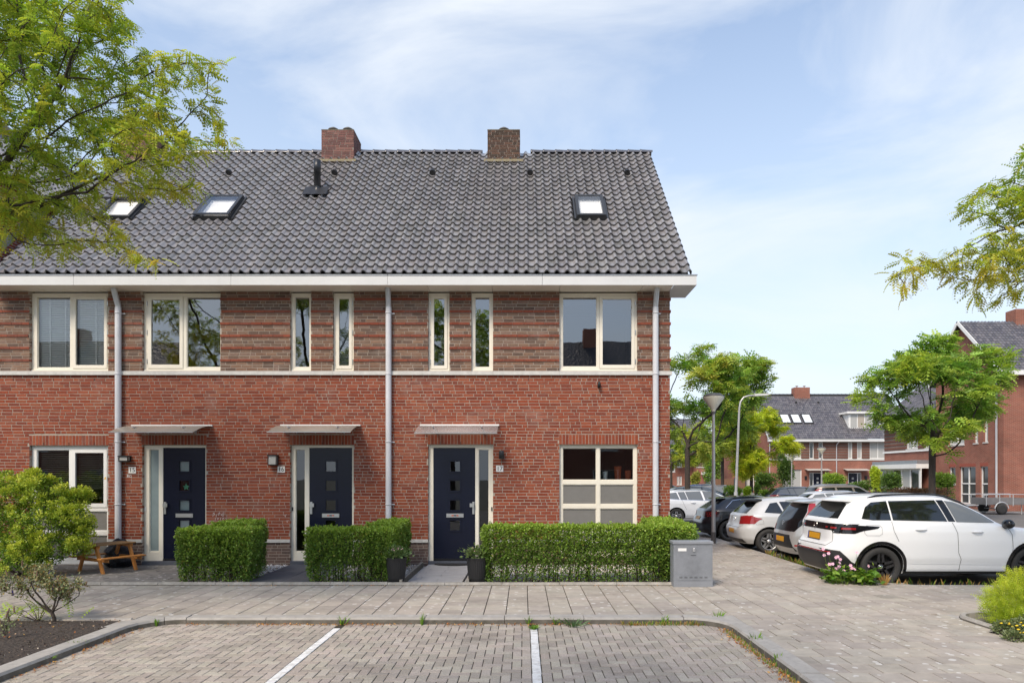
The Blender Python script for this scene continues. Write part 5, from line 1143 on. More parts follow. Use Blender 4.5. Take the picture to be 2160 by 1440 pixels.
for k in range(19):
    x = random.uniform(-.66, .42); h_ = random.uniform(.24, .36) if k < 12 else random.uniform(.4, .62); y = random.gauss(-.02, .07); s.tube([(x * .7, y, 0), (x * .9, y, h_ * .6), (x, y, h_)], [.004, .003, .002], 4)
    M = Matrix.Translation((x, y, h_)) @ Euler((random.uniform(.6, 1.5), 0, random.uniform(-.5, .5))).to_matrix().to_4x4()
    for q in range(6):
        a = q * math.pi / 3; c_, s_ = math.cos(a), math.sin(a); f.add([M @ Vector(v) for v in ((0, 0, 0), (.016 * c_ - .012 * s_, .016 * s_ + .012 * c_, .002), (.034 * c_, .034 * s_, .006), (.016 * c_ + .012 * s_, .016 * s_ - .012 * c_, .002))], [(0, 1, 2, 3)])
    ye.lathe([(0, .008), (.007, .005), (.008, 0)], 6, tuple(M @ Vector((0, 0, .004))))
s.build('stems', mat('green_stem', lin(90, 110, 50), rough=.7), t); f.build('petals', mat('pink_petal', lin(226, 176, 206), rough=.6), t); ye.build('flower_hearts', mat('yellow_flower'), t)
# weeds and dry grass: small plants one can pick out, then the uncountable rest
def tuft(name, label, loc, n, h_, spread, cols, w_=.012, group=None):
    t = thing(name, label, 'weed', loc, 0, group); V = []; C = []
    for _ in range(n):
        a = random.uniform(0, 6.28); r = random.random() * spread * .4; L_ = h_ * random.uniform(.5, 1.1); l = random.uniform(.1, .9) * spread; c = vary(random.choice(cols), .2); bx_, by_ = r * math.cos(a), r * math.sin(a); ex, ey = bx_ + l * math.cos(a), by_ + l * math.sin(a); nx_, ny_ = -math.sin(a) * w_ / 2, math.cos(a) * w_ / 2
        V += [(bx_ - nx_, by_ - ny_, 0), (bx_ + nx_, by_ + ny_, 0), ((bx_ + ex) / 2 + nx_, (by_ + ey) / 2 + ny_, L_ * .7), (ex, ey, L_)]; C += [c] * 4
    obj('blades', npmesh('blades', np.array(V), np.arange(len(V)).reshape(-1, 4), np.array(C), LEAF), t); return t
GR = [lin(110, 150, 50), lin(130, 165, 60), lin(90, 130, 44)]; DRY = [lin(186, 150, 92), lin(170, 134, 84), lin(200, 170, 110)]
for px, py, n, h_, sp, cols, lab in [(722, 1312, 14, .13, .10, GR, 'green weed at the kerb by the top of the left white line'), (890, 1313, 10, .16, .06, GR, 'thin green weed against the dark kerb left of centre'), (1114, 1308, 12, .13, .08, GR, 'upright leafy weed at the kerb just left of the right white line'),
                                    (1170, 1306, 14, .12, .09, GR, 'bright green weed at the kerb just right of the right white line'), (1210, 1316, 40, .10, .24, [lin(90, 120, 80), lin(76, 104, 66)], 'low broad dandelion rosette at the kerb right of the white line'), (1125, 1322, 60, .05, .10, GR, 'little moss-green grass tuft capping the right white line'),
                                    (1395, 1306, 26, .12, .1, GR, 'grass tuft at the kerb below the grey cabinet'), (1515, 1306, 30, .14, .12, GR, 'green weed in the rounded corner of the parking bay'), (1594, 1360, 34, .15, .11, GR, 'green dandelion plant at the right kerb of the parking bay'), (1640, 1400, 16, .12, .08, GR, 'small weed lower along the right kerb of the bay'),
                                    (168, 1367, 60, .10, .13, GR, 'grass tuft at the left kerb of the parking bay'), (95, 1396, 46, .07, .12, GR, 'sparse grass tuft nearest the bottom left corner'), (330, 1316, 14, .12, .05, GR, 'single grass weed at the left rounded kerb corner')]:
    p = GP(px, py + (4 if py < 1330 else 0), BAYZ); tuft('weed', lab, (p.x, min(p.y, 9.115) if -4.6 < p.x < 2.2 else p.y, BAYZ), n, h_, sp, cols)
tuft('dry_grass', 'straw-coloured dry grass tuft by the rear wheel of the white SUV', (6.30, 11.93, 0), 60, .2, .10, DRY, .007)
V = []; C = []
def blade(x, y, z, h_, c, w_=.008):
    a = random.uniform(0, 6.28); l = h_ * .35; ex, ey = x + l * math.cos(a), y + l * math.sin(a); nx_, ny_ = -math.sin(a) * w_ / 2, math.cos(a) * w_ / 2; V.extend([(x - nx_, y - ny_, z), (x + nx_, y + ny_, z), ((x + ex) / 2 + nx_, (y + ey) / 2 + ny_, z + h_ * .7), (ex, ey, z + h_)]); C.extend([c] * 4)
for _ in range(420):
    x = random.uniform(6.4, 9.4); y = 11.985 + abs(random.gauss(0, .05)); blade(x, y, -.08, random.choice((.04, .05, .07, .10, .18)) * random.uniform(.6, 1.2), vary(random.choice(GR + DRY), .2), .006)
for _ in range(700):
    y = random.uniform(12.9, 17); blade(6.0 + abs(random.gauss(0, .04)), y, -.08, random.uniform(.05, .2), vary(random.choice(GR + DRY + [lin(60, 84, 40)]), .2))
for _ in range(700):                                   # moss and grass along the bay kerbs
    if random.random() < .5: blade(random.uniform(1.3, 2.55), 9.11 - random.random() * .07, BAYZ, random.uniform(.02, .07), vary(random.choice(GR + DRY), .2))
    else: y = random.uniform(6.3, 8.7); blade(2.63 - random.random() * .08, y, BAYZ, random.uniform(.02, .06), vary(random.choice(GR + DRY), .2))
obj('roadside_weeds', npmesh('roadside_weeds', np.array(V), np.arange(len(V)).reshape(-1, 4), np.array(C), LEAF), None, 'thin weeds and dry stalks along the kerbs', 'weeds', None, 'stuff')
V, C = [], []
def dead(x, y, z, s_):
    R = Euler((random.gauss(0, .5), random.gauss(0, .5), random.uniform(0, 6.28))).to_matrix(); c = vary(random.choice([lin(170, 110, 62), lin(190, 134, 76), lin(150, 90, 50), lin(200, 160, 90)]), .25)
    for v in ((0, 0, 0), (.5, -.3, .1), (1, 0, 0), (.5, .3, .1)): q = R @ Vector(v) * s_; V.append((x + q.x, y + q.y, z + .006 + abs(q.z))); C.append(c)
for _ in range(2200):
    r = random.random()
    if r < .5: x = random.uniform(-4.5, 2.4); k = 1 if math.sin(x * 2.1 + 1) + math.sin(x * 5.3) > -.2 else .25; (random.random() < k) and dead(x, 9.12 - abs(random.gauss(0, .06)), BAYZ, random.uniform(.015, .035))
    elif r < .72: dead(2.62 - abs(random.gauss(0, .07)), random.uniform(6, 8.9), BAYZ, random.uniform(.015, .04))
    elif r < .80: dead(-5.0 + abs(random.gauss(0, .05)), random.uniform(6.6, 8.9), BAYZ, random.uniform(.015, .035))
    elif r < .9: dead(random.uniform(-5.5, 2.5), 11.86 - abs(random.gauss(0, .06)), .0, random.uniform(.012, .03))
    else: dead(random.uniform(-8.5, -5.3), random.uniform(6.5, 8.95), .012, random.uniform(.012, .035))
for _ in range(160): dead(random.uniform(-8, 6), random.uniform(6.5, 11.8), .002 if random.random() < .5 else BAYZ, random.uniform(.012, .026)) if False else None
obj('leaf_litter', npmesh('leaf_litter', np.array(V), np.arange(len(V)).reshape(-1, 4), np.array(C), LEAFD), None, 'brown fallen leaflets gathered along the kerbs', 'leaf litter', None, 'stuff')
# wood chips and clods on the soil bed
V, C = [], []
for _ in range(3600):
    x = random.uniform(-8.8, -5.26); y = random.uniform(6.2, 8.98); s_ = random.choice((.008, .012, .018, .028)) * random.uniform(.7, 1.3); R = Euler((random.gauss(0, .5), random.gauss(0, .5), random.uniform(0, 6.28))).to_matrix(); c = vary(random.choice([lin(96, 78, 66), lin(70, 56, 48), lin(54, 44, 38), lin(150, 128, 104), lin(84, 70, 60), lin(190, 178, 160)]), .2)
    for v in ((0, 0, 0), (.6, -.35, .25), (1, 0, .1), (.5, .4, .2)): q = R @ Vector(v) * s_; V.append((x + q.x, y + q.y, .012 + q.z)); C.append(c)
obj('soil_crumbs', npmesh('soil_crumbs', np.array(V), np.arange(len(V)).reshape(-1, 4), np.array(C), mat('crumbs', tint=True, rough=1)), None, 'dark soil crumbs and wood chips covering the left planting bed', 'soil', None, 'stuff')
# ---------------------------------------------------------------- picnic table
WOOD = mat('stained_wood', lin(184, 124, 62), rough=.6, var=(7, .18), bump=(30, .4, .004), dirt=(6, .55, .8, (.16, .10, .05), .6)); WOODT = mat('weathered_wood', lin(140, 108, 70), rough=.75, var=(9, .25), bump=(40, .5, .004))
tb = thing('picnic_table', "small wooden children's picnic table beside the yellow-green bush", 'picnic table', (-8.36, 13.72, .006), math.radians(62))
for k in range(5): m = MB(); m.cham(-.43, .43, -.24 + k * .096, -.24 + k * .096 + .09, .53, .555, .005); m.build('top_plank', WOODT, tb)
for sy in (-1, 1):
    m = MB(); m.cham(-.45, .45, sy * .47 - .075, sy * .47 + .075, .285, .31, .005); m.build('bench_plank', WOOD, tb)
for sx in (-.33, .33):
    for sy in (-1, 1):
        m = MB(); m.prism([(sy * .12, .53), (sy * .20, .53), (sy * .44, 0), (sy * .36, 0)], -.018, .018, M=Matrix(((0, 1, 0, sx), (1, 0, 0, 0), (0, 0, 1, 0), (0, 0, 0, 1)))); m.build('leg', WOOD, tb)
    m = MB(); m.box(sx + .020, sx + .045, -.52, .52, .22, .284); m.build('bench_support', WOOD, tb); m = MB(); m.box(sx + .020, sx + .045, -.22, .22, .465, .529); m.build('top_support', WOOD, tb)
# rubbish bag
mb = MB(); n = 22; vs = []; 
for i in range(15):
    t_ = i / 14; r = .29 * (1 - max(0, (t_ - .25) / .75) ** 2.2) ** .5 * min(1, .75 + t_ * 1.5) if t_ < .93 else .05
    for k in range(n):
        a = 2 * math.pi * k / n; w_ = 1 + .10 * math.sin(3 * a + i) + .07 * math.sin(7 * a - i * 1.3) + random.uniform(-.05, .05); vs.append((max(.02, r) * w_ * math.cos(a), max(.02, r) * w_ * math.sin(a) * .85, t_ * .56 * (1 + .08 * math.sin(3 * a + 1))))
mb.add(vs, [(i * n + k, i * n + (k + 1) % n, (i + 1) * n + (k + 1) % n, (i + 1) * n + k) for i in range(14) for k in range(n)], smooth=True); mb.add(vs[-n:], [tuple(range(n))])
mb.build('rubbish_bag', mat('black_bag', (.014, .015, .02), rough=.28, bump=(14, 1, .05)), None, label='black plastic rubbish bag behind the picnic table', cat='bag', loc=(-8.5, 14.33, .004))
# ---------------------------------------------------------------- flower pots
POT = mat('black_pot', (.014, .014, .015), rough=.55)
for nm, X, lab, cols, fl in (('l', -2.265, 'black ribbed flower pot with pink-budded plant left of the path to door 17', [lin(96, 122, 70), lin(112, 134, 86)], True), ('r', -.835, 'black ribbed flower pot with dark leafy plant right of the path to door 17', [lin(92, 118, 64), lin(110, 132, 78), lin(126, 140, 90)], False)):
    t = thing('flower_pot', lab, 'flower pot', (X, 12.13, .0), 0, 'flower pots flanking door 17'); m = MB(); n = 60; pr = [(.125, 0), (.15, .1), (.168, .25), (.178, .40), (.185, .45), (.185, .462), (.168, .462), (.166, .42), (0, .42)]
    vs = []
    for i, (r, z) in enumerate(pr):
        for k in range(n): a = 2 * math.pi * k / n; rr = r - (.004 if (k % 2 and i < 4) else 0); vs.append((rr * math.cos(a), rr * math.sin(a), z))
    m.add(vs, [(i * n + k, i * n + (k + 1) % n, (i + 1) * n + (k + 1) % n, (i + 1) * n + k) for i in range(len(pr) - 1) for k in range(n)]); m.build('pot', POT, t)
    P = RNG.normal(0, 1, (330, 3)) * np.array([.095, .095, .05]) + np.array([0, 0, .53]); P[:, 2] = np.maximum(P[:, 2], .45); D = P - np.array([0, 0, .42]) + RNG.normal(0, .05, P.shape); scatter('foliage', LEAFQ, P, D, RNG.uniform(.045, .075, 330), RNG.uniform(-1, 1, 330), pick(cols, 330, .2), LEAFD, t)
    f = MB()
    for _ in range(26 if fl else 10): a = random.uniform(0, 6.28); r = random.random() ** .6 * .17; f.lathe([(0, .014), (.009, .008), (.009, 0), (0, -.006)], 6, (r * math.cos(a), r * math.sin(a), .60 + random.uniform(-.06, .04)))
    f.build('flower_buds', mat('pink_bud', lin(206, 168, 168) if True else 0, rough=.7), t)
# doormat
m = MB(); pts = [(.42 * math.cos(a), -.30 * math.sin(a)) for a in np.linspace(0, math.pi, 17)]; vs = [(x, y, 0) for x, y in pts] + [(x, y, .018) for x, y in pts]; k = len(pts)
m.add(vs, [tuple(range(k - 1, -1, -1)), tuple(range(k, 2 * k))] + [(i, (i + 1) % k, (i + 1) % k + k, i + k) for i in range(k)]); m.build('doormat', mat('mat_rubber', (.02, .02, .021), rough=.95, bump=(150, 1, .01)), None, label='half-round black rubber doormat at door 17', cat='doormat', loc=(-1.5, 14.66, .017))
# ---------------------------------------------------------------- grey street cabinet
CB = mat('cabinet_grey', (.225, .24, .265), rough=.5, var=(4, .1), dirt=(2.2, .5, .72, (.13, .14, .155), .7)); CB2 = mat('cabinet_lid', (.235, .25, .275), rough=.5, var=(4, .08))
t = thing('street_cabinet', 'grey metal utility cabinet at the right end of the long hedge', 'cabinet', (2.905, 11.73, 0)); t.location = (2.905, 11.72, 0)
m = MB(); m.box(-.335, .335, 0, .26, -.02, .735); m.build('body', CB, t); m = MB(); m.cham(-.348, .348, -.015, .275, .737, .785, .012); m.build('lid', CB2, t); m = MB(); m.box(-.336, .336, -.004, -.001, 0, .10); m.build('plinth', CB2, t)
m = MB(); m.box(-.275, .305, -.006, -.002, .112, .700); m.build('door', CB, t); m = MB(); m.box(-.26, -.115, -.0085, -.0065, .615, .665); m.build('label', PLATEW, t)
m = MB(); m.lathe([(0, -.028), (.014, -.026), (.018, -.006), (.018, 0)], 12, (.015, -.006, .655), axis='y'); m.box(-.003, .033, -.02, -.0065, .61, .655); m.build('lock', GALV, t); m = MB(); m.prism([(-.045, .548), (.055, .548), (.04, .540), (-.03, .540)], -.009, -.0065); m.build('door_slot', SEAM, t)
for r in range(2):
    for k in range(6): m = MB(); m.box(-.235 + k * .086, -.185 + k * .086, -.0085, -.0065, .155 + r * .016, .160 + r * .016); m.build('vent_slot', SEAM, t)
# ---------------------------------------------------------------- things behind the kitchen window
TER = mat('terracotta', lin(190, 96, 60), rough=.7, var=(9, .12)); MUG = mat('mug_white', (.7, .72, .7), rough=.3)
zs_ = fz(1014)
m = MB(); m.box(-1, 1, 0, .35, -.03, 0); H(m.build('window_ledge', WHITE), 2).location = (fx(1262), WY + .15, zs_ + .01); 
for lab, px, r, h_, mm, nm in (('white-rimmed terracotta jar on the kitchen window ledge', 1307, .085, .31, TER, 'jar'), ('smaller terracotta jar at the right of the kitchen window ledge', 1329, .075, .22, TER, 'jar'), ('white mug on the kitchen window ledge', 1280, .06, .2, MUG, 'mug')):
    m = MB(); m.lathe([(0, 0), (r * .75, 0), (r * .85, h_ * .4), (r, h_), (r * .9, h_), (r * .8, h_ * .3), (0, .02)], 18); m.build(nm, mm, None, label=lab, cat=nm, loc=(fx(px), WY + .30, zs_ + .011))
m = MB(); m.lathe([(0, 0), (.03, 0), (.034, .1), (.03, .16), (.012, .19), (.012, .23), (0, .23)], 12); m.build('bottle', mat('mint_bottle', lin(130, 200, 180), rough=.3), None, label='mint green bottle on the upper window ledge of the middle house', cat='bottle', loc=(fx(441), WY + .19, fz(779)))
m = MB(); m.box(-.85, .85, 0, .2, -.04, 0); H(m.build('window_ledge', WHITE), 1).location = (fx(382), WY + .14, fz(779) - .001)
m = MB(); m.lathe([(0, 0), (.09, .0), (.11, .05), (.07, .1), (0, .115)], 14); m.build('cushion', mat('pink_cloth', lin(214, 160, 170), rough=.8), None, label='small pink cushion on the upper window ledge of the middle house', cat='cushion', loc=(fx(402), WY + .25, fz(779)))
m = MB(); m.box(-.04, .04, -.03, .03, 0, .03); m.lathe([(0, .03), (.015, .03), (.02, .06), (0, .075)], 10); m.build('toy', TER, None, label='small orange figurine on the ground-floor window ledge at left', cat='figurine', loc=(fx(201), WY + .19, fz(1064)))
m = MB(); m.box(-.9, .9, 0, .2, -.04, 0); H(m.build('window_ledge', WHITE), 0).location = (fx(145), WY + .14, fz(1064) - .001)
# ================================================================ LAMP POSTS
POLE = mat('pole_aluminium', (.46, .45, .44), rough=.4, metal=.5, var=(3, .15)); LHEAD = mat('lamp_shade', lin(226, 222, 204), rough=.35); DKB = mat('pole_base', (.09, .085, .085), rough=.6)
def post_top(label, X, Y, h_, sc=1.0, group='post-top street lamps', base=BAYZ):
    t = thing('street_lamp', label, 'street lamp', (X, Y, base), 0, group); hh = h_ - base; r = .052 * sc
    m = MB(); m.tube([(0, 0, -.05), (0, 0, .32)], r * 1.35, 14); m.build('pole_base', DKB, t); m = MB(); m.tube([(0, 0, .3), (0, 0, 1.4), (0, 0, hh - .55)], [r * 1.08, r * 1.05, r * .72], 14); m.build('pole', POLE, t)
    m = MB(); m.lathe([(.05, hh - .58), (.055, hh - .5), (.08, hh - .46), (.29 * sc, hh - .17), (.295 * sc, hh - .12)], 28); m.build('lamp_shade', LHEAD, t)
    m = MB(); m.lathe([(.296 * sc, hh - .119), (.30 * sc, hh - .10), (.20 * sc, hh - .03), (0, hh)], 28); m.build('lamp_cap', mat('lamp_cap', (.10, .10, .10), rough=.5), t); m = MB(); m.lathe([(.056, hh - .60), (.062, hh - .585), (.060, hh - .53), (.05, hh - .52)], 14); m.build('collar', DKB, t); return t
p = GP(1505, 1145); post_top('tall grey lamp post with conical shade nearest the brick corner', p.x, p.y, zy(828, p.y), base=0)
p = AT(1497, 972, 85); post_top('tiny far lamp post seen left of the nearest lamp pole', p.x, 85, p.z, 1.0)
p = AT(1670, 960, 60); post_top('far lamp post in front of the dark columnar tree', p.x, 60, p.z, 1.0)
p = AT(1733, 942, 50); post_top('far lamp post in front of the middle blue door of the distant row', p.x, 50, p.z, 1.05)
X = (1557 - VX) * 30 / F; t = thing('street_lamp', 'tall road lamp with a curved arm reaching right', 'street lamp', (X, 30, BAYZ)); zt = zy(833, 30) - BAYZ
m = MB(); m.tube([(-.12, 0, -.05), (-.10, 0, 1.3)], .085, 12); m.build('pole_base', POLE, t); m = MB(); pts = [(-.10, 0, 1.2), (-.02, 0, 3.2), (.05, 0, zt - .6), (.10, 0, zt - .3), (.24, 0, zt - .1), (.45, 0, zt - .03), (.75, 0, zt)]; m.tube(pts, [.06, .055, .045, .043, .04, .038, .036], 12); m.build('pole', POLE, t)
m = MB(); m.prism([(.70, zt - .05), (1.25, zt - .02), (1.38, zt + .03), (1.30, zt + .07), (.72, zt + .05)], -.10, .10); m.build('lamp_head', mat('lamp_head', (.62, .62, .60), rough=.4), t)
# ================================================================ CARS
CGLASS = mat('car_glass', (.010, .012, .013), rough=.04, spec=.9); CGLASSL = mat('car_glass_clear', (.15, .16, .16), rough=.04, spec=.9)
GLOSSB = mat('gloss_black', (.006, .006, .007), rough=.12, spec=.6); CLAD = mat('black_cladding', (.022, .022, .023), rough=.45)
TYRE = mat('tyre', (.034, .033, .032), rough=.8, bump=(60, .4, .004)); RED = mat('tail_light', (.30, .012, .014), rough=.12, spec=.7, coat=.6); REDD = mat('dark_tail_light', (.05, .008, .010), rough=.12, spec=.7)
PLY = mat('yellow_plate', lin(212, 152, 22), rough=.45); EUB = mat('blue_band', lin(30, 60, 150), rough=.5); ALLOY = mat('alloy', (.50, .50, .50), rough=.3, metal=.7); ALLOYB = mat('black_alloy', (.022, .022, .024), rough=.18, spec=.6); CHROME = mat('chrome', (.7, .7, .7), rough=.12, metal=1)
UNDER = mat('underbody', (.008, .008, .008), rough=.9)
def paint(name, c, metal=0.0, rough=.32): return mat(name, c, rough=rough, metal=metal, coat=.7, spec=.5)
PW = paint('white_car_paint', (.82, .83, .83)); PS = paint('silver_car_paint', (.46, .46, .455), .45); PK = paint('black_car_paint', (.008, .009, .012)); PG = paint('grey_car_paint', (.05, .055, .065), .4); PBE = paint('beige_car_paint', (.27, .235, .20), .4); PBL = paint('blue_car_paint', (.03, .06, .20), .3); PGO = paint('taupe_car_paint', (.25, .22, .20), .4); PGW = paint('pale_grey_car_paint', (.60, .61, .61), .1)
def car(name, label, sp, X, Y, pm, z=BAYZ, rz=0, group='parked cars'):
    t = thing(name, label, 'car', (X, Y, z), rz, group)
    rp, fp, wp = sp['rear'], sp['front'], sp['width']; z0, z1 = wp[0][0], wp[-1][0]
    zs = np.concatenate([np.linspace(z0, z1 * .55, 14), np.linspace(z1 * .55, z1 * .72, 14)[1:], np.linspace(z1 * .72, z1 * .93, 12)[1:], np.linspace(z1 * .93, z1, 10)[1:]])
    def sm(tab, lo=.02):
        zz = np.linspace(z0, z1, 400); v = np.interp(zz, [a for a, _ in tab], [b for _, b in tab]); k = np.ones(9) / 9; v2 = np.convolve(np.pad(v, 4, 'edge'), k, 'valid'); return np.interp(zs, zz, v2)
    xr, xf, hw = sm(rp), sm(fp), sm(wp); N_ = 96; V = []
    ex = np.interp(zs, [z0, .45 * z1, .62 * z1, z1], sp.get('exp', [6, 7.5, 6.0, 4.2]))
    th = np.linspace(0, 2 * np.pi, 1441)[:-1]
    for i in range(len(zs)):
        a = (xf[i] - xr[i]) / 2; c = (xf[i] + xr[i]) / 2; e = 2 / ex[i]; cx_ = c - a * np.sign(np.cos(th)) * np.abs(np.cos(th)) ** e; cy_ = hw[i] * np.sign(np.sin(th)) * np.abs(np.sin(th)) ** e
        # plan taper: cabin narrows towards the nose, tail a little
        u = (cx_ - xr[0]) / (xf[0] - xr[0]); cy_ = cy_ * (1 - .10 * np.clip((u - .72) / .28, 0, 1) ** 2 - .06 * np.clip((.16 - u) / .16, 0, 1) ** 2)
        P = np.stack([cx_, cy_], 1); d = np.r_[0, np.cumsum(np.linalg.norm(np.diff(np.r_[P, P[:1]], axis=0), axis=1))]; s = np.linspace(0, d[-1], N_ + 1)[:-1]; Pc = np.r_[P, P[:1]]
        V.append(np.stack([np.interp(s, d, Pc[:, 0]), np.interp(s, d, Pc[:, 1]), np.full(N_, zs[i])], 1))
    V = np.concatenate(V); fs = []
    for i in range(len(zs) - 1):
        for k in range(N_): fs.append((i * N_ + k, (i + 1) * N_ + k, (i + 1) * N_ + (k + 1) % N_, i * N_ + (k + 1) % N_))
    fs.append(tuple(range(N_))); fs.append(tuple((len(zs) - 1) * N_ + k for k in range(N_ - 1, -1, -1)))
    vl = [tuple(v) for v in V]; bvh = BVHTree.FromPolygons(vl, fs)
    me = bpy.data.meshes.new('body'); me.from_pydata(vl, [], fs); me.materials.append(pm); me.materials.append(UNDER); me.update()
    bm = bmesh.new(); bm.from_mesh(me); bmesh.ops.recalc_face_normals(bm, faces=bm.faces); bm.to_mesh(me); bm.free()
    o = obj('body', me, t); WR = sp['R']; hwm = max(b for _, b in wp)
    cut = MB()
    for wx in (sp['xw'][0], sp['xw'][1]):
        for sg in (-1, 1):
            n = 40; c = MB(); vs = []
            ra = sp.get('arch', WR + .055)
            for yy in (sg * (hwm + .1), sg * (hwm - .32)):
                for k in range(n): a = 2 * math.pi * k / n; vs.append((wx + ra * math.cos(a), yy, WR + .01 + ra * math.sin(a)))
            ff = [(k, (k + 1) % n, (k + 1) % n + n, k + n) for k in range(n)] + [tuple(range(n - 1, -1, -1)), tuple(range(n, 2 * n))]
            cut.add(vs, ff, None, 0)
    cme = cut.mesh('cut', [UNDER]); bm = bmesh.new(); bm.from_mesh(cme); bmesh.ops.recalc_face_normals(bm, faces=bm.faces); bm.to_mesh(cme); bm.free()
    co = bpy.data.objects.new('cut', cme); COL.objects.link(co); co.parent = t
    md = o.modifiers.new('b', 'BOOLEAN'); md.operation = 'DIFFERENCE'; md.object = co; md.solver = 'EXACT'; md.material_mode = 'TRANSFER' if hasattr(md, 'material_mode') else md.material_mode
    bpy.context.view_layer.update(); dg = bpy.context.evaluated_depsgraph_get(); nm = bpy.data.meshes.new_from_object(o.evaluated_get(dg)); o.modifiers.clear(); o.data = nm; nm.name = 'body'; bpy.data.objects.remove(co)
    nm.polygons.foreach_set('use_smooth', [True] * len(nm.polygons))
    try: nm.set_sharp_from_angle(angle=math.radians(32))
    except Exception: pass
    # ---- panels projected on the body
    def cast(u, v, view):
        if view == 's-': r = bvh.ray_cast(Vector((u, -3, v)), Vector((0, 1, 0)))
        elif view == 's+': r = bvh.ray_cast(Vector((u, 3, v)), Vector((0, -1, 0)))
        elif view == 'r': r = bvh.ray_cast(Vector((-3, u, v)), Vector((1, 0, 0)))
        elif view == 't': r = bvh.ray_cast(Vector((u, v, 4)), Vector((0, 0, -1)))
        else: r = bvh.ray_cast(Vector((9, u, v)), Vector((-1, 0, 0)))
        d = {'s-': Vector((0, -1, 0)), 's+': Vector((0, 1, 0)), 'r': Vector((-1, 0, 0)), 't': Vector((0, 0, 1)), 'f': Vector((1, 0, 0))}[view]
        if r[0] is None: return None, d
        n = r[1] if r[1].dot(d) > 0 else -r[1]; return r[0], n
    def panel(nme, poly, view, m, off=.006, g=.034, parent=t, out_=None):
        out_ = out_ if out_ is not None else (MB()); pts = []
        for (a, b), (c, d) in zip(poly, poly[1:] + poly[:1]):
            k = max(1, int(math.hypot(c - a, d - b) / g))
            for q in range(k): pts.append((a + (c - a) * q / k, b + (d - b) * q / k))
        nb_ = len(pts); us = [p[0] for p in pts]; vs_ = [p[1] for p in pts]; inner = []
        def inside(x, y):
            r = False; j = len(poly) - 1
            for i in range(len(poly)):
                if (poly[i][1] > y) != (poly[j][1] > y) and x < (poly[j][0] - poly[i][0]) * (y - poly[i][1]) / (poly[j][1] - poly[i][1]) + poly[i][0]: r = not r
                j = i
            return r
        x = min(us) + g / 2
        while x < max(us):
            y = min(vs_) + g / 2
            while y < max(vs_):
                if inside(x, y) and min(math.hypot(x - p[0], y - p[1]) for p in pts) > g * .45: inner.append((x, y))
                y += g
            x += g
        allp = pts + inner; r = delaunay_2d_cdt([Vector(p) for p in allp], [(i, (i + 1) % nb_) for i in range(nb_)], [], 1, 1e-5)
        P3 = []; ok = []
        for p in r[0]:
            h_, n_ = cast(p.x, p.y, view); P3.append(tuple(h_ + n_ * off) if h_ else (0, 0, 0)); ok.append(h_ is not None)
        fsx = [tuple(f) for f in r[2] if all(ok[i] for i in f)]
        if not fsx: return None
        mb_ = MB(); mb_.add(P3, fsx, smooth=True); me_ = mb_.mesh(nme, m)
        bm_ = bmesh.new(); bm_.from_mesh(me_); dv = {'s-': (0, -1, 0), 's+': (0, 1, 0), 'r': (-1, 0, 0), 't': (0, 0, 1), 'f': (1, 0, 0)}[view]
        for f in bm_.faces:
            f.normal_update()
            if f.normal.dot(Vector(dv)) < 0: f.normal_flip()
        left_ = set(bm_.faces); isl = []
        while left_:
            st = [left_.pop()]; grp = list(st)
            while st:
                f = st.pop()
                for e in f.edges:
                    for g_ in e.link_faces:
                        if g_ in left_: left_.remove(g_); st.append(g_); grp.append(g_)
            isl.append(grp)
        isl.sort(key=len)
        for grp in isl[:-1]: bmesh.ops.delete(bm_, geom=grp, context='FACES')
        bmesh.ops.delete(bm_, geom=[v for v in bm_.verts if not v.link_faces], context='VERTS')
        bm_.to_mesh(me_); bm_.free(); return obj(nme, me_, parent)
    def strip(nme, pts, w_, view, m, off=.005, parent=t):
        mb_ = MB(); L_ = []
        for a, b in zip(pts, pts[1:]):
            k = max(1, int(math.hypot(b[0] - a[0], b[1] - a[1]) / .04))
            for q in range(k): L_.append((a[0] + (b[0] - a[0]) * q / k, a[1] + (b[1] - a[1]) * q / k))
        L_.append(pts[-1]); ring = []
        for i, p in enumerate(L_):
            a, b = L_[max(0, i - 1)], L_[min(len(L_) - 1, i + 1)]; d = Vector((b[0] - a[0], b[1] - a[1])).normalized(); n2 = Vector((-d.y, d.x)) * w_ / 2; pr = []
            for sg in (-1, 1):
                h_, nn = cast(p[0] + n2.x * sg, p[1] + n2.y * sg, view); pr.append(tuple(h_ + nn * off) if h_ else None)
            ring.append(pr)
        for a, b in zip(ring, ring[1:]):
            if None in a or None in b: continue
            mb_.add([a[0], b[0], b[1], a[1]], [(0, 1, 2, 3)])
        return mb_.build(nme, m, parent) if mb_.v else None
    def both(f, *a, **k): f(a[0], a[1], *a[2:-1], 's-', a[-1], **k); f(a[0], a[1], *a[2:-1], 's+', a[-1], **k)
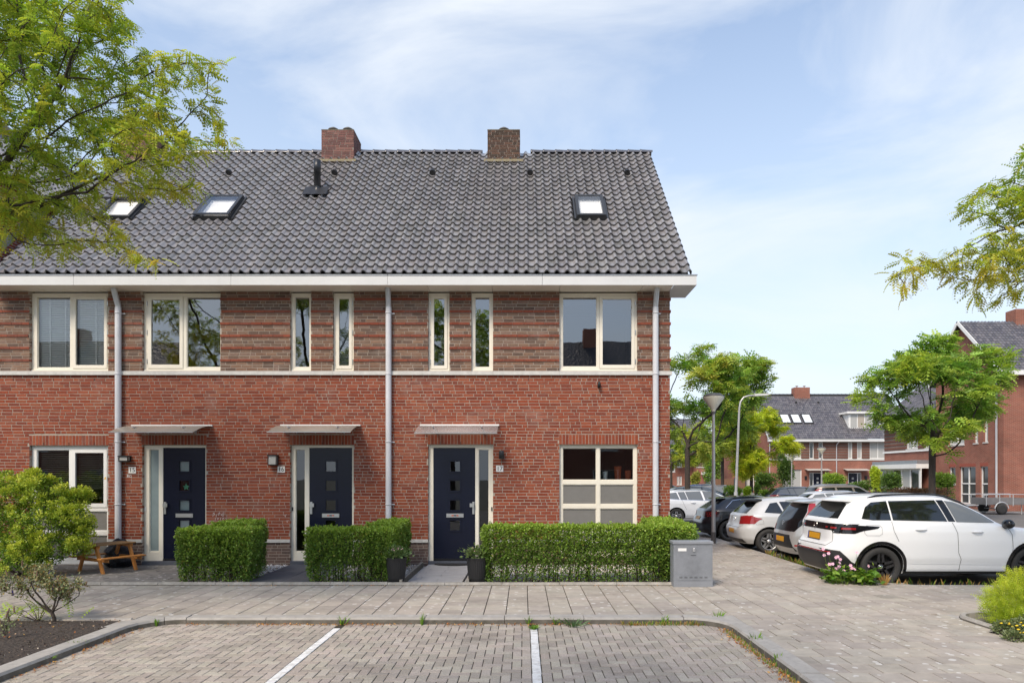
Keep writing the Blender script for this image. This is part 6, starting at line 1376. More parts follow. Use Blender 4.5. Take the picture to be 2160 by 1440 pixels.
    # wheels
    for wx in sp['xw']:
        for sg in (-1, 1):
            R_ = WR; rr = sp['rim']; ty = MB(); yo = sg * (hwm - .02); w_ = .22
            ty.lathe([(rr, -.095), (R_ - .045, -.11), (R_ - .012, -.10), (R_, -.075), (R_, .075), (R_ - .012, .10), (R_ - .045, .11), (rr, .095), (rr - .012, .085), (rr - .012, -.085)], 36, (0, 0, 0), axis='y', closed=True)
            wo = ty.build('wheel', TYRE, t, loc=(wx, sg * (hwm - .125), R_)); rm_ = MB(); f_ = sg * .085
            rm_.lathe([(rr, .06 * sg), (rr, f_), (rr - .02, f_), (rr - .025, f_ - .03 * sg)], 36, axis='y'); ns = sp.get('spokes', 5)
            for k in range(ns):
                a = 2 * math.pi * k / ns + .3
                for q in ((-.13, .13) if sp.get('twin', True) else (0,)):
                    ww = .022 if sp.get('twin', True) else .05; c_, s_ = math.cos(a), math.sin(a); off_ = q * .35
                    pts = [(.045, -ww + off_), (rr - .015, -ww + q * .9 * rr), (rr - .015, ww + q * .9 * rr), (.045, ww + off_)]; M = Matrix(((c_, 0, -s_, 0), (0, 1, 0, 0), (s_, 0, c_, 0), (0, 0, 0, 1))); rm_.prism(pts, f_ - .035 * sg, f_ - .008 * sg, M=M)
            rm_.lathe([(0, f_ - .002 * sg), (.05, f_ - .004 * sg), (.06, f_ - .03 * sg)], 18, axis='y'); obj('rim', rm_.mesh('rim', sp.get('alloy', ALLOY)), wo)
            hb = MB(); hb.lathe([(0, f_ + .002 * sg), (.028, f_ + .001 * sg), (.032, f_ - .004 * sg)], 16, axis='y'); obj('hub_cap', hb.mesh('hub_cap', CHROME if sp.get('alloy') is ALLOYB else ALLOY), wo)
            dk = MB(); dk.lathe([(0, 0), (rr - .01, 0)], 24, (0, -.01 * sg, 0), axis='y'); obj('brake_disc', dk.mesh('brake_disc', UNDER), wo)
    uz = MB(); uz.box(sp['xw'][0] + .2, sp['xw'][1] - .2, -hwm + .16, hwm - .16, .215, wp[0][0] + .04); uz.build('underbody', UNDER, t)
    for nme, poly, view, m in sp['panels']:
        if view == 's': [panel(nme, poly, v_, m, off=.009 if nme == 'tail_lamp' else .006, g=.02 if nme in ('bumper_corner', 'wheel_arch_trim') else .034) for v_ in ('s-', 's+')]
        else: panel(nme, poly, view, m, off={'number_plate': .010, 'tail_lamp': .009, 'bumper_skid': .009, 'reflector_strip': .009, 'plate_holder': .008}.get(nme, .006))
    for nme, poly, w_, view, m in sp.get('strips', []):
        if view == 's': strip(nme, poly, w_, 's-', m); strip(nme, poly, w_, 's+', m)
        else: strip(nme, poly, w_, view, m)
    for (hx, hz) in sp.get('handles', []):
        for vw, sg in (('s-', -1), ('s+', 1)):
            h_, n_ = cast(hx, hz, vw)
            if h_: b = MB(); b.tube([(h_.x - .10, h_.y + sg * .012, hz), (h_.x - .04, h_.y + sg * .03, hz), (h_.x + .04, h_.y + sg * .03, hz), (h_.x + .10, h_.y + sg * .010, hz)], [.012, .019, .019, .012], 8); b.build('door_handle', pm, t)
    if 'mirror' in sp:
        for vw, sg in (('s-', -1), ('s+', 1)):
            hx, hz = sp['mirror']; h_, n_ = cast(hx, hz, vw)
            if h_: b = MB(); b.lathe([(0, -.11), (.055, -.10), (.085, -.04), (.08, .05), (.05, .10), (0, .11)], 14, (h_.x + .03, h_.y + sg * .13, hz + .03), axis='y'); b.tube([(h_.x, h_.y - sg * .02, hz - .04), (h_.x + .02, h_.y + sg * .1, hz - .03)], [.03, .025], 8); b.build('door_mirror', sp.get('mirror_mat', pm), t)
    if 'rails' in sp:
        xa, xb, yy, zz, hh = sp['rails']
        for sg in (-1, 1):
            pts = []
            for k in range(13):
                u = k / 12; x = xa + (xb - xa) * u; h_, _ = cast(x, sg * yy, 't'); zc = h_.z if h_ else zz; pts.append((x, sg * yy, zc + hh * math.sin(math.pi * u) ** .35 - .01))
            b = MB(); b.tube(pts, .017, 8); b.build('roof_rail', GLOSSB if sp.get('alloy') is ALLOYB else CHROME, t)
    if 'spoiler' in sp:
        x, zz, w_, dp, m = sp['spoiler']; b = MB(); n = 9; vs = []
        for k in range(n):
            y = -w_ + 2 * w_ * k / (n - 1); cu = .10 * (y / w_) ** 2; vs += [(x + cu, y, zz - .012), (x + cu + .012, y, zz + .012), (x + dp + cu * .5, y, zz + .035 + .02 * (1 - (y / w_) ** 2)), (x + dp + cu * .5, y, zz - .03)]
        ff = []
        for k in range(n - 1): a_, b_ = k * 4, k * 4 + 4; ff += [(a_, b_, b_ + 1, a_ + 1), (a_ + 1, b_ + 1, b_ + 2, a_ + 2), (a_ + 2, b_ + 2, b_ + 3, a_ + 3), (a_ + 3, b_ + 3, b_, a_)]
        ff += [(0, 1, 2, 3), tuple((n - 1) * 4 + q for q in (3, 2, 1, 0))]; b.add(vs, ff); b.build('spoiler', m, t)
    if 'emblem' in sp:
        y, zz, r = sp['emblem']; h_, n_ = cast(y, zz, 'r')
        if h_:
            b = MB(); q = n_.to_track_quat('Z', 'Y').to_matrix().to_4x4(); M = Matrix.Translation(h_ + n_ * .010) @ q
            ring = [(r, -.004), (r, .004), (r * .86, .004), (r * .86, -.004)]; tmp = MB(); tmp.lathe(ring, 20, closed=True); b.add([M @ Vector(v) for v in tmp.v], tmp.f, smooth=False)
            up = (M.inverted().to_3x3() @ Vector((0, 0, 1))); ux = Vector((up.x, up.y, 0)).normalized(); rx = Vector((ux.y, -ux.x, 0))
            def seg(p, q_, w2=.12 * r):
                a_ = (rx * p[0] + ux * p[1]) * r; c_ = (rx * q_[0] + ux * q_[1]) * r; d_ = (c_ - a_).normalized(); nn = Vector((-d_.y, d_.x, 0)) * w2 / 2; b.add([M @ (v + Vector((0, 0, .003))) for v in (a_ - nn, c_ - nn, c_ + nn, a_ + nn)], [(0, 1, 2, 3)])
            kind = sp.get('emblem_kind', 'vw')
            if kind == 'vw':
                for p_, q_ in (((-.42, .8), (0, .12)), ((0, .12), (.42, .8)), ((-.8, .3), (-.4, -.75)), ((-.4, -.75), (0, .02)), ((0, .02), (.4, -.75)), ((.4, -.75), (.8, .3))): seg(p_, q_)
            else:
                for k in range(16): a1, a2 = 2 * math.pi * k / 16, 2 * math.pi * (k + 1) / 16; seg((.4 * math.cos(a1), .85 * math.sin(a1)), (.4 * math.cos(a2), .85 * math.sin(a2))); seg((.8 * math.cos(a1), .3 + .3 * math.sin(a1)), (.8 * math.cos(a2), .3 + .3 * math.sin(a2)))
            b.build('emblem', CHROME, t)
    if 'extra' in sp: sp['extra'](t, panel, strip, cast)
    return t
def R2(y0, y1, z0, z1): return [(y0, z0), (y1, z0), (y1, z1), (y0, z1)]
def plate_panels(zc, w_=.26, h_=.055, y=0, frame=True):
    r = [('plate_holder', R2(y - w_ - .012, y + w_ + .012, zc - h_ - .018, zc + h_ + .012), 'r', BLACKP)] if frame else []
    return r + [('number_plate', R2(y - w_, y + w_ - .04, zc - h_, zc + h_), 'r', PLY), ('number_plate', R2(y + w_ - .04, y + w_, zc - h_, zc + h_), 'r', EUB)]
def archring(wx, R, r1, r2, a0=-12, a1=192, n=26):
    o = [(wx + r2 * math.cos(math.radians(a0 + (a1 - a0) * k / n)), R + r2 * math.sin(math.radians(a0 + (a1 - a0) * k / n))) for k in range(n + 1)]
    i = [(wx + r1 * math.cos(math.radians(a1 - (a1 - a0) * k / n)), R + r1 * math.sin(math.radians(a1 - (a1 - a0) * k / n))) for k in range(n + 1)]
    return o + i
# ---- white SUV
sp = dict(R=.355, rim=.262, xw=(.92, 3.60), arch=.395, alloy=ALLOYB, spokes=5,
    rear=[(.24, .12), (.36, .03), (.55, .0), (.72, .03), (.78, .10), (.98, .12), (1.14, .15), (1.20, .19), (1.42, .38), (1.50, .46), (1.56, .54), (1.61, .68), (1.64, 1.0), (1.65, 1.6)],
    front=[(.24, 4.44), (.4, 4.53), (.6, 4.54), (.8, 4.50), (.92, 4.40), (1.0, 4.1), (1.05, 3.6), (1.08, 3.32), (1.14, 3.16), (1.3, 2.92), (1.46, 2.62), (1.56, 2.36), (1.62, 2.24), (1.645, 2.1), (1.65, 1.95)],
    width=[(.24, .84), (.31, .885), (.43, .893), (.47, .915), (.56, .922), (.8, .925), (.98, .915), (1.10, .89), (1.18, .855), (1.35, .79), (1.5, .725), (1.58, .675), (1.62, .60), (1.645, .46), (1.65, .34)], exp=[6.5, 8, 7.5, 6],
    handles=[(1.62, 1.03), (2.62, .99)], mirror=(3.12, 1.10), mirror_mat=GLOSSB, rails=(.80, 2.65, .63, 1.62, .055), spoiler=(.22, 1.535, .60, .34, PW), emblem=(0, 1.06, .062),
    panels=[('side_window', [(.60, 1.215), (.70, 1.42), (.82, 1.505), (1.10, 1.53), (1.12, 1.19), (.80, 1.19)], 's', CGLASS), ('side_window', [(1.15, 1.19), (1.13, 1.53), (1.98, 1.545), (2.12, 1.17)], 's', CGLASS), ('door_pillar', [(2.0, 1.545), (2.13, 1.545), (2.26, 1.165), (2.14, 1.17)], 's', GLOSSB),
            ('front_side_window', [(2.15, 1.535), (2.32, 1.51), (2.56, 1.415), (2.80, 1.29), (2.97, 1.175), (3.0, 1.14), (2.28, 1.16)], 's', CGLASSL),
            ('rear_window', [(-.66, 1.21), (.66, 1.21), (.57, 1.45), (.50, 1.49), (-.50, 1.49), (-.57, 1.45)], 'r', CGLASS), ('light_bar', R2(-.86, .86, 1.0, 1.12), 'r', GLOSSB),
            ('tail_light', [(.16, .95), (.46, .95), (.60, 1.0), (.86, 1.045), (.90, 1.08), (.5, 1.10), (.14, 1.10)], 's', GLOSSB), ('tail_lamp', R2(-.72, -.60, 1.03, 1.06), 'r', RED), ('tail_lamp', R2(-.52, -.44, 1.035, 1.06), 'r', RED), ('tail_lamp', R2(.60, .72, 1.03, 1.06), 'r', RED), ('tail_lamp', R2(.44, .52, 1.035, 1.06), 'r', RED), ('tail_lamp', [(.26, 1.02), (.48, 1.02), (.48, 1.055), (.26, 1.055)], 's', RED),
            ('rear_bumper_trim', [(-.88, .27), (.88, .27), (.82, .60), (.66, .66), (.55, .60), (-.55, .60), (-.66, .66), (-.82, .60)], 'r', CLAD), ('bumper_corner', [(.03, .30), (.48, .28), (.40, .46), (.22, .64), (.02, .66)], 's', CLAD), ('reflector_strip', R2(-.72, .72, .605, .622), 'r', RED),
            ('wheel_arch_trim', archring(.92, .365, .397, .455), 's', GLOSSB), ('wheel_arch_trim', archring(3.60, .365, .397, .455), 's', GLOSSB), ('sill_trim', [(1.32, .245), (3.2, .245), (3.2, .285), (1.32, .285)], 's', CLAD)] + plate_panels(.86),
    strips=[('panel_gap', [(1.12, 1.17), (1.14, 1.0), (1.22, .82)], .007, 's', SEAM), ('panel_gap', [(2.20, 1.15), (2.27, .96), (2.28, .62), (2.33, .5), (2.31, .30)], .007, 's', SEAM), ('panel_gap', [(3.14, 1.12), (3.24, .94), (3.25, .70), (3.20, .30)], .007, 's', SEAM), ('panel_gap', [(.66, 1.10), (.90, 1.10), (.93, 1.06), (.93, .95), (.88, .92), (.66, .92), (.62, .97), (.62, 1.06), (.66, 1.10)], .004, 's', SEAM),
            ('door_crease', [(1.4, .43), (2.2, .42), (3.1, .41)], .02, 's', PW), ('panel_gap', [(-.66, 1.0), (-.68, .80), (-.60, .72), (.60, .72), (.68, .80), (.66, 1.0)], .007, 'r', SEAM), ('rear_wiper', [(.02, 1.22), (-.36, 1.245)], .03, 'r', BLACKP)])
car('car', 'white SUV with black wheels parked nearest, side-on in front of the right-hand houses', sp, 5.46, 13.08, PW)
# ---- small silver and black hatchback
sp = dict(R=.31, rim=.21, xw=(.58, 3.0), alloy=ALLOY, twin=False,
    rear=[(.26, .10), (.42, .0), (.62, .0), (.78, .04), (1.0, .10), (1.2, .24), (1.36, .36), (1.44, .50), (1.48, .8), (1.50, 1.5)],
    front=[(.26, 3.58), (.5, 3.68), (.75, 3.64), (.9, 3.4), (.98, 3.0), (1.05, 2.8), (1.2, 2.55), (1.36, 2.25), (1.45, 1.95), (1.49, 1.7), (1.50, 1.6)],
    width=[(.26, .78), (.4, .84), (.7, .855), (.9, .84), (1.05, .80), (1.25, .71), (1.40, .62), (1.46, .53), (1.49, .38), (1.50, .25)], exp=[5, 5.5, 5, 4],
    spoiler=(.22, 1.405, .52, .32, PS), emblem=(0, .93, .055), emblem_kind='oval', rails=None,
    panels=[('tailgate_glass', [(-.58, .76), (.58, .76), (.68, .92), (.60, 1.20), (.48, 1.385), (-.48, 1.385), (-.60, 1.20), (-.68, .92)], 'r', GLOSSB), ('tail_light', [(.69, .96), (.76, .96), (.71, 1.2), (.56, 1.38), (.49, 1.38), (.61, 1.2)], 'r', RED), ('tail_light', [(-.69, .96), (-.76, .96), (-.71, 1.2), (-.56, 1.38), (-.49, 1.38), (-.61, 1.2)], 'r', RED),
            ('brake_light', R2(-.12, .12, 1.40, 1.425), 'r', RED), ('bumper_insert', [(-.60, .33), (.60, .33), (.48, .68), (-.48, .68)], 'r', BLACKP), ('bumper_skid', R2(-.56, .56, .335, .40), 'r', PS), ('reflector', R2(-.74, -.60, .44, .475), 'r', RED), ('reflector', R2(.60, .74, .44, .475), 'r', RED),
            ('side_window', [(.62, 1.02), (.78, 1.36), (1.5, 1.40), (1.55, 1.0)], 's', CGLASS), ('side_window', [(1.6, 1.0), (1.55, 1.40), (2.0, 1.36), (2.5, 1.05), (2.55, .98)], 's', CGLASS)] + plate_panels(.57, .25, .055, frame=False), strips=[('panel_gap', [(1.57, .98), (1.6, .35)], .007, 's', SEAM)])
del sp['rails']
car('car', 'small silver hatchback with glossy black tailgate, tucked behind the white SUV', sp, 5.86, 15.62, PS)
# ---- white hatchback
sp = dict(R=.315, rim=.225, xw=(.72, 3.27), alloy=ALLOY,
    rear=[(.24, .14), (.36, .04), (.55, .0), (.66, .02), (.72, .07), (.95, .10), (1.02, .17), (1.22, .40), (1.33, .52), (1.40, .72), (1.435, 1.2), (1.445, 1.7)],
    front=[(.24, 3.95), (.5, 4.05), (.72, 4.0), (.86, 3.75), (.94, 3.2), (.98, 3.0), (1.1, 2.75), (1.28, 2.35), (1.38, 2.1), (1.43, 1.9), (1.445, 1.8)],
    width=[(.24, .80), (.36, .865), (.6, .875), (.84, .87), (.95, .85), (1.05, .79), (1.22, .70), (1.34, .62), (1.40, .54), (1.435, .38), (1.445, .26)],
    spoiler=(.30, 1.345, .50, .30, BLACKP), emblem=(0, .86, .055), handles=[(1.45, .86), (2.4, .84)], mirror=(2.85, 1.0),
    panels=[('rear_window', [(-.58, 1.02), (.58, 1.02), (.47, 1.29), (-.47, 1.29)], 'r', CGLASS), ('tail_light', [(-.80, .76), (-.44, .74), (-.46, .94), (-.74, .97), (-.83, .90)], 'r', RED), ('tail_light', [(.80, .76), (.44, .74), (.46, .94), (.74, .97), (.83, .90)], 'r', RED), ('tail_light', [(.06, .76), (.22, .80), (.36, .92), (.22, .97), (.08, .95)], 's', RED),
            ('bumper_diffuser', R2(-.62, .62, .26, .36), 'r', BLACKP), ('side_window', [(.62, 1.05), (.80, 1.28), (.98, 1.31), (1.10, 1.02)], 's', CGLASS), ('side_window', [(1.15, 1.01), (1.04, 1.32), (1.68, 1.35), (1.78, .99)], 's', CGLASS), ('side_window', [(1.84, .99), (1.74, 1.35), (2.1, 1.31), (2.5, 1.12), (2.74, .98)], 's', CGLASS)] + plate_panels(.55, .24, .055, frame=False),
    strips=[('panel_gap', [(1.08, 1.0), (1.14, .8), (1.10, .66)], .006, 's', SEAM), ('panel_gap', [(1.80, .98), (1.86, .7), (1.84, .3)], .006, 's', SEAM), ('panel_gap', [(-.60, .95), (-.62, .70), (-.52, .66), (.52, .66), (.62, .70), (.60, .95)], .006, 'r', SEAM), ('panel_gap', [(.36, .86), (.56, .87), (.58, .76), (.40, .74), (.36, .86)], .004, 's', SEAM), ('rear_wiper', [(0, 1.03), (-.32, 1.055)], .028, 'r', BLACKP), ('bumper_crease', [(-.8, .40), (0, .38), (.8, .40)], .02, 'r', PGW)])
car('car', 'white hatchback with red tail lights in the middle of the parked row', sp, 5.56, 18.3, PGW)
# ---- black sporty hatchback
sp = dict(R=.32, rim=.235, xw=(.80, 3.40), alloy=ALLOYB, spokes=7, twin=False,
    rear=[(.22, .14), (.34, .04), (.52, .0), (.66, .03), (.72, .08), (.92, .12), (.98, .20), (1.18, .50), (1.28, .66), (1.34, .9), (1.37, 1.4), (1.38, 1.8)],
    front=[(.22, 4.15), (.5, 4.25), (.7, 4.2), (.84, 3.9), (.92, 3.3), (.96, 3.05), (1.08, 2.8), (1.24, 2.4), (1.33, 2.15), (1.37, 1.95), (1.38, 1.85)],
    width=[(.22, .82), (.34, .88), (.6, .89), (.82, .88), (.92, .86), (1.02, .80), (1.18, .70), (1.28, .62), (1.34, .54), (1.37, .38), (1.38, .26)],
    spoiler=(.38, 1.275, .52, .34, GLOSSB), handles=[(1.5, .84), (2.5, .82)], mirror=(2.95, .98), rails=(.9, 2.6, .56, 1.36, .03),
    panels=[('rear_window', [(-.60, .98), (.60, .98), (.48, 1.22), (-.48, 1.22)], 'r', CGLASSL), ('tail_light', [(-.84, .74), (-.40, .74), (-.44, .88), (-.82, .90)], 'r', REDD), ('tail_light', [(.84, .74), (.40, .74), (.44, .88), (.82, .90)], 'r', REDD), ('tail_light', [(.08, .74), (.34, .76), (.44, .88), (.10, .90)], 's', RED),
            ('bumper_diffuser', R2(-.70, .70, .24, .36), 'r', CLAD), ('side_window', [(.72, 1.02), (.95, 1.22), (1.12, 1.25), (1.2, .99)], 's', CGLASS), ('side_window', [(1.25, .98), (1.16, 1.26), (1.75, 1.29), (1.85, .965)], 's', CGLASS), ('side_window', [(1.9, .965), (1.8, 1.29), (2.2, 1.25), (2.6, 1.08), (2.82, .96)], 's', CGLASS)] + plate_panels(.68, .25, .05, frame=False),
    strips=[('window_trim', [(.70, 1.01), (.95, 1.235), (1.2, 1.27), (1.8, 1.305), (2.2, 1.265), (2.8, .97)], .012, 's', CHROME), ('panel_gap', [(1.88, .96), (1.93, .7), (1.9, .3)], .006, 's', SEAM), ('panel_gap', [(.42, .84), (.62, .85), (.64, .72), (.46, .70), (.42, .84)], .004, 's', SEAM)])
car('car', 'black hatchback at the far end of the parked row, behind the lamp post', sp, 5.50, 21.75, PK)
# ---- estate car seen side-on
sp = dict(R=.315, rim=.225, xw=(.95, 3.60), alloy=ALLOY, spokes=5,
    rear=[(.24, .12), (.4, .02), (.6, .0), (.75, .06), (.95, .10), (1.05, .20), (1.25, .45), (1.34, .62), (1.40, .95), (1.42, 1.6), (1.425, 2.0)],
    front=[(.24, 4.55), (.5, 4.68), (.7, 4.62), (.85, 4.3), (.94, 3.75), (.98, 3.5), (1.1, 3.2), (1.26, 2.8), (1.36, 2.5), (1.41, 2.2), (1.425, 2.1)],
    width=[(.24, .82), (.36, .88), (.6, .895), (.85, .885), (.97, .86), (1.08, .80), (1.24, .70), (1.34, .62), (1.39, .52), (1.42, .36), (1.425, .26)],
    handles=[(1.65, .88), (2.65, .86)], mirror=(3.25, 1.0), rails=(.9, 2.7, .56, 1.40, .035),
    panels=[('side_window', [(.42, 1.06), (.66, 1.27), (.98, 1.31), (1.08, 1.02)], 's', CGLASSL), ('side_window', [(1.13, 1.01), (1.03, 1.32), (1.32, 1.335), (1.42, 1.0)], 's', CGLASSL), ('side_window', [(1.45, 1.0), (1.35, 1.335), (2.0, 1.35), (2.08, .985)], 's', CGLASSL), ('side_window', [(2.16, .985), (2.08, 1.35), (2.45, 1.33), (2.9, 1.14), (3.18, .98)], 's', CGLASSL), ('rear_window', [(-.6, 1.0), (.6, 1.0), (.5, 1.3), (-.5, 1.3)], 'r', CGLASS), ('tail_light', [(-.84, .80), (-.5, .80), (-.52, .98), (-.8, 1.0)], 'r', RED), ('tail_light', [(.84, .80), (.5, .80), (.52, .98), (.8, 1.0)], 'r', RED), ('tail_light', [(.06, .82), (.3, .84), (.36, .98), (.1, 1.0)], 's', RED)] + plate_panels(.68, .25, .05, frame=False),
    strips=[('panel_gap', [(1.18, 1.0), (1.26, .8), (1.36, .6)], .007, 's', SEAM), ('panel_gap', [(2.12, .98), (2.18, .7), (2.15, .32)], .007, 's', SEAM), ('panel_gap', [(3.2, .96), (3.26, .7), (3.22, .32)], .007, 's', SEAM), ('window_trim', [(.42, 1.05), (1.1, 1.005), (2.1, .975), (3.18, .965)], .012, 's', CHROME)])
EST = dict(sp)
car('car', 'white estate car cut off by the brick corner, seen side-on', EST, 5.46, 29.5, PW)
# ---- far cars, only their upper halves show
car('car', 'dark grey SUV with chrome window line, far behind the white hatchback', sp, 13.4, 38, PG); 
car('car', 'white car whose roof shows just in front of the beige van', sp, 10.6, 27.0, PGW)
VAN = dict(R=.31, rim=.21, xw=(.7, 3.2), alloy=ALLOY, twin=False, rear=[(.26, .06), (.5, .0), (.9, .02), (1.3, .12), (1.52, .25), (1.58, .5), (1.61, 1.2), (1.62, 1.6)], front=[(.26, 3.9), (.5, 4.0), (.8, 3.9), (.98, 3.4), (1.05, 3.15), (1.3, 2.75), (1.5, 2.4), (1.58, 2.1), (1.62, 1.8)],
    width=[(.26, .82), (.5, .86), (.9, .86), (1.1, .83), (1.35, .75), (1.5, .68), (1.57, .6), (1.61, .42), (1.62, .3)], panels=[('side_window', [(.38, 1.12), (.48, 1.44), (1.05, 1.46), (1.10, 1.1)], 's', CGLASS), ('side_window', [(1.2, 1.1), (1.15, 1.46), (1.85, 1.46), (1.95, 1.08)], 's', CGLASS), ('side_window', [(2.05, 1.08), (1.95, 1.46), (2.25, 1.44), (2.75, 1.1)], 's', CGLASS), ('rear_window', [(-.6, 1.1), (.6, 1.1), (.55, 1.45), (-.55, 1.45)], 'r', CGLASS), ('tail_light', [(-.74, .9), (-.62, .9), (-.60, 1.4), (-.68, 1.4)], 'r', RED), ('tail_light', [(.74, .9), (.62, .9), (.60, 1.4), (.68, 1.4)], 'r', RED), ('tail_light', [(.05, .95), (.18, .95), (.26, 1.35), (.14, 1.35)], 's', RED), ('tailgate_lines', R2(-.5, .5, .6, .9), 'r', PBE)], strips=[], rails=(.6, 2.3, .55, 1.6, .03))
car('car', 'beige van-like car with tall red tail light, behind the parked row', VAN, 13.65, 33, PBE)
car('car', 'taupe car seen between the lamp post and the far trees', sp, 11.2, 45, PGO); car('car', 'dark blue car, mostly hidden behind the taupe car', sp, 12.0, 52, PBL)
car('car', 'black car far away right beside the brick corner', sp, 8.2, 40, PK); car('car', 'dark grey car farthest away beside the brick corner', sp, 9.6, 57, PG)
# ---- box trailer at the right
t = thing('box_trailer', 'small grey box trailer with mesh sides in front of the blind brick wall', 'trailer', (24.1, 35.6, BAYZ)); TG = mat('trailer_panel', (.19, .18, .18), rough=.6, var=(6, .15))
m = MB(); m.box(0, 2.1, 0, 1.2, .50, .54); m.build('floor', TG, t)
for nme, q in (('side_panel', (0, 2.1, -.015, .015)), ('side_panel', (0, 2.1, 1.185, 1.215)), ('tailgate', (2.08, 2.11, .02, 1.18)), ('tailgate', (-.01, .02, .02, 1.18))): m = MB(); m.box(*q, .52, .86); m.build(nme, TG, t)
for y in (-.02, 1.2):
    m = MB(); m.tube([(0, y, 1.05), (2.12, y, 1.05)], .02, 6); [m.tube([(x, y, .45), (x, y, 1.06)], .022, 6) for x in (0.0, .7, 1.4, 2.1)]; m.build('rail', GALV, t)
    w_ = MB(); w_.lathe([(0, -.06), (.16, -.07), (.27, -.06), (.28, .06), (.16, .07), (0, .06)], 22, (.75, -.1 if y < 0 else 1.3, .29), axis='y'); w_.build('wheel', TYRE, t); g_ = MB(); g_.tube([(.75 + .36 * math.cos(a), -.1 if y < 0 else 1.3, .29 + .36 * math.sin(a)) for a in np.linspace(.1, 3.04, 10)], .03, 6); g_.build('mudguard', GALV, t)
m = MB(); m.tube([(-.9, .6, .42), (0, .6, .46)], .035, 8); m.build('drawbar', GALV, t); m = MB(); m.box(2.112, 2.13, .02, .10, .58, .63); m.build('tail_light', RED, t); m = MB(); m.box(.2, 2.0, .3, .9, .10, .12); m.tube([(.75, -.05, .29), (.75, 1.25, .29)], .03, 6); m.tube([(2.0, .2, -.0), (2.0, .2, .5)], .02, 6); m.build('axle', GALV, t)
# ================================================================ FAR BUILDINGS
FRED = brickwall_mat('far_brick_red', lin(146, 84, 68), lin(128, 72, 60), lin(160, 134, 118)); FBRO = brickwall_mat('far_brick_brown', lin(116, 94, 84), lin(102, 84, 76), lin(140, 124, 114)); RGLASS = mat('far_window_glass', (.045, .05, .05), rough=.05, spec=.9); CURT = mat('net_curtain', (.42, .42, .40), rough=.3, spec=.5)
class Bld:
    """a building with a local frame whose facade faces local -Y"""
    def __init__(s, label, loc, rz=0, name='brick_house', group=None): s.t = thing(name, label, 'house', loc, rz, group)
    def part(s, name, mb, m, parent=None, **kw): return mb.build(name, m, parent or s.t, **kw)
    def wall(s, x0, x1, z0, z1, holes, m, y=0, name='wall', dep=.1): mb = MB(); plate(mb, x0, x1, z0, z1, holes, y, dep, outer=False); return s.part(name, mb, m)
    def win(s, x0, x1, z0, z1, cols=1, rows=(), y=.06, fr=.07, frame=WHITE, g=None):
        hs = []; zs = [z0 + fr] + list(rows) + [z1 - fr * .6]; cw = (x1 - x0 - fr) / cols
        for i in range(cols):
            for a, b in zip(zs, zs[1:]): hs.append((x0 + fr + i * cw, x0 + i * cw + cw, a + (fr * .5 if a != zs[0] else 0), b - (fr * .5 if b != zs[-1] else 0)))
        mb = MB(); plate(mb, x0, x1, z0, z1, hs, y, .06); W = s.part('window', mb, frame)
        for h_ in hs: p = MB(); p.add([(h_[0], y + .05, h_[2]), (h_[1], y + .05, h_[2]), (h_[1], y + .05, h_[3]), (h_[0], y + .05, h_[3])], [(0, 1, 2, 3)]); s.part('pane', p, g or RGLASS, W)
        sl = MB(); sl.box(x0 - .05, x1 + .05, -.04, y + .05, z0 - .07, z0 - .005); s.part('sill', sl, SILL, W); return W
    def box(s, name, m, *q, parent=None): mb = MB(); mb.box(*q); return s.part(name, mb, m, parent)
def tile_slope(b, x0, x1, y0, z0, length, pitch, parent, M0=Matrix.Identity(4), cols=None):
    cols = cols or [lin(96, 94, 97), lin(86, 84, 88), lin(106, 103, 105)]
    sm = MB(); n = int((x1 - x0) / TW); rws = int(length / TL); c_, s_ = math.cos(pitch), math.sin(pitch); Rm = Matrix.Rotation(pitch, 4, 'X')
    pv = [(0, .35), (.28, 0), (.54, .28), (.78, 1.0), (1.0, .38)]
    for i in range(n):
        for j in range(rws):
            M = M0 @ Matrix.Translation((x0 + i * TW, y0 + j * TL * c_, z0 + j * TL * s_)) @ Rm; k = len(pv)
            vs = [M @ Vector((u * TW, -.03, h_ * AMP + .04)) for u, h_ in pv] + [M @ Vector((u * TW, TL, h_ * AMP + .012)) for u, h_ in pv] + [M @ Vector((u * TW, -.03, h_ * AMP + .005)) for u, h_ in pv]
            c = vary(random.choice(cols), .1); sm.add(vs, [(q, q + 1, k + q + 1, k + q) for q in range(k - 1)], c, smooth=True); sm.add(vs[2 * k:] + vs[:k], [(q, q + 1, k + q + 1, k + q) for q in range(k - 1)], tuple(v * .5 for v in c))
    return b.part('tile_field', sm, TILE, parent, kind='stuff')
# ---- distant terrace facing us (depth 69 m)
Y0 = 69.0; bx = lambda px: (px - VX) * Y0 / F; bz = lambda py: CH + (HY - py) * Y0 / F
B = Bld('distant terraced row with grey tiled roof, dormer and three roof windows', (bx(1624), Y0, BAYZ)); ox = bx(1624); X = lambda px: bx(px) - ox; Z = lambda py: bz(py) - BAYZ
xe = X(1925); ups = [(1656, 1690, 2), (1707.5, 1716.7, 1), (1727, 1736, 1), (1789, 1798, 1), (1808, 1818, 1), (1834.7, 1870, 2)]; gds = [(1651, 1691, 990, 1031), (1707.5, 1736, 996, 1033), (1789, 1817.5, 996, 1033), (1835, 1870, 996, 1033)]
B.wall(0, xe, Z(969.5), Z(931), [(X(a), X(b), Z(967), Z(932.3)) for a, b, _ in ups], FBRO, name='upper_wall'); B.wall(0, xe, 0, Z(969.5) - .001, [(X(a), X(b), max(.02, Z(d)), Z(c)) for a, b, c, d in gds], FRED)
fr_ = [(.01, xe)]
for a, b, _ in ups: fr_ = subtract(fr_, X(a) - .01, X(b) + .01)
for k in range(6):
    for a, b in fr_: B.box('red_course', mat('red_course', REDC[1], rough=.9), a, b, -.03, -.001, Z(967) + k * .262 + .1, Z(967) + k * .262 + .16)
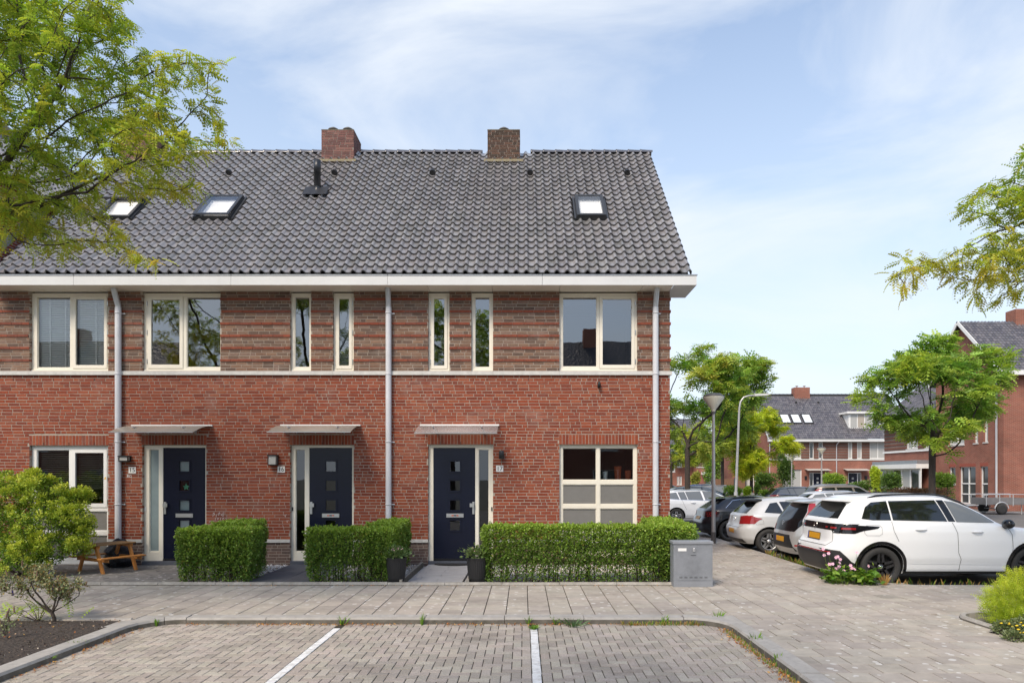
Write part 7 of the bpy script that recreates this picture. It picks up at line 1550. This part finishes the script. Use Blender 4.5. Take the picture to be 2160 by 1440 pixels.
B.box('sill_band', SILL, -.05, xe, -.06, -.003, Z(970.5), Z(968))
for a, b, c in ups: B.win(X(a), X(b), Z(967), Z(932.3), c, g=CURT if c == 2 or a > 1780 else RGLASS)
B.win(X(1651), X(1691), Z(1031), Z(990), 2, g=CURT); B.win(X(1835), X(1870), max(.1, Z(1033)), Z(996), 2)
for a, b, sidel in ((1707.5, 1736, 1), (1789, 1817.5, 0)):
    x0, x1 = X(a), X(b); mb = MB(); l0, l1 = (x0 + .42, x1 - .08) if sidel else (x0 + .08, x1 - .42); plate(mb, x0, x1, .02, Z(996), [(l0, l1, .03, Z(997.5)), ((x0 + .07, x0 + .36) if sidel else (x1 - .36, x1 - .07)) + (.1, Z(997.5))], .06, .06); W = B.part('door_frame', mb, WHITE)
    B.box('door', NAVY, l0, l1, .09, .12, .03, Z(997.5), parent=W); B.box('sidelight_pane', RGLASS, *((x0 + .07, x0 + .36) if sidel else (x1 - .36, x1 - .07)), .1, .12, .1, Z(997.5), parent=W)
    for k in range(4): B.box('door_pane', CURT, (l0 + l1) / 2 - .1, (l0 + l1) / 2 + .1, .08, .089, 1.7 - k * .42, 1.9 - k * .42, parent=W)
    cn = MB(); cn.add([(x0 - .5, -.02, Z(988)), (x1 + .5, -.02, Z(988)), (x1 + .5, -.85, Z(991.5)), (x0 - .5, -.85, Z(991.5)), (x0 - .5, -.02, Z(988) - .03), (x1 + .5, -.02, Z(988) - .03), (x1 + .5, -.85, Z(991.5) - .03), (x0 - .5, -.85, Z(991.5) - .03)], [(0, 1, 2, 3), (7, 6, 5, 4), (3, 2, 6, 7), (0, 3, 7, 4), (1, 5, 6, 2)]); B.part('canopy', cn, mat('far_canopy', (.5, .49, .45), rough=.3)); B.box('wall_lamp', BLACKM, x0 - .5 if sidel else x1 + .3, x0 - .3 if sidel else x1 + .5, -.12, -.01, 1.7, 2.05)
pp = MB(); pp.tube([(X(1766), -.45, Z(931)), (X(1764), -.07, Z(938)), (X(1764), -.07, 0)], .05, 8); B.part('downpipe', pp, PIPE)
B.box('gutter', FASCIA, -.3, xe, -.55, -.2, Z(931.5), Z(926.5)); B.box('soffit', SOFFIT, -.25, xe, -.2, .02, Z(931.5), Z(931)); ze = Z(926.5) + .05; rise = 4.95
mb = MB(); mb.add([(-.3, -.4, ze), (xe, -.4, ze), (xe, 4.6, ze + 5), (-.3, 4.6, ze + 5), (-.3, 9.5, ze), (xe, 9.5, ze)], [(0, 1, 2, 3), (3, 2, 5, 4)]); rf = B.part('roof', mb, mat('roof_felt')); tile_slope(B, -.3, xe, -.4, ze, 6.95, math.radians(45), rf)
mb = MB(); mb.add([(0, .1, 0), (0, 9.2, 0), (0, 9.2, ze), (0, 4.6, ze + 4.9), (0, .1, ze)], [(4, 3, 2, 1, 0)]); B.part('gable_wall', mb, FRED)
mb = MB(); mb.box(-.33, -.30, -.1, 7.05, -.05, .14, M=Matrix.Translation((0, -.4, ze)) @ R45); B.part('verge_board', mb, WHITE); mb = MB(); x = -.3
while x < xe - .3: mb.lathe([(.13, 0), (.13, .04), (.105, .05), (.105, .42)], 8, (x, 4.6, ze + 5.0), axis='x'); x += .42
B.part('ridge', mb, mat('ridge_dark', (.05, .05, .055), rough=.4))
cx0, cx1 = X(1705) * 1.06, X(1735) * 1.045; ch = B.box('chimney', FRED, cx0, cx0 + 1.65, 4.1, 5.0, ze + 4.2, ze + 5.75)
for k in (.4, 1.2): mb = MB(); mb.lathe([(.06, 0), (.06, .12), (.16, .2), (.16, .24), (0, .26)], 8, (cx0 + k, 4.5, ze + 5.75)); B.part('chimney_cowl', mb, GALV, ch)
def onroof(px, py, off=0):   # local roof coordinates
    k = (HY - py) / F; Ye, Ze = Y0 - .4, ze + BAYZ; Y = (Ze - Ye - CH) / (k - 1); return (px - VX) * Y / F - ox, (Y - Ye) / c45
for a, b in ((645, 668), (667.5, 691), (691, 714)):
    xa, s0 = onroof(a + 1000 + 5, 894); s1 = onroof(a + 1000, 875)[1]; w_ = .96; M = Matrix.Translation((xa, -.4 + s0 * c45, ze + s0 * c45)) @ R45; mb = MB()
    for q in ((0, w_, 0, .08), (0, w_, s1 - s0 - .08, s1 - s0), (0, .08, .08, s1 - s0 - .08), (w_ - .08, w_, .08, s1 - s0 - .08)): mb.box(*q, .02, .17, M=M)
    W = B.part('roof_window', mb, SKF, rf); mb = MB(); mb.add([M @ Vector(v) for v in ((.07, .07, .14), (w_ - .07, .07, .14), (w_ - .07, s1 - s0 - .07, .14), (.07, s1 - s0 - .07, .14))], [(0, 1, 2, 3)]); B.part('pane', mb, mat('skylight_bright', (.66, .70, .72), rough=.15), W)
for px in (1679, 1726, 1782, 1838):
    x, s = onroof(px, 850); mb = MB(); M = Matrix.Translation((x, -.4 + s * c45, ze + s * c45)) @ R45; mb.tube([M @ Vector((0, .1, .03)), M @ Vector((0, -.03, .16))], .09, 8); B.part('roof_vent', mb, BLACKP, rf)
xa, s = onroof(1790, 903.5); yb = -.4 + s * c45; zb = ze + s * c45; dw, dh = 2.48, 1.52; dm = B.box('dormer', WHITE, xa, xa + dw, yb, yb + 1.6, zb - .1, zb + dh); B.box('dormer_roof', WHITE, xa - .28, xa + dw + .12, yb - .3, yb + 1.8, zb + dh + .001, zb + dh + .2, parent=dm)
for k in range(3): B.box('dormer_window', CURT if k != 1 else mat('beige_shade', (.42, .37, .31), rough=.5), xa + .2 + k * .74, xa + .2 + k * .74 + .64, yb - .012, yb - .002, zb + .12, zb + dh - .1, parent=dm)
# ---- its return wing to the left
B2 = Bld('distant brick wing with tall white windows behind the yellow tree', (bx(1545) * 73.2 / 69, 73.2, BAYZ)); s2 = 73.2 / F; ox2 = (1545 - VX) * s2; X2 = lambda px: (px - VX) * s2 - ox2; Z2 = lambda py: CH + (HY - py) * s2 - BAYZ
B2.wall(0, X2(1597), 0, 5.6, [(X2(a), X2(b), Z2(1032), Z2(998)) for a, b in ((1566, 1571), (1573.5, 1581.5), (1585.5, 1590.5))] + [(X2(1567), X2(1576), Z2(969), Z2(955))], FRED)
for a, b in ((1566, 1571), (1573.5, 1581.5), (1585.5, 1590.5)): B2.win(X2(a), X2(b), Z2(1032), Z2(998), 1, g=CURT)
B2.win(X2(1567), X2(1576), Z2(969), Z2(955), 2); pp = MB(); pp.tube([(X2(1592.5), -.06, 5.5), (X2(1592.5), -.06, 0)], .05, 8); B2.part('downpipe', pp, PIPE); mb = MB(); mb.add([(-.2, -.4, 5.6), (X2(1597), -.4, 5.6), (X2(1597), 3.8, 9.8), (-.2, 3.8, 9.8), (-.2, 8, 5.6), (X2(1597), 8, 5.6)], [(0, 1, 2, 3), (3, 2, 5, 4)]); r2 = B2.part('roof', mb, mat('roof_felt')); tile_slope(B2, -.2, X2(1597), -.4, 5.6, 5.9, math.radians(45), r2); mb = MB(); mb.add([(0, .01, 0), (0, 7.5, 0), (0, 7.5, 5.6), (0, 3.8, 9.6), (0, .01, 5.6)], [(4, 3, 2, 1, 0)]); B2.part('gable_wall', mb, FRED)
# ---- house glimpsed between the tree trunks
s3 = 92 / F; B3 = Bld('faraway brick house with a flat porch, glimpsed between the tree trunks', ((1405 - VX) * s3, 92, BAYZ)); X3 = lambda px: (px - 1405) * s3; Z3 = lambda py: CH + (HY - py) * s3 - BAYZ
B3.wall(0, X3(1461), 0, Z3(960), [(X3(1410), X3(1424), Z3(995), Z3(972)), (X3(1428), X3(1438), Z3(985), Z3(970)), (X3(1428), X3(1432), Z3(1022), Z3(1004)), (X3(1433), X3(1438), Z3(1022), Z3(1004))], FRED); B3.win(X3(1410), X3(1424), Z3(995), Z3(972), 2, fr=.12); B3.win(X3(1428), X3(1438), Z3(985), Z3(970), 2, fr=.12); B3.win(X3(1428), X3(1432), Z3(1022), Z3(1004), 1, g=CURT); B3.win(X3(1433), X3(1438), Z3(1022), Z3(1004), 1, g=CURT)
B3.wall(X3(1461), X3(1486), 0, Z3(986), [], FRED, y=-2); B3.wall(X3(1461), X3(1486), Z3(986) + .001, Z3(960), [], FBRO, y=-2, name='upper_wall'); mb = MB(); mb.add([(X3(1461), -2, 0), (X3(1461), 0, 0), (X3(1461), 0, Z3(960)), (X3(1461), -2, Z3(960))], [(3, 2, 1, 0)]); B3.part('side_wall', mb, FRED)
B3.box('sill_band', SILL, X3(1461) - .05, X3(1486), -2.08, -2.003, Z3(986.5), Z3(985)); B3.box('gutter', WHITE, X3(1459), X3(1487), -2.5, -2.1, Z3(960), Z3(957.5)); B3.box('corner_board', WHITE, X3(1484), X3(1486), -2.05, -2.003, Z3(985), Z3(961)); B3.box('porch_roof', WHITE, X3(1471), X3(1487), -3.4, -2.01, Z3(1001), Z3(995)); B3.box('porch_door', mat('grey_door', (.16, .17, .18), rough=.5), X3(1480), X3(1486), -2.05, -2.003, .05, Z3(1003))
mb = MB(); mb.add([(X3(1405), -2.4, Z3(958)), (X3(1488), -2.4, Z3(958)), (X3(1488), 2.6, Z3(958) + 5), (X3(1405), 2.6, Z3(958) + 5), (X3(1405), 7.6, Z3(958)), (X3(1488), 7.6, Z3(958))], [(0, 1, 2, 3), (3, 2, 5, 4)]); r3 = B3.part('roof', mb, mat('roof_felt')); tile_slope(B3, X3(1405), X3(1488), -2.4, Z3(958), 7, math.radians(45), r3); mb = MB(); mb.add([(X3(1486), -2, 0), (X3(1486), 7, 0), (X3(1486), 7, Z3(958)), (X3(1486), 2.6, Z3(958) + 4.8), (X3(1486), -2, Z3(958))], [(0, 1, 2, 3, 4)]); B3.part('gable_wall', mb, FRED)
# ---- three-storey house at the right: gable with windows faces left, eaves wall faces us
XF = 27.4; YN, YFAR = 39.0, 45.4; pY = lambda px, xx=XF: xx * F / (px - VX)
B4 = Bld('tall red brick house at the right edge with narrow white windows and a blind wall', (XF, YFAR, BAYZ), math.radians(-90)); lx = lambda px: YFAR - pY(px); lz = lambda px, py: CH + (HY - py) * pY(px) / F - BAYZ
wn = [(2024, 2058, 1062, 984, 2, (.9, 1.55)), (2067.5, 2084, 1068, 983, 1, (.9, 1.55)), (2002, 2015.5, 1020, 985, 1, ()), (2001, 2034, 938, 888, 2, ()), (2054.5, 2063, 934, 872, 1, ()), (2075, 2084, 932, 869, 1, ())]
hs = []
for a, b, c, d, q, r in wn: hs.append((lx(a), lx(b), lz((a + b) / 2, c), lz((a + b) / 2, d)))
LW = YFAR - YN; EZ = 8.0
B4.wall(0, LW, 0, EZ, hs, FRED, dep=.14)
for h_, w4 in zip(hs, wn): B4.win(*h_, w4[4], w4[5], y=.09, g=RGLASS if w4[2] > 1000 else CURT)
mb = MB(); mb.add([(0, 0, EZ), (LW, 0, EZ), (LW * .42, 0, EZ + 3.5)], [(0, 1, 2)]); B4.part('gable', mb, FRED)
mb = MB(); mb.add([(LW, 0, 0), (LW, 14, 0), (LW, 14, EZ), (LW, 0, EZ)], [(0, 1, 2, 3)]); B4.part('blind_wall', mb, FRED); pt = math.atan2(3.5, LW * .58)
mb = MB(); mb.add([(LW + .3, -.3, EZ - .1), (LW + .3, 14, EZ - .1), (LW * .42, 14, EZ + 3.5), (LW * .42, -.3, EZ + 3.5), (-.3, -.3, EZ - .1), (-.3, 14, EZ - .1)], [(0, 1, 2, 3), (3, 2, 5, 4)]); r4 = B4.part('roof', mb, mat('roof_felt'))
tile_slope(B4, -.3, 14, 0, EZ - .05, math.hypot(3.6, LW * .58 + .3), pt, r4, Matrix.Translation((LW + .3, 0, 0)) @ Matrix.Rotation(math.radians(90), 4, 'Z'))
mb = MB(); mb.box(LW + .25, LW + .55, -.5, 14, EZ - .28, EZ - .02); B4.part('gutter', mb, WHITE)
for sg in (1, -1):
    L_ = math.hypot(3.6, LW * (.58 if sg > 0 else .42) + .3); mb = MB(); mb.box(0, L_, -.36, -.31, -.08, .12, M=Matrix.Translation((LW + .3 if sg > 0 else -.3, 0, EZ - .1)) @ Matrix.Rotation((math.pi + pt) if sg > 0 else -math.atan2(3.6, LW * .42 + .3), 4, 'Y')); B4.part('verge_board', mb, WHITE)
mb = MB(); y_ = -.3
while y_ < 14: mb.lathe([(.13, 0), (.13, .04), (.105, .05), (.105, .42)], 8, (LW * .42, y_, EZ + 3.55), axis='y'); y_ += .42
B4.part('ridge', mb, mat('ridge_dark')); B4.box('chimney', FRED, LW * .42 - .45, LW * .42 + .45, 3.05, 4.2, EZ + 2.8, EZ + 4.35)
pp = MB(); pp.tube([(LW + .35, -.2, EZ - .25), (lx(2105), -.08, EZ - .7), (lx(2105), -.08, 0)], .06, 8); B4.part('downpipe', pp, PIPE)
for h_ in hs: B4.box('soldier_course', mat('soldier', lin(150, 80, 64), rough=.9), h_[0] - .02, h_[1] + .02, -.004, .02, h_[3] + .002, h_[3] + .21)
# ---- lower house with bay window, behind it
XB = 27.2; YB0, YB1 = 45.5, 51.5; B5 = Bld('brown and red brick house with white bay window behind the broad street tree', (XB, YB1, BAYZ), math.radians(-90)); mx_ = lambda px: YB1 - pY(px, XB); mz = lambda px, py: CH + (HY - py) * pY(px, XB) / F - BAYZ; LB = YB1 - YB0
wz0, wz1 = mz(1924, 946), mz(1924, 898); bw_ = [(mx_(1912), mx_(1936)), (mx_(1952), mx_(1974))]
B5.wall(0, LB, wz0 - .08, 5.75, [(a, min(b, LB - .05), wz0, wz1) for a, b in bw_], FBRO, name='upper_wall'); B5.wall(0, LB, 0, wz0 - .081, [], FRED)
for a, b in bw_: B5.win(a, min(b, LB - .05), wz0, wz1, 2, g=CURT)
fr_ = [(.01, LB)]
for a, b in bw_: fr_ = subtract(fr_, a - .01, b + .01)
for k in range(7):
    for a, b in fr_: B5.box('red_course', mat('red_course'), a, b, -.03, -.001, wz0 + k * .265 + .06, wz0 + k * .265 + .12)
B5.box('sill_band', WHITE, -.1, LB, -.08, -.003, wz0 - .22, wz0 - .09); bz0, bz1 = mz(1930, 1031), mz(1930, 988); B5.box('bay_wall', FRED, .4, LB, -.75, -.01, 0, bz0); 
mb = MB(); plate(mb, .4, LB, bz0 + .001, bz1, [(.5 + k * 1.08, .5 + k * 1.08 + .96, bz0 + .1, bz1 - .1) for k in range(5)], -.75, .06); W = B5.part('bay_window', mb, WHITE)
for k in range(5): B5.box('pane', CURT if k % 2 else RGLASS, .5 + k * 1.08, .5 + k * 1.08 + .96, -.70, -.69, bz0 + .1, bz1 - .1, parent=W)
B5.box('bay_roof', WHITE, .1, LB, -1.05, -.01, bz1 + .002, bz1 + .3); B5.box('bay_roof_edge', ZINC, .15, LB, -1.0, -.02, bz1 + .302, bz1 + .55); mb = MB(); mb.add([(0, 0, 0), (0, 8, 0), (0, 8, 5.7), (0, 4, 9.5), (0, 0, 5.7)], [(4, 3, 2, 1, 0)]); B5.part('gable_wall', mb, FBRO)
B5.box('gutter', WHITE, -.6, LB, -.55, -.1, 5.72, 5.95); mb = MB(); mb.add([(-.3, -.4, 5.9), (LB, -.4, 5.9), (LB, 4, 9.9), (-.3, 4, 9.9), (-.3, 8.4, 5.9), (LB, 8.4, 5.9)], [(0, 1, 2, 3), (3, 2, 5, 4)]); r5 = B5.part('roof', mb, mat('roof_felt')); tile_slope(B5, -.3, LB, -.4, 5.9, 5.7, math.atan2(4, 4.4), r5)
# ---- houses across the street behind the camera: they show only as reflections in the windows
for lab, x0, x1, yy in (('terraced house across the street, mirrored in the right upper window', 1.5, 20, -13), ('terraced house across the street, mirrored in the far left windows', -46, -24, -13)):
    Bo = Bld(lab, (x1, yy, BAYZ), math.radians(180)); wd = x1 - x0; hs = [(1.5 + k * 4.2, 3.1 + k * 4.2, 3.6, 5.2) for k in range(int(wd / 4.2))] + [(1.5 + k * 4.2, 3.1 + k * 4.2, .6, 2.4) for k in range(int(wd / 4.2))]; Bo.wall(0, wd, 0, 6, hs, FRED)
    for h_ in hs: Bo.win(*h_, 2)
    mb = MB(); mb.add([(-.3, -.4, 6), (wd + .3, -.4, 6), (wd + .3, 5.2, 11.4), (-.3, 5.2, 11.4), (-.3, 10, 6), (wd + .3, 10, 6)], [(0, 1, 2, 3), (3, 2, 5, 4)]); Bo.part('roof', mb, mat('reflected_roof', (.05, .05, .055), rough=.5, bump=(6, 1, .1))); Bo.box('gutter', WHITE, -.3, wd + .3, -.55, -.3, 5.85, 6.05)
    for xx in (0, wd): mb = MB(); mb.add([(xx, 0, 0), (xx, 9.5, 0), (xx, 9.5, 6), (xx, 5.2, 11), (xx, 0, 6)], [(0, 1, 2, 3, 4)]); Bo.part('gable_wall', mb, FRED)
    for k in range(3): Bo.box('chimney', FRED, wd - 3.6 - k * 6, wd - 2.6 - k * 6, 4.7, 5.6, 10.8, 12.2)
# ================================================================ FAR GARDEN PLANTS
def fm(name, label, cat, px, py, hw, hh, Y, cols, n, top=None, size=None, group=None, T=LEAFQ):
    s = Y / F; c = AT(px, py, Y); z0 = BAYZ; bl = []; rnd = random.Random(px * 7 + py)
    top_z = c.z + hh * s
    for k in range(9): a, e, r = rnd.uniform(0, 6.28), rnd.uniform(-.7, .9), rnd.uniform(.25, .6); bl.append((c.x + hw * s * r * math.cos(a), Y + hw * s * r * math.sin(a) * .8, c.z + hh * s * r * e, hw * s * .52, hw * s * .5, hh * s * .52))
    bl.append((c.x, Y, max(.15, (c.z - hh * s * .3 + z0) / 2 + .1), hw * s * .7, hw * s * .6, max(.2, (c.z - z0) * .55)))
    return mound(name, label, cat, bl, cols, int(n * 1.7), size or (.09 * s * 28, .15 * s * 28), group, None, top, shell=.5, zmin=z0, loc=(c.x, Y, z0), T=T)
SG = [lin(118, 152, 58), lin(134, 166, 62), lin(102, 136, 54)]; DK = [lin(84, 112, 54), lin(98, 124, 58), lin(72, 100, 50)]; YG = [lin(180, 200, 62), lin(192, 208, 66), lin(160, 186, 58)]
fm('bush', 'round dark green clipped bush left of the distant front doors', 'bush', 1614, 1012, 25, 18, 58, DK, 2600, SG); fm('shrub', 'low yellow-green shrub behind the black hatchback, by the lamp pole', 'shrub', 1546, 1034, 24, 13, 36, SG, 1700, YG)
fm('conifer', 'small bright green conifer right of the curved lamp pole', 'conifer', 1577, 1036, 9, 16, 37, YG, 900, YG); fm('conifer', 'dark green pointed conifer in front of the round bush', 'conifer', 1597, 1030, 6, 16, 40, DK, 700, SG); fm('shrub', 'light green leafy shrub left of the grey SUV', 'shrub', 1612, 1040, 12, 8, 38.5, SG, 700, YG)
fm('columnar_tree', 'dark narrow columnar tree in front of the distant left doors', 'tree', 1659, 990, 18, 38, 63, DK, 2600, DK); fm('shrub', 'airy yellow-green shrub between the two distant navy doors', 'shrub', 1764, 1012, 27, 18, 58, SG, 2000, YG); fm('shrub', 'loose green shrub under the right distant navy door', 'shrub', 1815, 1026, 26, 14, 52, DK, 1500, SG)
fm('conifer', 'tall bright yellow-green conifer beside the distant row', 'conifer', 1848, 1008, 12, 32, 50, YG, 2200, YG); fm('bush', 'rounded green bush in front of the white bay window', 'bush', 1879, 1016, 24, 24, 41, DK, 2400, SG); fm('bush', 'clipped round bush right of the broad street tree trunk', 'bush', 1994, 1012, 27, 19, 36, SG, 2400, [lin(150, 160, 60), lin(136, 150, 56)])
fm('copper_hedge', 'low copper-brown hedge behind the white SUV roof', 'hedge', 1945, 1036, 62, 9, 34.5, [lin(128, 92, 66), lin(110, 82, 58), lin(140, 104, 74)], 3000, [lin(150, 112, 80)]); fm('grey_willow', 'silvery grey-green tree behind the wooden fence', 'tree', 1535, 975, 34, 46, 78, [lin(116, 132, 98), lin(102, 120, 88), lin(84, 104, 72)], 3200); fm('leafy_tree', 'fresh green leafy tree behind the small far lamp post', 'tree', 1503, 985, 22, 44, 74, SG, 2600); fm('shrub', 'yellowish shrub by the faraway flat porch', 'shrub', 1466, 1008, 11, 16, 72, [lin(160, 160, 70), lin(140, 146, 62)], 900)
t = thing('wooden_fence', 'brown wooden garden fence with dark posts behind the taupe car', 'fence', AT(1536, 1025, 66)); t.location.z = BAYZ
for k in range(9): m = MB(); m.box(-1.6 + k * .36, -1.6 + k * .36 + .34, 0, .03, 0, 1.75); m.build('board', mat('fence_wood', lin(120, 88, 66), rough=.8, var=(6, .2)), t)
for k in range(4): m = MB(); m.box(-1.66 + k * 1.1, -1.54 + k * 1.1, -.05, -.001, 0, 1.85); m.build('post', mat('fence_post', (.05, .052, .055), rough=.7), t)
# little plants left over at the kerb
